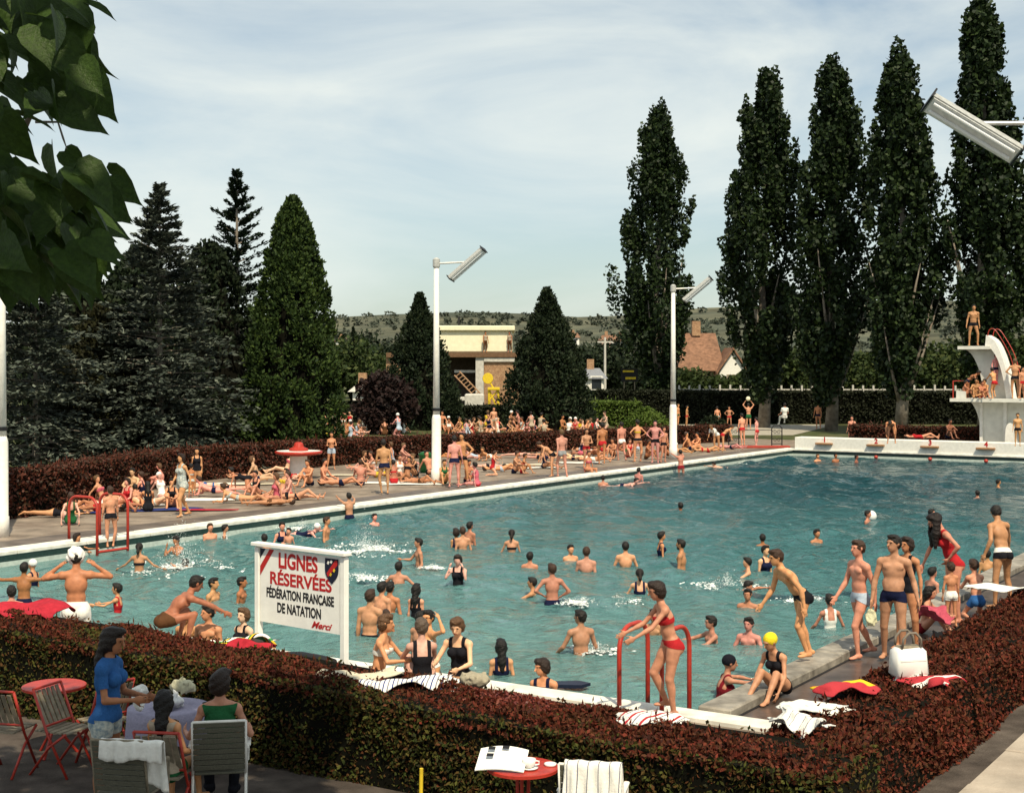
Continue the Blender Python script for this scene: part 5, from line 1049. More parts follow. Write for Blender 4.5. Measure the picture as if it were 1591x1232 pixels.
D(1581, 643, 694, 350, 'stand', 'm', 'b', 'trunks:black', 0, 'boy in black trunks standing on the starting wall at the right edge', z=.64)
# ================================================================ crowd on the lawn behind the left hedge
crowd = [(283, 698, 'yellow', 'w', 'lone sunbather in white behind the hedge near the spire cedar'), (292, 688, 'white', 'l', 'fair sunbather in white sitting above the flowered suit'),
    (465, 664, 'white', 'd', 'sunbather in white behind the hedge above the planter'), (498, 660, 'yellow', 'b', 'sunbather in yellow, leftmost of the crowd below the green conifer'), (508, 655, 'white', 'l', 'sunbather in white, second of the crowd below the green conifer'),
    (519, 650, 'beige', 'b', 'sunbather in beige, third of the crowd below the green conifer'), (533, 648, 'white', 'd', 'tallest sunbather in white in the crowd below the green conifer'), (545, 660, 'red', 'd', 'sunbather in red right of the tallest in white'), (556, 662, 'lblue', 'b', 'sunbather in pale blue left of the white box'),
    (582, 665, 'navy', 'd', 'sunbather in navy right of the white box'), (598, 668, 'brown', 'b', 'sunbather in brown before the copper bush'), (626, 668, 'white', 'd', 'sunbather in white before the copper bush'),
    (686, 662, 'beige', 'b', 'sunbather in beige just right of the tall lamp post'), (699, 662, 'white', 'd', 'sunbather in white above the standing pair'), (718, 655, 'yellow', 'd', 'sunbather in yellow behind the standing pair'), (733, 657, 'red', 'd', 'sunbather in a red shirt behind the hedge'),
    (747, 660, 'beige', 'b', 'sunbather in beige right of the red shirt'), (757, 652, 'yellow', 'l', 'sunbather in yellow left of the tallest one by the thuja'), (767, 645, 'beige', 'd', 'tallest sunbather left of the broad thuja'), (772, 668, 'red', 'd', 'small child in red at the foot of the broad thuja'),
    (789, 663, 'navy', 'd', 'sunbather in navy in front of the broad thuja'), (812, 666, 'white', 'b', 'left sunbather of two low before the broad thuja'), (826, 667, 'beige', 'd', 'right sunbather of two low before the broad thuja'),
    (884, 658, 'white', 'l', 'sunbather in white above the pink-backed man'), (897, 658, 'white', 'b', 'second sunbather in white right of the pink-backed man'), (903, 660, 'yellow', 'd', 'sunbather in yellow behind the folded-arms boy'), (926, 658, 'white', 'd', 'sunbather in white behind the slim man in red trunks'), (942, 655, 'beige', 'b', 'sunbather with a raised arm by the light green hedge')]
for i, (x, top, col, hr_, lab) in enumerate(crowd):
    Y = (63 if x < 300 else 78) + (i * 7 % 5) * .9; gy = HOR + FPX * HC / Y; hs_ = (gy - top) * Y / FPX
    ps = ['situp', 'sitlong', 'kneel', 'situp', 'sitback'][i % 5]
    if hs_ > 1.25: ps = 'stand'
    sx = 'f' if i % 3 else 'm'; st = ('vest:%s+bottom:%s' % (col, col)) if i % 2 else ('piece:%s' % col if sx == 'f' else 'trunks:%s' % col)
    zm = ('low',)
    Hh = 1.65 if ps != 'stand' else min(1.8, max(1.2, hs_))
    Zl = .42; gy = HOR + FPX * (HC - Zl) / Y; hs_ -= Zl
    r_ = D(x, top, gy, [20, 340, 60, 300, 200, 160][i % 6], ps, sx, hr_, st, i % 4, lab, H=Hh, z=Zl, group='sunbathers on the lawn behind the hedge')

rc = random.Random(12)
for i in range(34):
    x = rc.choice([rc.uniform(470, 640), rc.uniform(690, 940), rc.uniform(690, 940)]); Y = rc.uniform(74, 84); Zl = .42; gy = HOR + FPX * (HC - Zl) / Y
    col = rc.choice(['white', 'red', 'navy', 'beige', 'yellow', 'black', 'brown', 'lblue']); sx = rc.choice('mf')
    D(x, 0, gy, rc.uniform(0, 360), rc.choice(['situp', 'sitlong', 'kneel', 'sitback', 'situp', 'sitside']), sx, rc.choice(['d', 'b', 'l', 'bl', 'd', 'w']), ('piece:' if sx == 'f' else rc.choice(['trunks:', 'vest:'])) + col, rc.choice([0, 0, 1, 2, 3]), 'indistinct sunbather lost in the crowd on the lawn behind the long hedge', H=rc.uniform(1.5, 1.75), z=Zl, group='indistinct crowd on the lawn')

hx_ = [-40, 60, 140, 230, 330, 440, 570, 700, 830, 930, 1040]; hy_ = [812, 800, 778, 757, 744, 731, 718, 708, 703, 697, 691]
for i in range(30):
    x = rc.choice([rc.uniform(95, 260), rc.uniform(310, 470), rc.uniform(530, 670), rc.uniform(690, 860), rc.uniform(880, 1040)]); y0 = float(np.interp(x, hx_, hy_)); y = y0 + rc.uniform(6, 10 + (y0 - 690) * .22)
    col = rc.choice(['white', 'red', 'navy', 'pink', 'yellow', 'black', 'black', 'lblue', 'green']); sx = rc.choice('mf')
    D(x, 0, y, rc.choice([80, 95, 265, 280, 30, 330, 200]), rc.choice(['supine', 'prone', 'elbows', 'sitback', 'sitlong', 'situp', 'sitside']), sx, rc.choice(['d', 'b', 'l', 'bl', 'd']), (rc.choice(['piece:', 'top:%s+bottom:' % col]) if sx == 'f' else 'trunks:') + col, rc.choice([0, 0, 1, 2, 2, 3]), 'sunbather packed anonymously among the others between coping and curving hedge', H=rc.uniform(1.5, 1.75), group='indistinct crowd on the left deck')
# ================================================================ buildings behind
def facing_box(px0, px1, y0, y1, Y, depth, z0=None):
    """box whose front face spans the pixel rectangle at distance Y: returns centre, dims"""
    a, b = atY(px0, y0, Y), atY(px1, y1, Y); zb = b.z if z0 is None else z0
    return Vector(((a.x + b.x) / 2, Y + depth / 2, (a.z + zb) / 2)), (b.x - a.x, depth, a.z - zb)
def part(root, name, m, c, d, bev=0.0, rz=0.0):
    mb = MB().box(Vector(c) - root.location, d, rz, bev=bev); return mb.build(name, m, root)
YB = 118
site = empty('unfinished_building', atY(745, 640, YB)); site.location.z = 0; tag(site, 'unfinished brick building with a cream upper storey between the thujas', 'building')
c, d = facing_box(640, 796, 512, 548, YB + .6, 9); up_ = part(site, 'upper_storey', M['cream'], c, d, .12)
c, d = facing_box(636, 800, 506, 514, YB + .3, 9.8); part(site, 'cornice', M['cream'], c, d, .06)
c, d = facing_box(600, 806, 548, 555, YB, 10.5); part(site, 'floor_slab', mat('rusty_fascia', (.16, .09, .05), .9, .3, 2), c, d)
c, d = facing_box(752, 806, 555, 640, YB + .3, 9, 0); part(site, 'brick_wall', M['brick'], c, d)
c, d = facing_box(739, 751.5, 555, 640, YB + .2, .8, 0); part(site, 'concrete_pillar', M['concrete'], c, d)
c, d = facing_box(752, 800, 556, 562, YB + .1, .5); part(site, 'lintel', M['concrete'], c, d)
c, d = facing_box(600, 739, 555, 640, YB + 6, .4, 0); part(site, 'back_wall', mat('raw_block', (.10, .08, .065), .9, .3, 2), c, d)
c, d = facing_box(600, 640, 555, 640, YB + .4, .6, 0); part(site, 'side_wall', M['brick'], c, d)
c, d = facing_box(706, 739, 575, 579, YB + 1, .5); part(site, 'inner_beam', M['concrete'], c, d)
mb = MB(); mb.tube([atY(713, 492, YB + 3) - site.location, atY(713, 524, YB + 3) - site.location], .09, 6); mb.build('chimney_pipe', M['dark'], site)
for px, lab in ((754, 'left of two workers standing on the building-site slab'), (792, 'right of two workers standing on the building-site slab')):
    p = atY(px, 548, YB + .25); put_person(p, R(30 if px < 760 else 330), 1.72, 'stand', 'm', 'd', [('trousers', 'brown'), ('vest', 'beige')], 1, lab, .028, group='workers on the building site')
lad = empty('site_ladder', atY(722, 612, YB - 1)); tag(lad, 'slanting wooden ladder leaning in the dark bay of the building site', 'ladder')
a, b = atY(706, 583, YB - .6), atY(738, 617, YB - 1.2); o_ = lad.location
for k in (0, .42): MB().tube([a - o_ + Vector((k, 0, k * .75)), b - o_ + Vector((k, 0, k * .75))], .06, 6).build('rail', M['brick'], lad)
for i in range(8):
    q = a + (b - a) * (i + .5) / 8 - o_; MB().tube([q, q + Vector((.42, 0, .32))], .045, 5).build('rung', M['brick'], lad)
c, d = facing_box(722, 752, 612, 640, YB - 3, 1.2, 0); rb = MB(); rb.box((0, 0, d[2] / 2), (d[0], d[1], d[2]), bev=.1); o = rb.build('concrete_block', M['concrete'], None, False, (c.x, c.y, 0)); tag(o, 'pale concrete block standing before the building site', 'block')
c, d = facing_box(697, 722, 617, 623, YB - 3, 1.5); o = MB().box((0, 0, 0), d, bev=.05).build('cement_board', M['concrete'], None, False, c); tag(o, 'pale board lying beside the concrete block at the site', 'board')
cr = empty('yellow_hoist', atY(768, 640, YB - 2)); cr.location.z = 0; tag(cr, 'yellow builder\'s hoist in front of the brick wall', 'machine'); ol = cr.location
hp2 = lambda x, y, dy=0: atY(x, y, YB - 2 + dy) - ol
MB().tube([hp2(760, 640), hp2(760, 604)], .12, 6).build('mast', M['yellow'], cr); MB().tube([hp2(774, 640), hp2(774, 606)], .10, 6).build('mast', M['yellow'], cr)
MB().tube([hp2(760, 606), hp2(774, 638)], .07, 6).build('brace', M['yellow'], cr); MB().tube([hp2(774, 606), hp2(760, 622)], .07, 6).build('brace', M['yellow'], cr)
MB().box(hp2(767, 604), (1.0, .6, .25), bev=.04).build('platform', M['yellow'], cr); mb = MB(); mb.lathe([(.15, -.1), (.42, -.1), (.45, 0), (.42, .1), (.15, .1)], 16, (0, 0, 0)); mb.v = [(x, z, y) for x, y, z in mb.v]; w_ = mb.build('pulley_wheel', M['yellow'], cr); w_.location = hp2(758, 588)
MB().tube([hp2(758, 588), hp2(767, 604)], .07, 6).build('arm', M['yellow'], cr)
def house(name, label, px0, px1, ye, yr, yb, Y, depth, wm, rm, windows=(), gable_px=None):
    a, b = atY(px0, ye, Y), atY(px1, ye, Y); zb = max(atY(px0, yb, Y).z, 0); zr = atY(px0, yr, Y).z; wdt = b.x - a.x
    root = empty(name, (a.x, Y, zb)); tag(root, label, 'house'); he = a.z - zb
    MB().box((wdt / 2, depth / 2, he / 2), (wdt, depth, he)).build('wall', wm, root)
    mb = MB(); o = .4
    mb.add([(-o, -o, he - .15), (wdt + o, -o, he - .15), (wdt + o, depth + o, he - .15), (-o, depth + o, he - .15), (wdt * .12, depth / 2, zr - zb), (wdt * .88, depth / 2, zr - zb)], [(0, 1, 5, 4), (2, 3, 4, 5), (1, 2, 5), (3, 0, 4), (3, 2, 1, 0)]); rf = mb.build('roof', rm, root)
    MB().box((wdt * .35, depth / 2, zr - zb + .3), (.7, .7, 1.2)).build('chimney', M['brick'], rf)
    for fx, fz in windows:
        f = MB().box((wdt * fx, -.03, he * fz), (1.2, .1, 1.4)).build('window', M['white'], root); MB().box((wdt * fx, -.10, he * fz), (.95, .06, 1.15)).build('pane', M['glass'], f)
    return root
# the gabled house behind the poplars
YH = 150; g0 = atY(1060, 562, YH); hs = empty('gabled_house', (g0.x, YH, 0)); tag(hs, 'house with a clay tile roof and white gable behind the poplars', 'house')
wd = 100 * YH / FPX; he = g0.z - .4; hr_ = atY(0, 516, YH).z
MB().box((wd * .46, 5, he / 2), (wd * .92, 9, he)).build('wall', M['pinkwall'], hs)
rf = MB().add([(-.6, -.8, he - .5), (wd * .66, -.8, he - .6), (wd * .62, 5, hr_), (wd * .12, 5, hr_), (-.6, 10.6, he - .4), (wd * .66, 10.6, he - .4)], [(0, 1, 2, 3), (3, 2, 5, 4), (0, 3, 4), (1, 5, 2)]).build('roof', M['rooft'], hs)
MB().add([(wd * .55, -1.4, 0), (wd * .96, -1.4, 0), (wd * .96, -1.4, he - .7), (wd * .755, -1.4, he + 1.5), (wd * .55, -1.4, he - .7), (wd * .55, 4, 0), (wd * .96, 4, 0), (wd * .96, 4, he - .7), (wd * .755, 4, he + 1.5), (wd * .55, 4, he - .7)], [(0, 1, 2, 3, 4), (9, 8, 7, 6, 5), (0, 5, 6, 1), (1, 6, 7, 2), (4, 9, 5, 0)]).build('gable', M['white'], hs)
MB().prism([(-.35, -.2), (wd * .205, 2.35), (wd * .41 + .35, -.2), (wd * .41 + .35, .05), (wd * .205, 2.65), (-.35, .05)], (1, 0, 0), (0, 0, 1), (0, 1, 0), 6.4, (wd * .55, 1.4, he - .75)).build('gable_roof', M['rooft'], hs)
MB().box((wd * .3, 4.6, hr_ + .5), (.9, .8, 1.6)).build('chimney', M['brick'], hs)
f = MB().box((wd * .755, -1.43, he - 1.6), (1.3, .1, 1.3)).build('window', M['wood'], hs); MB().box((wd * .755, -1.50, he - 1.6), (1.0, .06, 1.0)).build('pane', M['glass'], f)
f = MB().box((wd * .12, .47, he - 1.2), (1.3, .1, 1.2)).build('window', M['wood'], hs); MB().box((wd * .12, .40, he - 1.2), (1.0, .06, .9)).build('pane', M['glass'], f)
house('far_house', 'pink far house with a clay roof right of the broad thuja', 934, 962, 528, 520, 548, 330, 9, M['pinkwall'], M['rooft'], ((.3, .55), (.72, .55)))
house('far_house', 'white far house beside the leftmost poplar', 962, 974, 530, 521, 548, 330, 9, M['white'], M['rooft'], ((.5, .55),))
house('far_house', 'small white far house at the right edge of the broad thuja', 887, 900, 524, 517, 536, 420, 8, M['white'], M['rooft'], ((.5, .5),))
house('far_house', 'small white far house right of the green conifer', 522, 536, 530, 524, 540, 380, 8, M['white'], M['rooft'], ((.5, .5),))
house('low_shed', 'low white shed with a pale roof between conifer and copper bush', 548, 582, 606, 596, 622, 120, 4, M['white'], M['concrete'], ())
house('pale_outbuilding', 'pale outbuilding with a grey roof right of the broad thuja', 910, 938, 586, 572, 604, 140, 6, M['white'], mat('slate_roof', (.22, .23, .25), .7, .2, 2), ((.6, .5),))
p = atY(940, 600, 150); pl = empty('utility_pole', (p.x, 150, 0)); tag(pl, 'white utility pole right of the broad thuja', 'pole'); hh = atY(940, 524, 150).z
MB().tube([(0, 0, 0), (0, 0, hh)], [.16, .11], 8).build('shaft', M['concrete'], pl); MB().box((0, 0, hh - .5), (1.6, .15, .15)).build('crossarm', M['concrete'], pl)
p = atY(978, 600, 122); ys = empty('yellow_sign', (p.x, 122, 0)); tag(ys, 'yellow notice board on posts left of the leftmost poplar', 'sign'); z0_, z1_ = atY(0, 593, 122).z, atY(0, 573, 122).z
for s in (-.45, .45): MB().tube([(s, .05, 0), (s, .05, z1_)], .05, 6).build('post', M['wood'], ys)
MB().box((0, 0, (z0_ + z1_) / 2), (1.45, .06, z1_ - z0_)).build('board', M['ink'], ys)
MB().box((-.1, -.05, z1_ - .22), (.95, .03, .16)).build('printed_line', M['yellow'], ys); MB().box((.1, -.05, z0_ + .3), (.9, .03, .2)).build('printed_line', M['yellow'], ys)
fe = empty('white_fence', (atY(1055, 600, 111).x, 111, 0)); tag(fe, 'low white post-and-rail fence along the top of the tall hedge', 'fence')
xe = atY(1500, 600, 111).x - fe.location.x; n = 29; pm_ = MB().box((0, 0, 1.35), (.14, .12, 2.8)).build('post', M['concrete'], fe)
for i in range(1, n): o = pm_.copy(); link(o, fe); o.location = (xe * i / (n - 1), random.uniform(-.05, .05), random.uniform(-.06, .06))
MB().box((xe / 2, .1, 2.42), (xe, .05, .10)).build('rail', M['concrete'], fe); MB().box((xe / 2, .1, 2.12), (xe, .05, .10)).build('rail', M['concrete'], fe)

# ================================================================ diving tower
UT = PL + 3.0; VT = v_for_px(1487, UT); tw = empty('diving_tower', pool(UT, VT)); tag(tw, 'white concrete diving tower with two platforms at the far right', 'diving tower')
def curve(pts, n=6):
    out = []; P_ = [Vector((p[0], p[1], 0)) for p in pts]
    for i in range(len(P_) - 1):
        p0, p1, p2, p3 = P_[max(i - 1, 0)], P_[i], P_[i + 1], P_[min(i + 2, len(P_) - 1)]
        for k in range(n):
            t = k / n; q = .5 * ((2 * p1) + (p2 - p0) * t + (2 * p0 - 5 * p1 + 4 * p2 - p3) * t * t + (3 * p1 - p0 - 3 * p2 + p3) * t ** 3); out.append((q.x, q.y))
    out.append(tuple(pts[-1])); return out
TA, TZ, TN = V, Vector((0, 0, 1)), U
def tp(poly, name, m, t, off=0.0, parent=tw): return MB().prism(poly, TA, TZ, TN, t, TN * off).build(name, m, parent)
tp([(0, 2.5), (5.2, 2.5), (5.2, 2.66), (0, 2.66)], 'platform', M['tower'], 2.6)
tp(curve([(.75, 2.497), (1.0, 2.1), (1.2, 1.4), (1.3, .6), (1.32, -.02)]) + [(2.4, -.02), (2.4, 2.497)], 'curved_pier', M['tower'], .7)
tp([(2.403, -.02), (5.2, -.02), (5.2, 2.497), (2.403, 2.497)], 'pier_wall', M['tower'], .5)
tp([(1.22, -.02), (1.36, -.02), (1.36, 2.495), (1.22, 2.495)], 'pier_lit_edge', M['white'], .9, -.02)  # lit edges of the pier, added as raised strips in whiter paint
tp([(2.34, -.02), (2.5, -.02), (2.5, 2.495), (2.34, 2.495)], 'pier_lit_edge', M['white'], .9, -.02)
tp(curve([(1.36, -.01), (1.5, .5), (1.75, .03)]) , 'foot_fin', M['white'], .6, -.5)
tp(curve([(2.5, -.01), (2.55, 1.2), (2.75, 1.5), (2.95, 1.2), (3.0, -.01)]), 'foot_fin', M['white'], .5, -.6)
tp(curve([(3.75, -.01), (3.8, .5), (4.1, .9), (4.3, .4), (4.35, -.01)]), 'foot_fin', M['white'], .5, -.6)
tp([(.2, 5.06), (1.75, 5.06), (1.75, 5.22), (.2, 5.22)], 'upper_platform', M['tower'], 1.3)
tp(curve([(.45, 5.055), (.75, 4.75), (1.05, 4.1), (1.2, 3.4), (1.25, 2.665)]) + curve([(2.45, 2.665), (2.4, 3.5), (2.2, 4.3), (1.85, 5.055)]), 'curved_wall', M['tower'], .35, .2)
rim_o = curve([(1.55, 5.75), (1.95, 5.45), (2.3, 4.7), (2.55, 3.8), (2.75, 2.665)]); rim_i = curve([(2.5, 2.665), (2.36, 3.6), (2.12, 4.5), (1.8, 5.05), (1.5, 5.23)])
tp(rim_o + rim_i, 'stair_rim', M['white'], 1.1)
tp([(.3, 2.664), (.75, 2.664), (.75, 3.0), (.3, 3.05)], 'parapet', M['tower'], .12, -1.2); tp([(3.6, 2.664), (5.2, 2.664), (5.2, 3.2), (3.8, 3.2)], 'parapet', M['white'], .14, -1.2)
for o_ in (-.5, .5):
    pts = [TA * (x + .18) + TZ * (z_ + .12) + TN * o_ for x, z_ in curve([(1.4, 5.3), (1.5, 5.85), (1.75, 5.9), (2.1, 5.4), (2.5, 4.6), (2.75, 3.6), (2.9, 2.75)])]
    MB().tube(pts, .02, 6).build('handrail', M['red'], tw)
MB().tube([TA * .12 + TZ * 2.66 - TN * 1.15, TA * .12 + TZ * 3.5 - TN * 1.15, TA * .12 + TZ * 3.5 + TN * 1.1, TA * .12 + TZ * 2.66 + TN * 1.1], .03, 6).build('guard_rail', M['red'], tw)
MB().tube([TA * 3.4 + TZ * 3.4 - TN * 1.2, TA * 5.2 + TZ * 3.4 - TN * 1.2], .035, 6).build('guard_rail', M['red'], tw)
def Tp(px, du, z, rz, pose, hair, suit, skin, label, H=1.8, sex='m', zmode=('low',)):
    u = UT + du; p = pool(u, v_for_px(px, u), z); put_person(p, R(rz), H, pose, sex, hair, suit_of(suit), skin, label, .024, zmode, group='people on the diving tower')
Tp(1512, -.25, 5.22, 345, 'easy', 'd', 'trunks:black', 0, 'man in black trunks standing on the top diving platform', 2.0)
Tp(1577, -.9, 2.66, 160, 'hips', 'l', 'trunks:black', 0, 'fair-haired man with hands on hips on the lower diving platform', 1.9)
Tp(1504, -.7, 2.66, 60, 'bend', 'd', 'trunks:navy', 4, 'shaded boy bending forward at the left of the lower diving platform', 1.6)  # his shade is in the colour, by the darkest skin tone
Tp(1517, -.9, 2.66, 340, 'situp', 'd', 'trunks:navy', 0, 'boy sitting in the middle of the lower diving platform', 1.7)
Tp(1531, -.9, 2.66, 300, 'sitlong', 'd', 'trunks:navy', 0, 'boy sitting with one leg out right of the other on the lower platform', 1.6)
Tp(1545, -.85, 2.66, 200, 'ladder', 'd', 'trunks:red', 0, 'boy in red trunks at the foot of the tower stair', 1.5)
Tp(1524, -1.1, 2.66, 20, 'situp', 'b', 'trunks:red', 1, 'tanned boy in red squatting at the front of the lower platform', 1.5)
Tp(1497, -1.0, 2.66, 80, 'situp', 'd', 'trunks:navy', 1, 'boy sitting at the very tip of the lower diving platform', 1.5)
Tp(1588, -1.1, 2.66, 20, 'stand', 'd', 'trunks:red', 0, 'boy in red at the right edge of the lower diving platform', 1.5)
Tp(1547, -.2, 3.3, 20, 'stand', 'd', 'trunks:navy', 2, 'boy climbing the curved stair of the diving tower', 1.5)

# ================================================================ lamp posts
def lamp_post(p, label, H, axis, arm, tilt):
    root = empty('lamp_post', p); tag(root, label, 'lamp post', 'floodlight posts round the pool')
    MB().lathe([(.19, 0), (.19, .5), (.17, .52), (.165, 2.35), (.12, 2.5)], 14).build('base_column', M['white'], root, True)
    MB().tube([(0, 0, 2.4), (0, 0, H)], [.125, .09], 12).build('shaft', M['white'], root, True); MB().tube([(0, 0, 2.62), (0, 0, 2.72)], .14, 10).build('collar', M['dark'], root)
    MB().lathe([(.11, H - .2), (.13, H - .15), (.13, H + .1), (.05, H + .16)], 10).build('cap', M['metal'], root)
    A_ = Vector(arm).normalized(); e = Vector((0, 0, H - .05)) + A_ * 1.05; MB().tube([(0, 0, H - .05), e], .035, 8).build('arm', M['metal'], root)
    X_ = Vector(axis).normalized(); Zz = Vector(tilt); Zz = (Zz - X_ * Zz.dot(X_)).normalized(); Y_ = Zz.cross(X_); Mx = Matrix((X_, Y_, Zz)).transposed(); c = e + Zz * -.08
    hd = MB().prism([(-.19, -.09), (.19, -.09), (.12, .07), (-.12, .07)], Y_, Zz, X_, 1.6, c).build('lamp_housing', M['metal'], root)
    MB().box(c - Zz * .10, (1.54, .33, .02), M=Mx).build('reflector', M['lamp'], hd)
    for k in (-.085, .085): MB().tube([c - Zz * .13 + Y_ * k - X_ * .72, c - Zz * .13 + Y_ * k + X_ * .72], .028, 8).build('lamp_tube', M['tube'], hd)
    for s in (-1, 1): MB().box(c + X_ * .805 * s - Zz * .02, (.03, .40, .20), M=Mx).build('end_plate', M['dark'], hd)
    return root
lamp_post(at(678, 752), 'tall white lamp post at the middle of the left deck', 7.95, (.75, -.2, .64), (1, 0, .05), (-.5, .45, .75))
lamp_post(at(1046, 713), 'farther white lamp post near the far left corner', 7.8, (.75, -.2, .64), (1, 0, .05), (-.5, .45, .75))
lamp_post(at(2, 834), 'white lamp post cut by the left edge of the picture', 7.9, (.75, -.2, .64), (1, 0, .05), (-.5, .45, .75))
Yl = 22.2; pl_ = atY(1516, 192, Yl); rp_ = Vector((pl_.x + 1.05, Yl, .1))
lamp_post(rp_, 'lamp post right of the frame whose floodlight hangs in the upper right', pl_.z - .1 + .05, (.84, -.1, -.54), (-1, 0, 0), (.45, .55, .75))

# ================================================================ reserved-lanes sign
sR, sL = Vector((-1.87, 15.8, 0)), Vector((-2.99, 16.72, 0)); sv = (sR - sL); SWD = sv.length; sv.normalize(); sn = Vector((sv.y, -sv.x, 0)); sa = math.atan2(sv.y, sv.x)
sg = empty('notice_sign', sL, sa); tag(sg, 'white reserved-lanes notice board on two posts behind the hedge', 'sign')
for x in (0, SWD): MB().box((x, 0, 1.04), (.072, .072, 2.08), bev=.008).build('post', M['signw'], sg)
MB().box((SWD / 2, -.01, 2.115), (SWD + .13, .12, .042), bev=.006).build('cap_board', M['signw'], sg)
PX0, PX1, PZ0, PZ1 = .05, SWD - .05, 1.21, 2.07; PWd = PX1 - PX0
pn = MB().box((SWD / 2, -.005, (PZ0 + PZ1) / 2), (PWd - .004, .035, PZ1 - PZ0)).build('panel', M['signw'], sg)
FY = -.0245
def fit_text(body, cx, zb, width, cap, m, off=.0, shear=0.0):
    o = text_obj(body, cap / .70, m, None, (0, 0, 0), (0, 0, 0), ext=.001, off=off, shear=shear)
    bpy.context.view_layer.update(); me = bpy.data.meshes.new_from_object(o.evaluated_get(bpy.context.evaluated_depsgraph_get())); w_ = o.dimensions.x
    bpy.data.objects.remove(o); t = bpy.data.objects.new('lettering', me); link(t, pn); t.location = (cx, FY, zb); t.rotation_euler = (R(90), 0, 0); t.scale = (width / w_, 1, 1); return t
mid = SWD / 2
fit_text('LIGNES', mid - .02, 1.872, .66, .17, M['redink'], .008)
fit_text('RÉSERVÉES', mid + .02, 1.672, 1.04, .14, M['redink'], .0055)
fit_text('FÉDÉRATION FRANÇAISE', mid + .01, 1.515, 1.14, .105, M['ink'], .005)
fit_text('DE NATATION', mid, 1.352, .74, .11, M['ink'], .005)
fit_text('Merci', SWD - .36, 1.240, .34, .075, M['redink'], .003, .45)
# tricolour corner ribbon and crest
MB().add([(PX0 + .004, FY - .001, PZ1 - .001), (PX0 + .10, FY - .001, PZ1 - .001), (PX0 + .004, FY - .001, PZ1 - .12)], [(0, 2, 1)]).build('corner_flash', M['navy'], pn)
MB().add([(PX0 + .17, FY - .001, PZ1 - .001), (PX0 + .25, FY - .001, PZ1 - .001), (PX0 + .004, FY - .001, PZ1 - .32), (PX0 + .004, FY - .001, PZ1 - .21)], [(0, 3, 2, 1)]).build('corner_flash', M['redink'], pn)
cx_ = PX1 - .125; sh = curve([(-.105, 0), (-.108, -.12), (-.085, -.20), (0, -.285)])[:-1] + curve([(0, -.285), (.085, -.20), (.108, -.12), (.105, 0)])
MB().prism(sh, (1, 0, 0), (0, 0, 1), (0, 1, 0), .006, (cx_, FY - .004, PZ1 - .02)).build('crest', M['navy'], pn)
MB().add([(cx_ - .08, FY - .009, PZ1 - .19), (cx_ - .055, FY - .009, PZ1 - .23), (cx_ + .098, FY - .009, PZ1 - .085), (cx_ + .095, FY - .009, PZ1 - .035), (cx_ + .06, FY - .009, PZ1 - .035)], [(0, 1, 2, 3, 4)]).build('crest_band', M['redink'], pn)
for q in ((-.05, -.07), (0, -.055), (.045, -.15), (-.01, -.20)): MB().box((cx_ + q[0], FY - .011, PZ1 + q[1]), (.028, .003, .034), M=Matrix.Rotation(.5, 3, 'Y')).build('crest_charge', M['yellow'] if q[1] < -.1 else M['signw'], pn)

# ================================================================ ladders
def hoop(root, a, b, zt, zb_a, zb_b, r=.032):
    a, b = Vector(a), Vector(b); pts = [a + Vector((0, 0, zb_a))]; c = (a + b) / 2; h = (b - a) / 2; rr = min(h.length, .28)
    pts.append(a + Vector((0, 0, zt - rr))); d = h.normalized()
    for i in range(1, 7): an = math.pi / 2 * i / 6; pts.append(a + d * rr * (1 - math.cos(an)) + Vector((0, 0, zt - rr + rr * math.sin(an))))
    for i in range(0, 6): an = math.pi / 2 * (1 - i / 6); pts.append(b - d * rr * (1 - math.cos(an)) + Vector((0, 0, zt - rr + rr * math.sin(an))))
    pts += [b + Vector((0, 0, zt - rr)), b + Vector((0, 0, zb_b))]; return MB().tube(pts, r, 10).build('handrail_hoop', M['red'], root, True)
def u_for_px(px, v):
    lo, hi = -5, 60
    for _ in range(50):
        m_ = (lo + hi) / 2; p = pool(m_, v)
        if CX + FPX * p.x / p.y < px: lo = m_
        else: hi = m_
    return lo
ul = u_for_px(151, -PW + .28); r0 = pool(ul, -PW); la = empty('pool_ladder', r0); tag(la, 'red tubular ladder on the left side of the pool', 'ladder', 'red pool ladders')
for du in (0, .95): hoop(la, pool(ul + du, -PW - .72) - r0, pool(ul + du, -PW + .28) - r0, 1.08, 0, -.9, .035)
for z_ in (-.22, -.55): MB().tube([pool(ul, -PW + .28, z_) - r0, pool(ul + .95, -PW + .28, z_) - r0], .035, 8).build('step', M['red'], la)
r0 = pool(-.1, -.6); la = empty('pool_ladder', r0); tag(la, 'red tubular ladder in the foreground by the girl in the red bikini', 'ladder', 'red pool ladders')
for v_ in (-.92, -.34): hoop(la, pool(-.30, v_) - r0, pool(.46, v_) - r0, 1.0, 0, -1.1, .03)
for z_ in (-.3, -.65): MB().tube([pool(.46, -.92, z_) - r0, pool(.46, -.34, z_) - r0], .03, 8).build('step', M['red'], la)

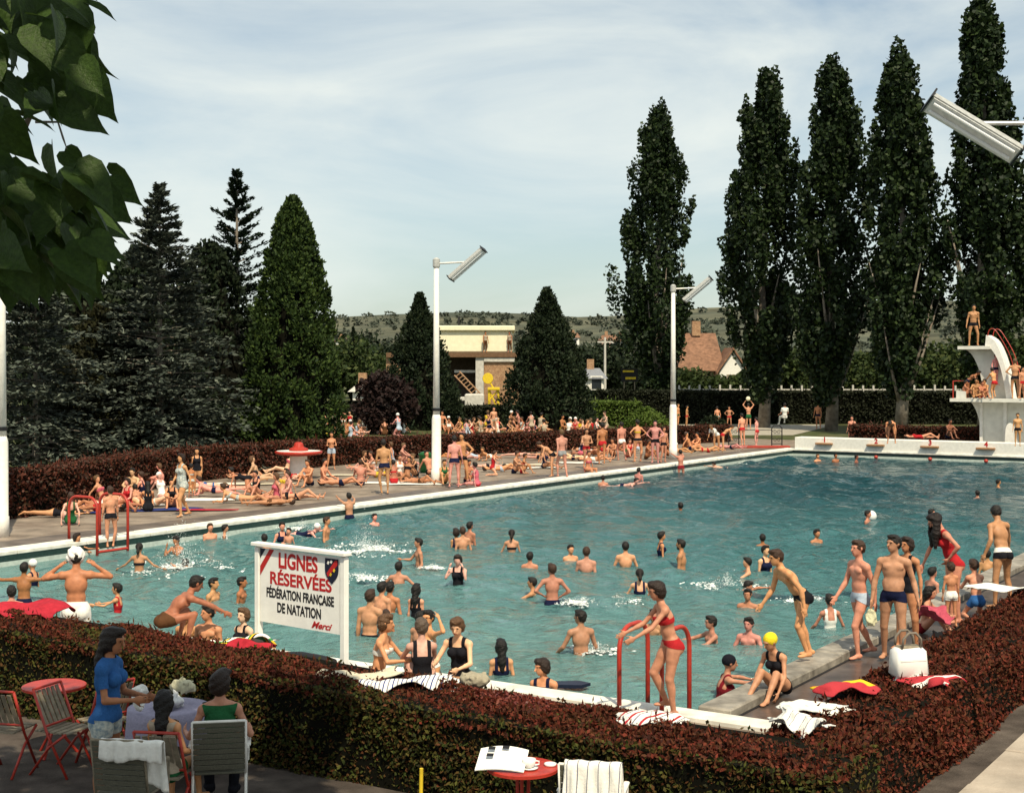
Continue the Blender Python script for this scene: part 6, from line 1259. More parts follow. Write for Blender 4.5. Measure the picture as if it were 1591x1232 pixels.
# ================================================================ poolside fittings
ct = at(464, 744); ba = empty('foot_basin', ct); tag(ba, 'white drum with a wide red-rimmed dish and red fountain head', 'fountain')
MB().lathe([(.36, 0), (.34, .05), (.32, .86), (.34, .88)], 24).build('drum', M['white'], ba, True); MB().lathe([(.3, .86), (.85, .93), (.9, 1.0), (.86, 1.05), (.7, 1.03), (.05, 1.02)], 32).build('dish', M['red'], ba, True)
MB().lathe([(.82, 1.052), (.3, 1.056), (.05, 1.058)], 28).build('dish_lining', M['white'], ba); MB().lathe([(.36, 1.06), (.36, 1.14), (.2, 1.2), (.16, 1.34), (.1, 1.38)], 12).build('fountain_head', M['red'], ba)
for px, py, lab in ((152, 770, 'green enamel litter bin at the hedge behind the left ladder'), (661, 734, 'green enamel litter bin at the hedge left of the tall lamp post')):
    b_ = empty('litter_bin', at(px, py)); tag(b_, lab, 'bin', 'green litter bins'); MB().lathe([(.2, .0), (.24, .12), (.27, .7), (.29, .72), (.27, .75)], 16).build('drum', M['green'], b_, True); MB().lathe([(.25, .752), (.2, .80), (.05, .84)], 14).build('lid', M['green'], b_, True); MB().box((.1, -.27, .5), (.16, .03, .12)).build('plate', M['yellow'], b_)
wb = empty('white_cabinet', at(567, 686)); tag(wb, 'small white cabinet standing among the sunbathers behind the hedge', 'cabinet'); MB().box((0, 0, .55), (.32, .3, 1.1), bev=.02).build('case', M['white'], wb); MB().box((0, -.155, .6), (.26, .02, .8)).build('door', M['signw'], wb); MB().box((0, 0, 1.12), (.38, .36, .04)).build('lid', M['white'], wb)
gt = empty('footbath_gate', at(1175, 693)); tag(gt, 'black wrought-iron gate with scrolled panels at the footbath', 'gate'); go = gt.location
def spiral(c, r, turns=1.5, n=18, flip=1): return [Vector(c) + Vector((flip * r * (1 - k / n * .8) * math.cos(turns * 2 * math.pi * k / n), 0, r * (1 - k / n * .8) * math.sin(turns * 2 * math.pi * k / n))) for k in range(n + 1)]
for px in (1140, 1207):
    x0 = at(px, 693).x - go.x; w2 = .27
    fr_ = MB().tube([(x0 - w2, 0, 0), (x0 - w2, 0, .95), (x0 - w2 * .6, 0, 1.08), (x0 + w2 * .6, 0, 1.08), (x0 + w2, 0, .95), (x0 + w2, 0, 0)], .03, 6).build('panel_frame', M['dark'], gt)
    MB().tube([(x0 - w2, 0, .12), (x0 + w2, 0, .12)], .02, 6).build('bar', M['dark'], gt)
    for s in (-1, 1):
        for zz in (.35, .75): MB().tube(spiral((x0 + s * .11, 0, zz), .12, 1.5, 18, s), .014, 5).build('scroll', M['dark'], gt)
xa, xb = at(1147, 693).x - go.x, at(1200, 693).x - go.x
for zz in (.45, .85): MB().tube([(xa, .02, zz), (xb, .02, zz)], .018, 6).build('rail', M['dark'], gt)
st = MB().box((0, 0, .06), (2.9, .5, .12), bev=.02).build('red_step', M['redmat'], None, False, at(1183, 696)); tag(st, 'long red step below the footbath gate', 'step')
# red lettering marks on the left coping
for k in range(9):
    px = 341 + k * 3.9; uu_ = u_for_px(px, -PW - .24); mb = MB(); pbox(mb, uu_, uu_ + random.uniform(.05, .11), -PW - .34, -PW - .20 + random.uniform(-.04, .02), .049, .0535); mb.build('painted_letter', M['redink'], bpy.data.objects['pool_coping'])
uu_ = u_for_px(380, -PW - .24); mb = MB(); pbox(mb, uu_, uu_ + .28, -PW - .42, -PW - .10, .049, .0535); mb.build('painted_square', M['redink'], bpy.data.objects['pool_coping'])
# balls and splashes
def ball(p, r, m, lab): o = MB().lathe([(r * math.sin(a), -r * math.cos(a)) for a in np.linspace(.05, math.pi - .05, 12)], 18).build('ball', m, None, True, p); tag(o, lab, 'ball')
ball(at(1353, 808, ZW) + Vector((0, 0, .12)), .17, M['cup'], 'white ball floating beside a swimmer')
bt_ = pb.matrix_basis @ Vector((ib['hands'][0][1] + ib['hands'][1][1]) / 2 + np.array([0, 0, dzb + .12])); ball(bt_, .15, M['cream'], 'pale ball held overhead by the green-trunked player')
def splash(px, py, rad, seed, lab, hgt=.16, n=60):
    """fine spray droplets over ragged flat foam"""
    rng = np.random.default_rng(seed); c = np.array(at(px, py, ZW)); N_ = n * 26
    ang = rng.uniform(0, 6.283, N_); lob = .55 + .45 * np.abs(np.sin(ang * 2.5 + seed)); r_ = np.abs(rng.normal(0, .5, N_)) * rad * lob
    P = np.stack([c[0] + r_ * np.cos(ang) * 1.3, c[1] + r_ * np.sin(ang) * 1.3, np.full(N_, c[2] + .035)], 1); fl = rng.random(N_) < .6
    P[~fl, 2] += np.abs(rng.normal(0, 1, (~fl).sum())) * hgt * np.exp(-(r_[~fl] / (rad * .55)) ** 2); wv = np.sin(P[:, 0] * 5 + seed) * np.sin(P[:, 1] * 3.1); kp = (~fl) | (wv > -.1); P, fl = P[kp], fl[kp]
    L_ = np.where(fl, rng.uniform(.03, .10, len(P)), rng.uniform(.008, .03, len(P))); D_ = rdir(len(P), rng); D_[fl, 2] *= .12
    o = leaves('splash', P, D_, L_, L_ * .6, M['foam'], None, rng, flat=np.array([0, 0, 1.0])); tag(o, lab, 'splash', 'foam and splashes on the water', 'stuff')
for i, a in enumerate([(285, 886, .9, 'big white splash left of the sign', .5, 210), (568, 856, 1.0, 'white splash behind the right corner of the sign', .28, 190), (560, 900, .5, 'small patch of foam right of the sign', .06, 60), (1130, 912, .5, 'small splash round the swimmer left of the bending boy', .14, 70), (905, 938, .45, 'foam streak below the boy with hands on hips', .05, 50), (960, 935, .4, 'foam streak left of the ladder girl\'s head', .05, 40), (925, 1012, .35, 'ripple of foam at the wading boy\'s hand', .06, 40), (1150, 719, 1.1, 'splash at the far left corner of the pool', .25, 90), (1258, 935, .5, 'foam left of the white-strapped girl', .05, 50), (470, 822, .5, 'splash round the white-capped swimmer', .12, 50), (672, 884, .3, 'ring of foam round the boy raising a hand', .04, 30), (945, 745, .8, 'splash beside the far coping swimmers', .12, 60)]):
    splash(a[0], a[1], a[2], 300 + i, a[3], a[4], a[5])

# ================================================================ towels and bags
def tmat(name, base, cols, scale, rot=0.0):
    m = mat(name, base, .9, .12, 12, .3, 60, .1); t = m.node_tree; p = t.nodes['Principled BSDF']; k = t.links.new; tcn = t.nodes.new('ShaderNodeTexCoord'); mp_ = t.nodes.new('ShaderNodeMapping'); mp_.inputs['Rotation'].default_value = (0, 0, rot); k(tcn.outputs['Object'], mp_.inputs[0])
    sx = t.nodes.new('ShaderNodeSeparateXYZ'); k(mp_.outputs[0], sx.inputs[0]); ma = t.nodes.new('ShaderNodeMath'); ma.operation = 'MULTIPLY'; ma.inputs[1].default_value = scale; k(sx.outputs[0], ma.inputs[0]); fr_ = t.nodes.new('ShaderNodeMath'); fr_.operation = 'FRACT'; k(ma.outputs[0], fr_.inputs[0])
    r_ = t.nodes.new('ShaderNodeValToRGB'); r_.color_ramp.interpolation = 'CONSTANT'; e = r_.color_ramp.elements; e[0].color = cols[0][1] + (1,); e[0].position = cols[0][0]; e[1].color = cols[1][1] + (1,); e[1].position = cols[1][0]
    for q, c in cols[2:]: x = e.new(q); x.color = c + (1,)
    k(fr_.outputs[0], r_.inputs[0]); k(r_.outputs[0], p.inputs['Base Color']); return m
WH, RD, BL, GY, YL = (.80, .78, .72), (.42, .04, .05), (.03, .05, .20), (.20, .20, .24), (.75, .50, .03)
TM = dict(rw=tmat('towel_red_white', WH, [(0, WH), (.3, RD), (.5, WH), (.7, GY), (.8, WH)], 6.5, .5), bw=tmat('towel_blue_white', WH, [(0, WH), (.35, BL), (.5, WH), (.85, GY)], 11, .3), white=mat('towel_white', WH, .9, .1, 6, .3, 40, .1), cream=mat('towel_cream', (.62, .56, .42), .9, .15, 6, .3, 40, .1), red=mat('towel_red', (.40, .025, .04), .9, .2, 6, .3, 40, .1), ry=tmat('towel_red_yellow', RD, [(0, RD), (.72, YL)], 2.2, 1.5708), multi=tmat('towel_multi', WH, [(0, WH), (.25, (.05, .25, .08)), (.45, YL), (.65, (.02, .02, .02)), (.8, WH)], 7, .9), ws=tmat('towel_white_striped', WH, [(0, WH), (.6, GY), (.7, WH)], 12, .2), blue=mat('towel_blue', (.03, .045, .16), .9, .2, 6, .3, 40, .1), rws=tmat('towel_red_stripes', WH, [(0, RD), (.45, WH), (.7, RD)], 5, .8), pink=mat('towel_pink', (.45, .08, .12), .9, .2, 6, .3, 40, .1))
def towel(p, sx, sy, rz, m, lab, seed, amp=.02, z=None, group=None, fold=0.0):
    rng = np.random.default_rng(seed); n, k = 22, 14; x = np.linspace(-.5, .5, n); y = np.linspace(-.5, .5, k); X, Y = np.meshgrid(x, y, indexing='ij')
    Z = np.zeros_like(X)
    for i in range(7): a = rng.uniform(0, 6.3); f_ = rng.uniform(3, 10); Z += np.sin(f_ * (X * math.cos(a) + Y * math.sin(a)) + rng.uniform(0, 6)) * amp / 2.2
    Z = (Z - Z.min()) * .7 + .012; Xs = X * sx * (1 + .12 * np.sin(Y * 7 + seed)) + .02 * np.sin(Y * 19 + seed); Ys = Y * sy * (1 + .15 * np.sin(X * 6 + seed * 2)) + .02 * np.sin(X * 23)
    Z -= fold * np.clip(-Y - .18, 0, 1) * sy
    if p[2] > .5: Z -= .085 * np.clip(np.maximum(np.abs(2 * X) - .35, np.abs(2 * Y) - .3), 0, 1) ** 1.6 * (1 + .5 * np.sin(X * 9 + Y * 7 + seed))
    Pt = np.stack([Xs, Ys, Z], -1).reshape(-1, 3); Pb = Pt - np.array([0, 0, .012]); idx = np.arange(n * k).reshape(n, k); F = np.stack([idx[:-1, :-1], idx[1:, :-1], idx[1:, 1:], idx[:-1, 1:]], -1).reshape(-1, 4)
    Fb = F[:, ::-1] + n * k; ed = np.concatenate([idx[:, 0], idx[-1, 1:], idx[-2::-1, -1], idx[0, -2:0:-1]]); nx = np.roll(ed, -1); Fs = np.stack([nx, ed, ed + n * k, nx + n * k], 1)
    me = np_mesh('towel', np.concatenate([Pt, Pb]), np.concatenate([F, Fb, Fs]), m, True); o = bpy.data.objects.new('towel', me); o.location = p; o.rotation_euler = (0, 0, rz); link(o); tag(o, lab, 'towel', group)
HT = .95
towel(at(1012, 1113, HT), .62, .42, -.25, TM['rw'], 'red and white striped towel on the hedge at the ladder foot', 1, .012)
towel(at(640, 1064, HT), 1.0, .42, .15, TM['bw'], 'crumpled blue and white striped towel on the hedge', 2, .05)
towel(at(560, 1050, HT), .8, .42, .1, TM['cream'], 'cream towel on the hedge right of the sign', 3, .04)
towel(at(374, 1004, HT), .75, .35, .1, TM['multi'], 'striped multicoloured towel at the left post of the sign', 4, .07)
towel(at(380, 1012, HT), .6, .22, .1, TM['red'], 'red towel in front of the multicoloured towel', 5, .06)
towel(at(38, 957, HT + .06), 1.05, .6, -.2, TM['red'], 'large red towel heaped on the hedge at the left edge', 6, .10)
towel(at(20, 962, HT), .7, .4, .1, TM['white'], 'white towel under the red towel at the left edge', 7, .05)
towel(at(1313, 1071, HT), .62, .36, .1, TM['ry'], 'red towel with a yellow border on the right hedge', 8, .04)
towel(at(1268, 1098, HT), .66, .24, -.1, TM['white'], 'plain white folded towel on the hedge corner', 9, .03)
towel(at(1243, 1128, HT), .52, .30, -.7, TM['ws'], 'crumpled white towel with grey stripes on the hedge corner', 10, .06)
towel(at(1442, 1056, HT), .62, .34, -.9, TM['rws'], 'red and white towel under the white bag', 11, .06, fold=.3)
towel(at(1556, 918, HT), .9, .35, .2, TM['white'], 'white towel on the right hedge below the man in white and black trunks', 12, .05)
towel(at(1450, 968, .25), .55, .4, .6, TM['pink'], 'pink towel bundled by the seated girl', 13, .14)
for i, (px, py, sx, sy, rz, m, lab) in enumerate([(110, 797, 1.7, .8, .3, 'blue', 'dark blue towel below the sunbathers near the left lamp post'), (262, 792, 1.9, .8, .25, 'blue', 'dark blue towel below the seated girl with long dark hair'), (322, 793, 1.6, .3, .1, 'red', 'narrow red mat on the deck behind the flowered suit'), (335, 776, 2.0, .9, .1, 'white', 'white towel under the pink-skinned man'), (340, 752, 2.6, .9, .1, 'white', 'long white towel at the hedge left of the planter'), (405, 752, 2.2, .8, .1, 'cream', 'cream towel at the hedge just left of the planter'), (548, 738, 2.4, .7, .1, 'cream', 'cream towel before the hedge right of the planter'), (598, 750, 1.6, .7, .1, 'white', 'white towel beside the lone standing man'), (640, 752, 2.0, .8, .1, 'white', 'white towel left of the tall lamp post'), (830, 727, 2.2, .8, .1, 'white', 'white towel in the open space by the far hedge'), (815, 722, 1.8, .7, .1, 'cream', 'cream towel in the open space by the far hedge'), (900, 719, 1.8, .7, .1, 'white', 'white towel behind the folded-arms boy'), (310, 762, 1.2, .7, .3, 'multi', 'striped towel behind the flowered suit'), (215, 785, 1.4, .6, .2, 'white', 'white towel in front of the young man hugging his knees')]):
    towel(at(px, py, .012), sx, sy, rz, TM[m], lab, 40 + i, .012, group='towels spread on the left deck')
bg_ = empty('beach_bag', at(1411, 1052, HT - .02), .25); tag(bg_, 'square white beach bag with brown handles on the right hedge', 'bag')
mb = MB().box((0, 0, .165), (.38, .24, .33), bev=.045); mb.v = [(x * (1 - .28 * z_) + .008 * math.sin(z_ * 20 + y * 9), y * (1 - .9 * z_ * z_ * 2.2) + .008 * math.sin(x * 17 + z_ * 9), z_ - .015 * math.cos(x * 8) * (z_ > .2)) for x, y, z_ in mb.v]; mb.build('bag_body', M['cup'], bg_, True)
MB().box((0, -.112, .20), (.30, .012, .02)).build('seam', M['signw'], bg_)
for s in (-1, 1): MB().tube([(-.11, .075 * s, .33), (-.10, .08 * s, .42), (-.04, .085 * s, .48), (.04, .085 * s, .48), (.10, .08 * s, .42), (.11, .075 * s, .33)], .014, 7).build('handle', M['bark'], bg_, True)
MB().box((0, 0, .318), (.26, .13, .04), bev=.015).build('opening', M['wood'], bg_)
o = blob_cloth('cloth_bag', at(738, 1056, HT + .08), (.20, .14, .10), M['cloth'], 8, color=(.34, .30, .22)); tag(o, 'beige cloth bag on the hedge by the bending woman', 'bag')
hw = pm.matrix_basis @ Vector(im['hands'][1][1] + np.array([0, 0, dzm - .16])); o = blob_cloth('carrier_bag', hw, (.11, .08, .16), M['cloth'], 9, color=(.62, .60, .40)); tag(o, 'small pale bag hanging from the bare-chested man\'s hand', 'bag')
o = MB().tube([(-.42, 0, .08), (-.2, .02, .09), (.2, 0, .085), (.42, -.02, .08)], [.075, .085, .085, .07], 12).build('rolled_mat', M['dark'], None, True, pool(-.45, v_for_px(484, -.45), .02)); o.rotation_euler = (0, 0, math.atan2(V.y, V.x)); tag(o, 'dark rolled mat lying on the pool edge under the sign', 'mat')
o = MB().add([(-.3, -.1, 0), (.2, -.14, 0), (.34, 0, .01), (.2, .14, 0), (-.3, .1, 0), (-.3, -.1, .05), (.2, -.14, .05), (.34, 0, .05), (.2, .14, .05), (-.3, .1, .05)], [(4, 3, 2, 1, 0), (5, 6, 7, 8, 9)] + [(i, (i + 1) % 5, 5 + (i + 1) % 5, 5 + i) for i in range(5)]).build('kick_board', M['navy'], None, False, at(880, 1066, ZW + .02)); tag(o, 'dark kick board floating right of the woman in navy', 'float')
o = blob_cloth('black_bag', at(1468, 992, .14), (.26, .16, .14), M['cloth'], 15, color=(.012, .012, .014)); tag(o, 'black bag on the wet deck behind the white beach bag', 'bag')
# ================================================================ terrace in the foreground
ZT = .1
def over_back(p, rz, wdt, zt, d0, d1, m, lab, seed):
    rng = np.random.default_rng(seed); n, k = 26, 22; X = np.linspace(-.5, .5, n); vs = []
    for i in range(n):
        for j in range(k):
            t = j / (k - 1) * (d0 + d1) - d0; rag = .05 * math.sin(X[i] * 9 + seed) * (abs(t) > .1); wr = .014 * math.sin(X[i] * 26 + t * 5 + seed) + .010 * math.sin(X[i] * 47 - t * 9)
            y = (1 if t > 0 else -1) * min(abs(t), .035) + wr * min(1, abs(t) * 6) + (.10 * t if t < 0 else .12 * t); z_ = zt - max(0, abs(t) - .03) * (1 + rag * 2) + .004 * math.sin(X[i] * 20)
            vs.append((X[i] * wdt * (1 + .10 * abs(t)), y, z_))
    fs = [(i * k + j, (i + 1) * k + j, (i + 1) * k + j + 1, i * k + j + 1) for i in range(n - 1) for j in range(k - 1)]
    o = MB().add(vs, fs).build('draped_cloth', m, None, True, p); o.rotation_euler = (0, 0, rz); sm = o.modifiers.new('s', 'SOLIDIFY'); sm.thickness = .008; tag(o, lab, 'cloth')
def round_table(p, lab, r=.31, h=.70):
    root = empty('cafe_table', p); tag(root, lab, 'table', 'red round cafe tables'); MB().lathe([(r - .03, h - .03), (r, h - .025), (r, h), (r - .015, h + .006)], 28).build('table_top', M['red'], root)
    for k in range(3): a = k * 2.094 + .4; MB().tube([(.06 * math.cos(a), .06 * math.sin(a), h - .03), (.05 * math.cos(a), .05 * math.sin(a), .25), (.24 * math.cos(a), .24 * math.sin(a), 0)], .016, 7).build('leg', M['red'], root)
    MB().tube([(.07 * math.cos(a), .07 * math.sin(a), .32) for a in np.linspace(0, 6.283, 13)], .01, 6).build('ring', M['red'], root); return root
def garden_chair(p, rz, lab, slat='wood', frame='red'):
    root = empty('garden_chair', p, rz); tag(root, lab, 'chair', 'folding terrace chairs'); f = M[frame]
    for s in (-.21, .21):
        MB().tube([(s, -.22, 0), (s, .02, .42), (s, .20, .86)], .014, 7).build('back_leg', f, root, True); MB().tube([(s, .24, 0), (s, 0, .30), (s, -.20, .44)], .014, 7).build('front_leg', f, root, True)
    MB().tube([(-.21, .20, .86), (.21, .20, .86)], .014, 7).build('top_rail', f, root); MB().tube([(-.21, .06, .50), (.21, .06, .50)], .014, 7).build('lower_rail', f, root)
    for i in range(5): MB().box((0, -.19 + i * .085, .445), (.40, .065, .014)).build('seat_slat', M[slat], root)
    for i in range(6): x = -.165 + i * .066; MB().box((x, .142, .67), (.045, .012, .36), M=Matrix.Rotation(-.46, 3, 'X')).build('back_slat', M[slat], root)
    return root
def web_chair(p, rz, lab, frame='white'):
    root = empty('web_chair', p, rz); tag(root, lab, 'chair', 'webbed terrace chairs'); f = M[frame]
    MB().box((0, 0, .43), (.44, .42, .02), bev=.005).build('seat', M['mesh'], root); 
    for i in range(9): z_ = .49 + i * .05; MB().box((0, .215 + (z_ - .43) * .19, z_), (.455, .012, .046), M=Matrix.Rotation(-.18, 3, 'X'), bev=.004).build('webbing_strap', M['mesh'], root)
    for s in (-.235, .235):
        MB().tube([(s, -.24, 0), (s, -.2, .43), (s, .2, .43), (s, .30, .92)], .013, 7).build('side_frame', f, root, True); MB().tube([(s, .30, 0), (s, .18, .42)], .013, 7).build('back_leg', f, root)
        MB().tube([(s * 1.06, -.2, .43), (s * 1.08, -.2, .64), (s * 1.08, .22, .66)], .012, 7).build('arm_frame', f, root); MB().box((s * 1.08, 0, .665), (.05, .34, .025), bev=.008).build('armrest', f, root)
    MB().tube([(-.235, .30, .92), (.235, .30, .92)], .013, 7).build('top_rail', f, root); return root
t1 = round_table(Vector((-4.85, 15.0, ZT)), 'red round table against the hedge at the left edge', .33, .73)
garden_chair(Vector((-5.12, 14.35, ZT)), 2.9, 'red slatted chair cut by the left edge of the picture')
garden_chair(Vector((-4.55, 14.35, ZT)), 1.2, 'red slatted chair folded under the left table')
garden_chair(Vector((-4.22, 14.7, ZT)), 4.0, 'slatted chair between the left table and the girl in blue')
def near(px, Y, z=ZT): return Vector(((px - CX) * Y / FPX, Y, z))
put_person(near(166, 12.9), R(82), 1.70, 'stand', 'f', 'W', [('shirt', 'blue'), ('shorts', 'floral')], 1, 'girl in a blue shirt and flowered shorts standing on the terrace', .0115, face=True, head=(0, -.25), P=dict(PO['stand'], aL=((.1, -.25, -1), (-.25, -1, -.05)), aR=((-.1, -.2, -1), (.3, -1, .0))))
wc = web_chair(near(342, 13.0), math.pi + .17, 'webbed chair with white arms under the woman in green')
put_person(near(342, 13.0), R(190), 1.66, 'chair', 'f', 'B', [('vest', 'green'), ('trousers', 'black')], 0, 'dark-haired woman in a green top sitting with her back to us', .0115, ('pel', .52), face=True, head=(-.5, -.1), P=dict(PO['chair'], aL=((.5, .1, -1), (.25, -1, -.15)), aR=((-.4, -.1, -1), (-.05, -1, -.1))))
web_chair(near(205, 12.35), math.pi - .16, 'webbed chair with a white towel over it', 'wood')
over_back(near(205, 12.05, ZT), -.16, .56, .93, .20, .45, TM['white'], 'white towel hung over the webbed chair back', 60)
for s in (-.26, .26): towel(near(205, 12.08, ZT + .60) + Vector((s, 0, 0)), .12, .1, 0, TM['white'], 'corner of white towel', 61) if False else None
garden_chair(near(256, 12.75), 3.0, 'slatted chair under the child with dark hair')
put_person(near(258, 12.72), R(168), 1.42, 'chair', 'f', 'L', [('vest', 'beige'), ('shorts', 'green')], 0, 'child with dark hair and a beige top seated with back to us', .0115, ('pel', .50), face=False, head=(.3, -.4))
t3 = round_table(near(262, 14.1), 'red round table covered by a lilac cloth', .36, .70)
def draped(name, c, r, drop, m, lab, seed, color=None):
    n, k = 40, 10; rng = np.random.default_rng(seed); vs = [(0, 0, .02)]; fs = []
    for i in range(1, k + 1):
        for j in range(n):
            a = 2 * math.pi * j / n; t = i / k
            if t < .6: q = r * t / .6; z_ = .02 + .012 * math.sin(a * 3 + t * 9)
            else: q = r + .03 + .05 * (t - .6) * (1 + math.sin(a * 7 + seed)); z_ = .02 - drop * (t - .6) / .4 * (1 + .25 * math.sin(a * 2 + 1))
            vs.append((q * math.cos(a), q * math.sin(a), z_))
    fs += [(0, 1 + j, 1 + (j + 1) % n) for j in range(n)]
    for i in range(k - 1):
        for j in range(n): a, b = 1 + i * n + j, 1 + i * n + (j + 1) % n; fs.append((a, a + n, b + n, b))
    mb = MB().add(vs, fs); o = mb.build(name, m, None, True, c); tag(o, lab, name.replace('_', ' '))
    if color: o.color = tuple(color) + (1,)
draped('tablecloth', near(262, 14.1, ZT + .70), .37, .38, M['cloth'], 'lilac cloth hanging over the terrace table', 3, CC['lilac'])
for i, (px, Y, z_, rad, col, nm, lab) in enumerate([(216, 13.8, .98, (.09, .08, .17), (.78, .77, .72), 'paper_bag', 'upright white paper bag on the lilac cloth'), (285, 14.2, 1.0, (.17, .09, .08), (.55, .52, .36), 'food_parcel', 'pale patterned food parcel on the lilac cloth'), (262, 14.0, .90, (.2, .12, .07), (.70, .69, .68), 'napkin', 'crumpled white napkin on the lilac cloth'), (243, 13.35, .80, (.10, .08, .10), (.70, .64, .40), 'sun_hat', 'pale yellow sun hat beside the dark-haired child')]):
    o = blob_cloth(nm, near(px, Y, z_), rad, M['cloth'], 70 + i, color=col); tag(o, lab, nm.replace('_', ' '))
t2 = round_table(near(812, 12.2), 'red round table with a newspaper in front of the hedge', .31, .66); zt2 = ZT + .668
mb = MB()
for i in range(9):
    for j in range(2): pass
nw = [( -.21 + .42 * i / 8, j * .32 - .16, .012 + .03 * math.sin(i / 8 * 3.1) * (1 if j else .6) + .10 * j) for j in range(2) for i in range(9)]
o = MB().add(nw + [(x, y, z_ - .006) for x, y, z_ in nw], [(i, i + 1, i + 10, i + 9) for i in range(8)] + [(i + 18 + 9, i + 10 + 18, i + 1 + 18, i + 18) for i in range(8)]).build('newspaper', M['signw'], None, True, near(780, 12.15, zt2) ); o.rotation_euler = (0, 0, -.15); tag(o, 'open newspaper lying on the red table', 'newspaper')
for x, y in ((-.1, .08), (-.1, -.02), (.02, .1)): MB().box((x, y, .045 + .10 * (y + .16) / .32 + .02), (.06, .045, .002), M=Matrix.Rotation(.30, 3, 'X')).build('printed_picture', M['ink'], o)
cu = empty('cup', near(822, 12.1, zt2)); tag(cu, 'white cup and saucer on the red table', 'cup'); MB().lathe([(.02, 0), (.075, .008), (.08, .016), (.03, .012)], 20).build('saucer', M['cup'], cu, True); MB().lathe([(.03, .014), (.05, .03), (.06, .085), (.054, .085), (.045, .035)], 20).build('bowl', M['cup'], cu, True); MB().tube([(.055, 0, .07), (.085, 0, .065), (.085, 0, .04), (.052, 0, .035)], .007, 6).build('handle', M['cup'], cu)
ash = MB().lathe([(.05, 0), (.055, .02), (.045, .022), (.04, .008)], 16).build('ashtray', M['cup'], None, True, near(855, 12.2, zt2)); tag(ash, 'small white ashtray at the right of the red table', 'ashtray')
web_chair(near(922, 11.6), math.pi - .2, 'webbed chair with a white cloth at the bottom edge'); over_back(near(922, 11.30, ZT), -.2, .46, .955, .4, .4, TM['ws'], 'white cloth thrown over the chair at the bottom edge', 77)
towel(near(852, 11.9, ZT + .62), .32, .2, .1, TM['white'], 'white magazine corner beside the red table at the bottom edge', 78, .006) if False else None
sk = MB().tube([(0, 0, 0), (.01, 0, .56)], .017, 8).build('stake', M['yellow'], None, False, near(653, 12.5)); tag(sk, 'thin yellow stake in front of the hedge', 'stake')
# ================================================================ catalpa leaves hanging in at the upper left
ct = empty('catalpa_tree', (-4.6, 4.2, 0)); tag(ct, 'broad-leaved tree whose shaded leaves hang in at the upper left', 'tree'); co = ct.location
MB().tube([(0, 0, 0), (.1, .1, 3), (.5, .6, 6), (1.6, 2.0, 7.6), (3.2, 3.6, 8.6)], [.28, .24, .18, .12, .05], 10).build('trunk', M['bark'], ct, True)
def leafmesh(seed):
    rng = np.random.default_rng(seed); out = [(0, 0), (.16, -.09), (.36, -.02), (.46, .2), (.42, .45), (.26, .72), (.08, .95), (0, 1.12)]; n = len(out); vs = []; fs = []
    cup = rng.uniform(.15, .5); dr = rng.uniform(.2, .6); tw = rng.uniform(-.3, .3)
    def pos(x, y): return (x * (1 - .25 * cup), y, cup * abs(x) * .8 - dr * y * y * .5 + tw * x * y)
    mids = [(0, 0), (0, .0), (0, .1), (0, .25), (0, .45), (0, .7), (0, .93), (0, 1.12)]
    for m_, o_ in zip(mids, out): vs += [pos(-o_[0], o_[1]), pos(-o_[0] * .5, (o_[1] + m_[1]) / 2 + .02), pos(*m_), pos(o_[0] * .5, (o_[1] + m_[1]) / 2 + .02), pos(o_[0], o_[1])]
    for i in range(n - 1):
        for j in range(4): a = i * 5 + j; fs.append((a, a + 1, a + 6, a + 5))
    me = bpy.data.meshes.new('leaf'); me.from_pydata(vs, [], fs); me.materials.append(LEAFM); me.polygons.foreach_set('use_smooth', [True] * len(fs)); return me
LEAFM = mat('catalpa_leaf', (.028, .058, .010), .5, .3, 3, .3, 14, .25, col2=(.05, .095, .014), trans=.30)
lm = [leafmesh(i) for i in range(7)]; rl = random.Random(4)
spots = [(rl.uniform(-60, 130), rl.uniform(-50, 60)) for _ in range(60)] + [(rl.uniform(-60, 90), rl.uniform(60, 170)) for _ in range(34)] + [(rl.uniform(-60, 150) * (.75 + .25 * rl.random()), rl.uniform(255, 420)) for _ in range(120)] + [(rl.uniform(-60, 40), rl.uniform(160, 270)) for _ in range(14)]
spots += [(140, 70), (120, 100), (160, 290), (170, 270), (150, 300), (155, 350), (60, 420), (100, 235), (80, 225), (130, 120), (145, 385)]
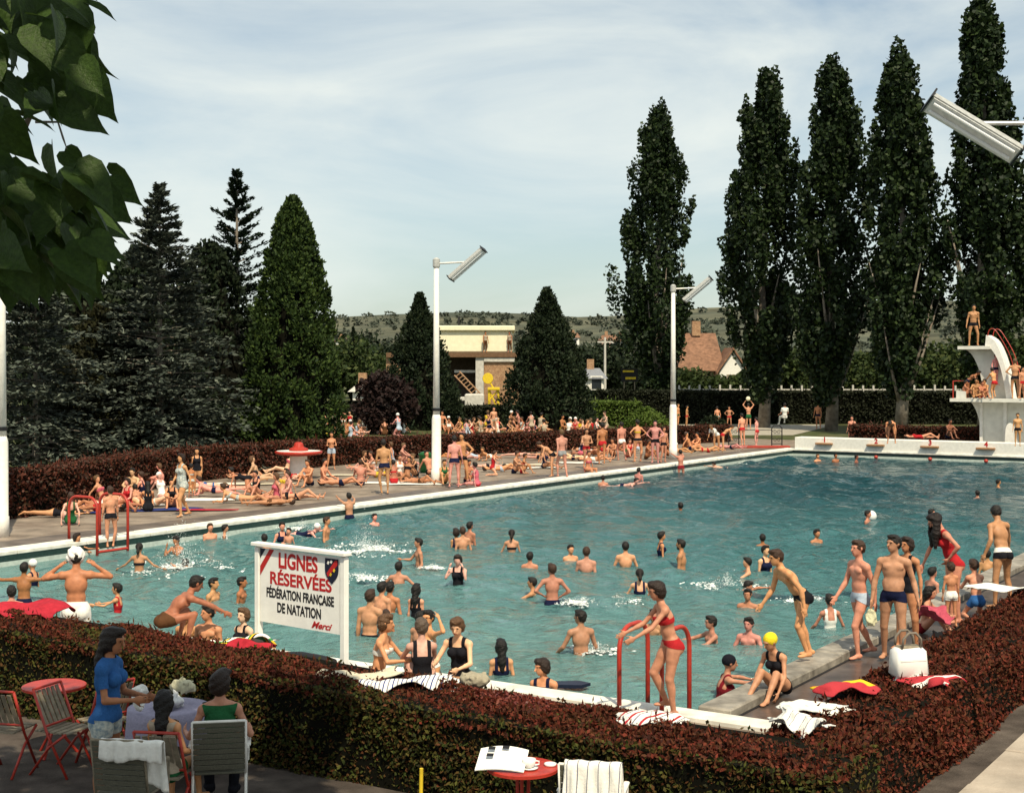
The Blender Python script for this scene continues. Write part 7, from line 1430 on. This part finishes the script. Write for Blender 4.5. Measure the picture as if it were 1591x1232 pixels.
for px, py in spots:
    Y = rl.uniform(3.1, 4.4); p = Vector(((px - CX) * Y / FPX, Y, HC - (py - HOR) * Y / FPX)); o = bpy.data.objects.new('leaf', rl.choice(lm)); link(o, ct); o.location = p - co; s = rl.uniform(.075, .135); o.scale = (s, s, s)
    d = Vector((rl.uniform(-.1, 1.0), rl.uniform(-.5, .3), rl.uniform(-.9, -.1))).normalized(); nrm_ = Vector((rl.uniform(-.6, .8), rl.uniform(-1.2, .2), rl.uniform(.3, 1.0))); xx = d.cross(nrm_).normalized(); zz = xx.cross(d); o.rotation_euler = Matrix((xx, d, zz)).transposed().to_euler()
br = lambda pts, r: MB().tube([Vector(((px - CX) * Y / FPX, Y, HC - (py - HOR) * Y / FPX)) - co for px, py, Y in pts], r, 7).build('branch', M['bark'], ct, True)
br([(-250, -200, 4.4), (-60, -60, 4.0), (20, 40, 3.8), (90, 60, 3.7)], [.04, .03, .02, .008]); br([(-160, 300, 4.2), (-40, 240, 4.0), (30, 215, 3.9), (62, 150, 3.8)], [.03, .02, .012, .004]); br([(-160, 420, 4.2), (-20, 350, 3.9), (80, 320, 3.7), (140, 330, 3.6)], [.03, .02, .012, .005]); br([(55, 190, 3.8), (90, 190, 3.8), (98, 215, 3.75), (104, 232, 3.7)], [.004, .003, .003, .001])
rng = np.random.default_rng(44); k = 4600; P = np.stack([rng.uniform(-7.2, -.1, k), rng.uniform(5.2, 9.0, k), rng.uniform(7.6, 9.6, k)], 1); hole = np.sin(P[:, 0] * 2.1 + 1) * np.sin(P[:, 1] * 2.4) + .35 * np.sin(P[:, 0] * 5 + P[:, 1] * 4); P = P[hole > -.80] - np.array(co)
o = leaves('crown', P, rdir(len(P), rng) + np.array([0, 0, -.4]), .30, .25, LEAFM, ct, rng, flat=np.array([.2, -.3, 1.0])); tag(o, kind='stuff')  # unseen part of the crown, spread thick overhead to shade the terrace
k = 1800; P = np.stack([rng.uniform(-4.5, 1.6, k), rng.uniform(-1.5, 3.8, k), rng.uniform(6.3, 8.6, k)], 1); P = P[P[:, 2] > 4.6 + .30 * np.maximum(P[:, 1], 0)] - np.array(co); o = leaves('shade_crown', P, rdir(len(P), rng) + np.array([0, 0, -.4]), .30, .25, LEAFM, ct, rng, flat=np.array([.2, -.3, 1.0])); tag(o, kind='stuff')  # unseen extra foliage, added above so that the hanging leaves are shaded
print('PEOPLE', PCOUNT[0], 'tris', PEOPLE_TRIS[0], 'total', sum(len(m.polygons) for m in bpy.data.meshes))
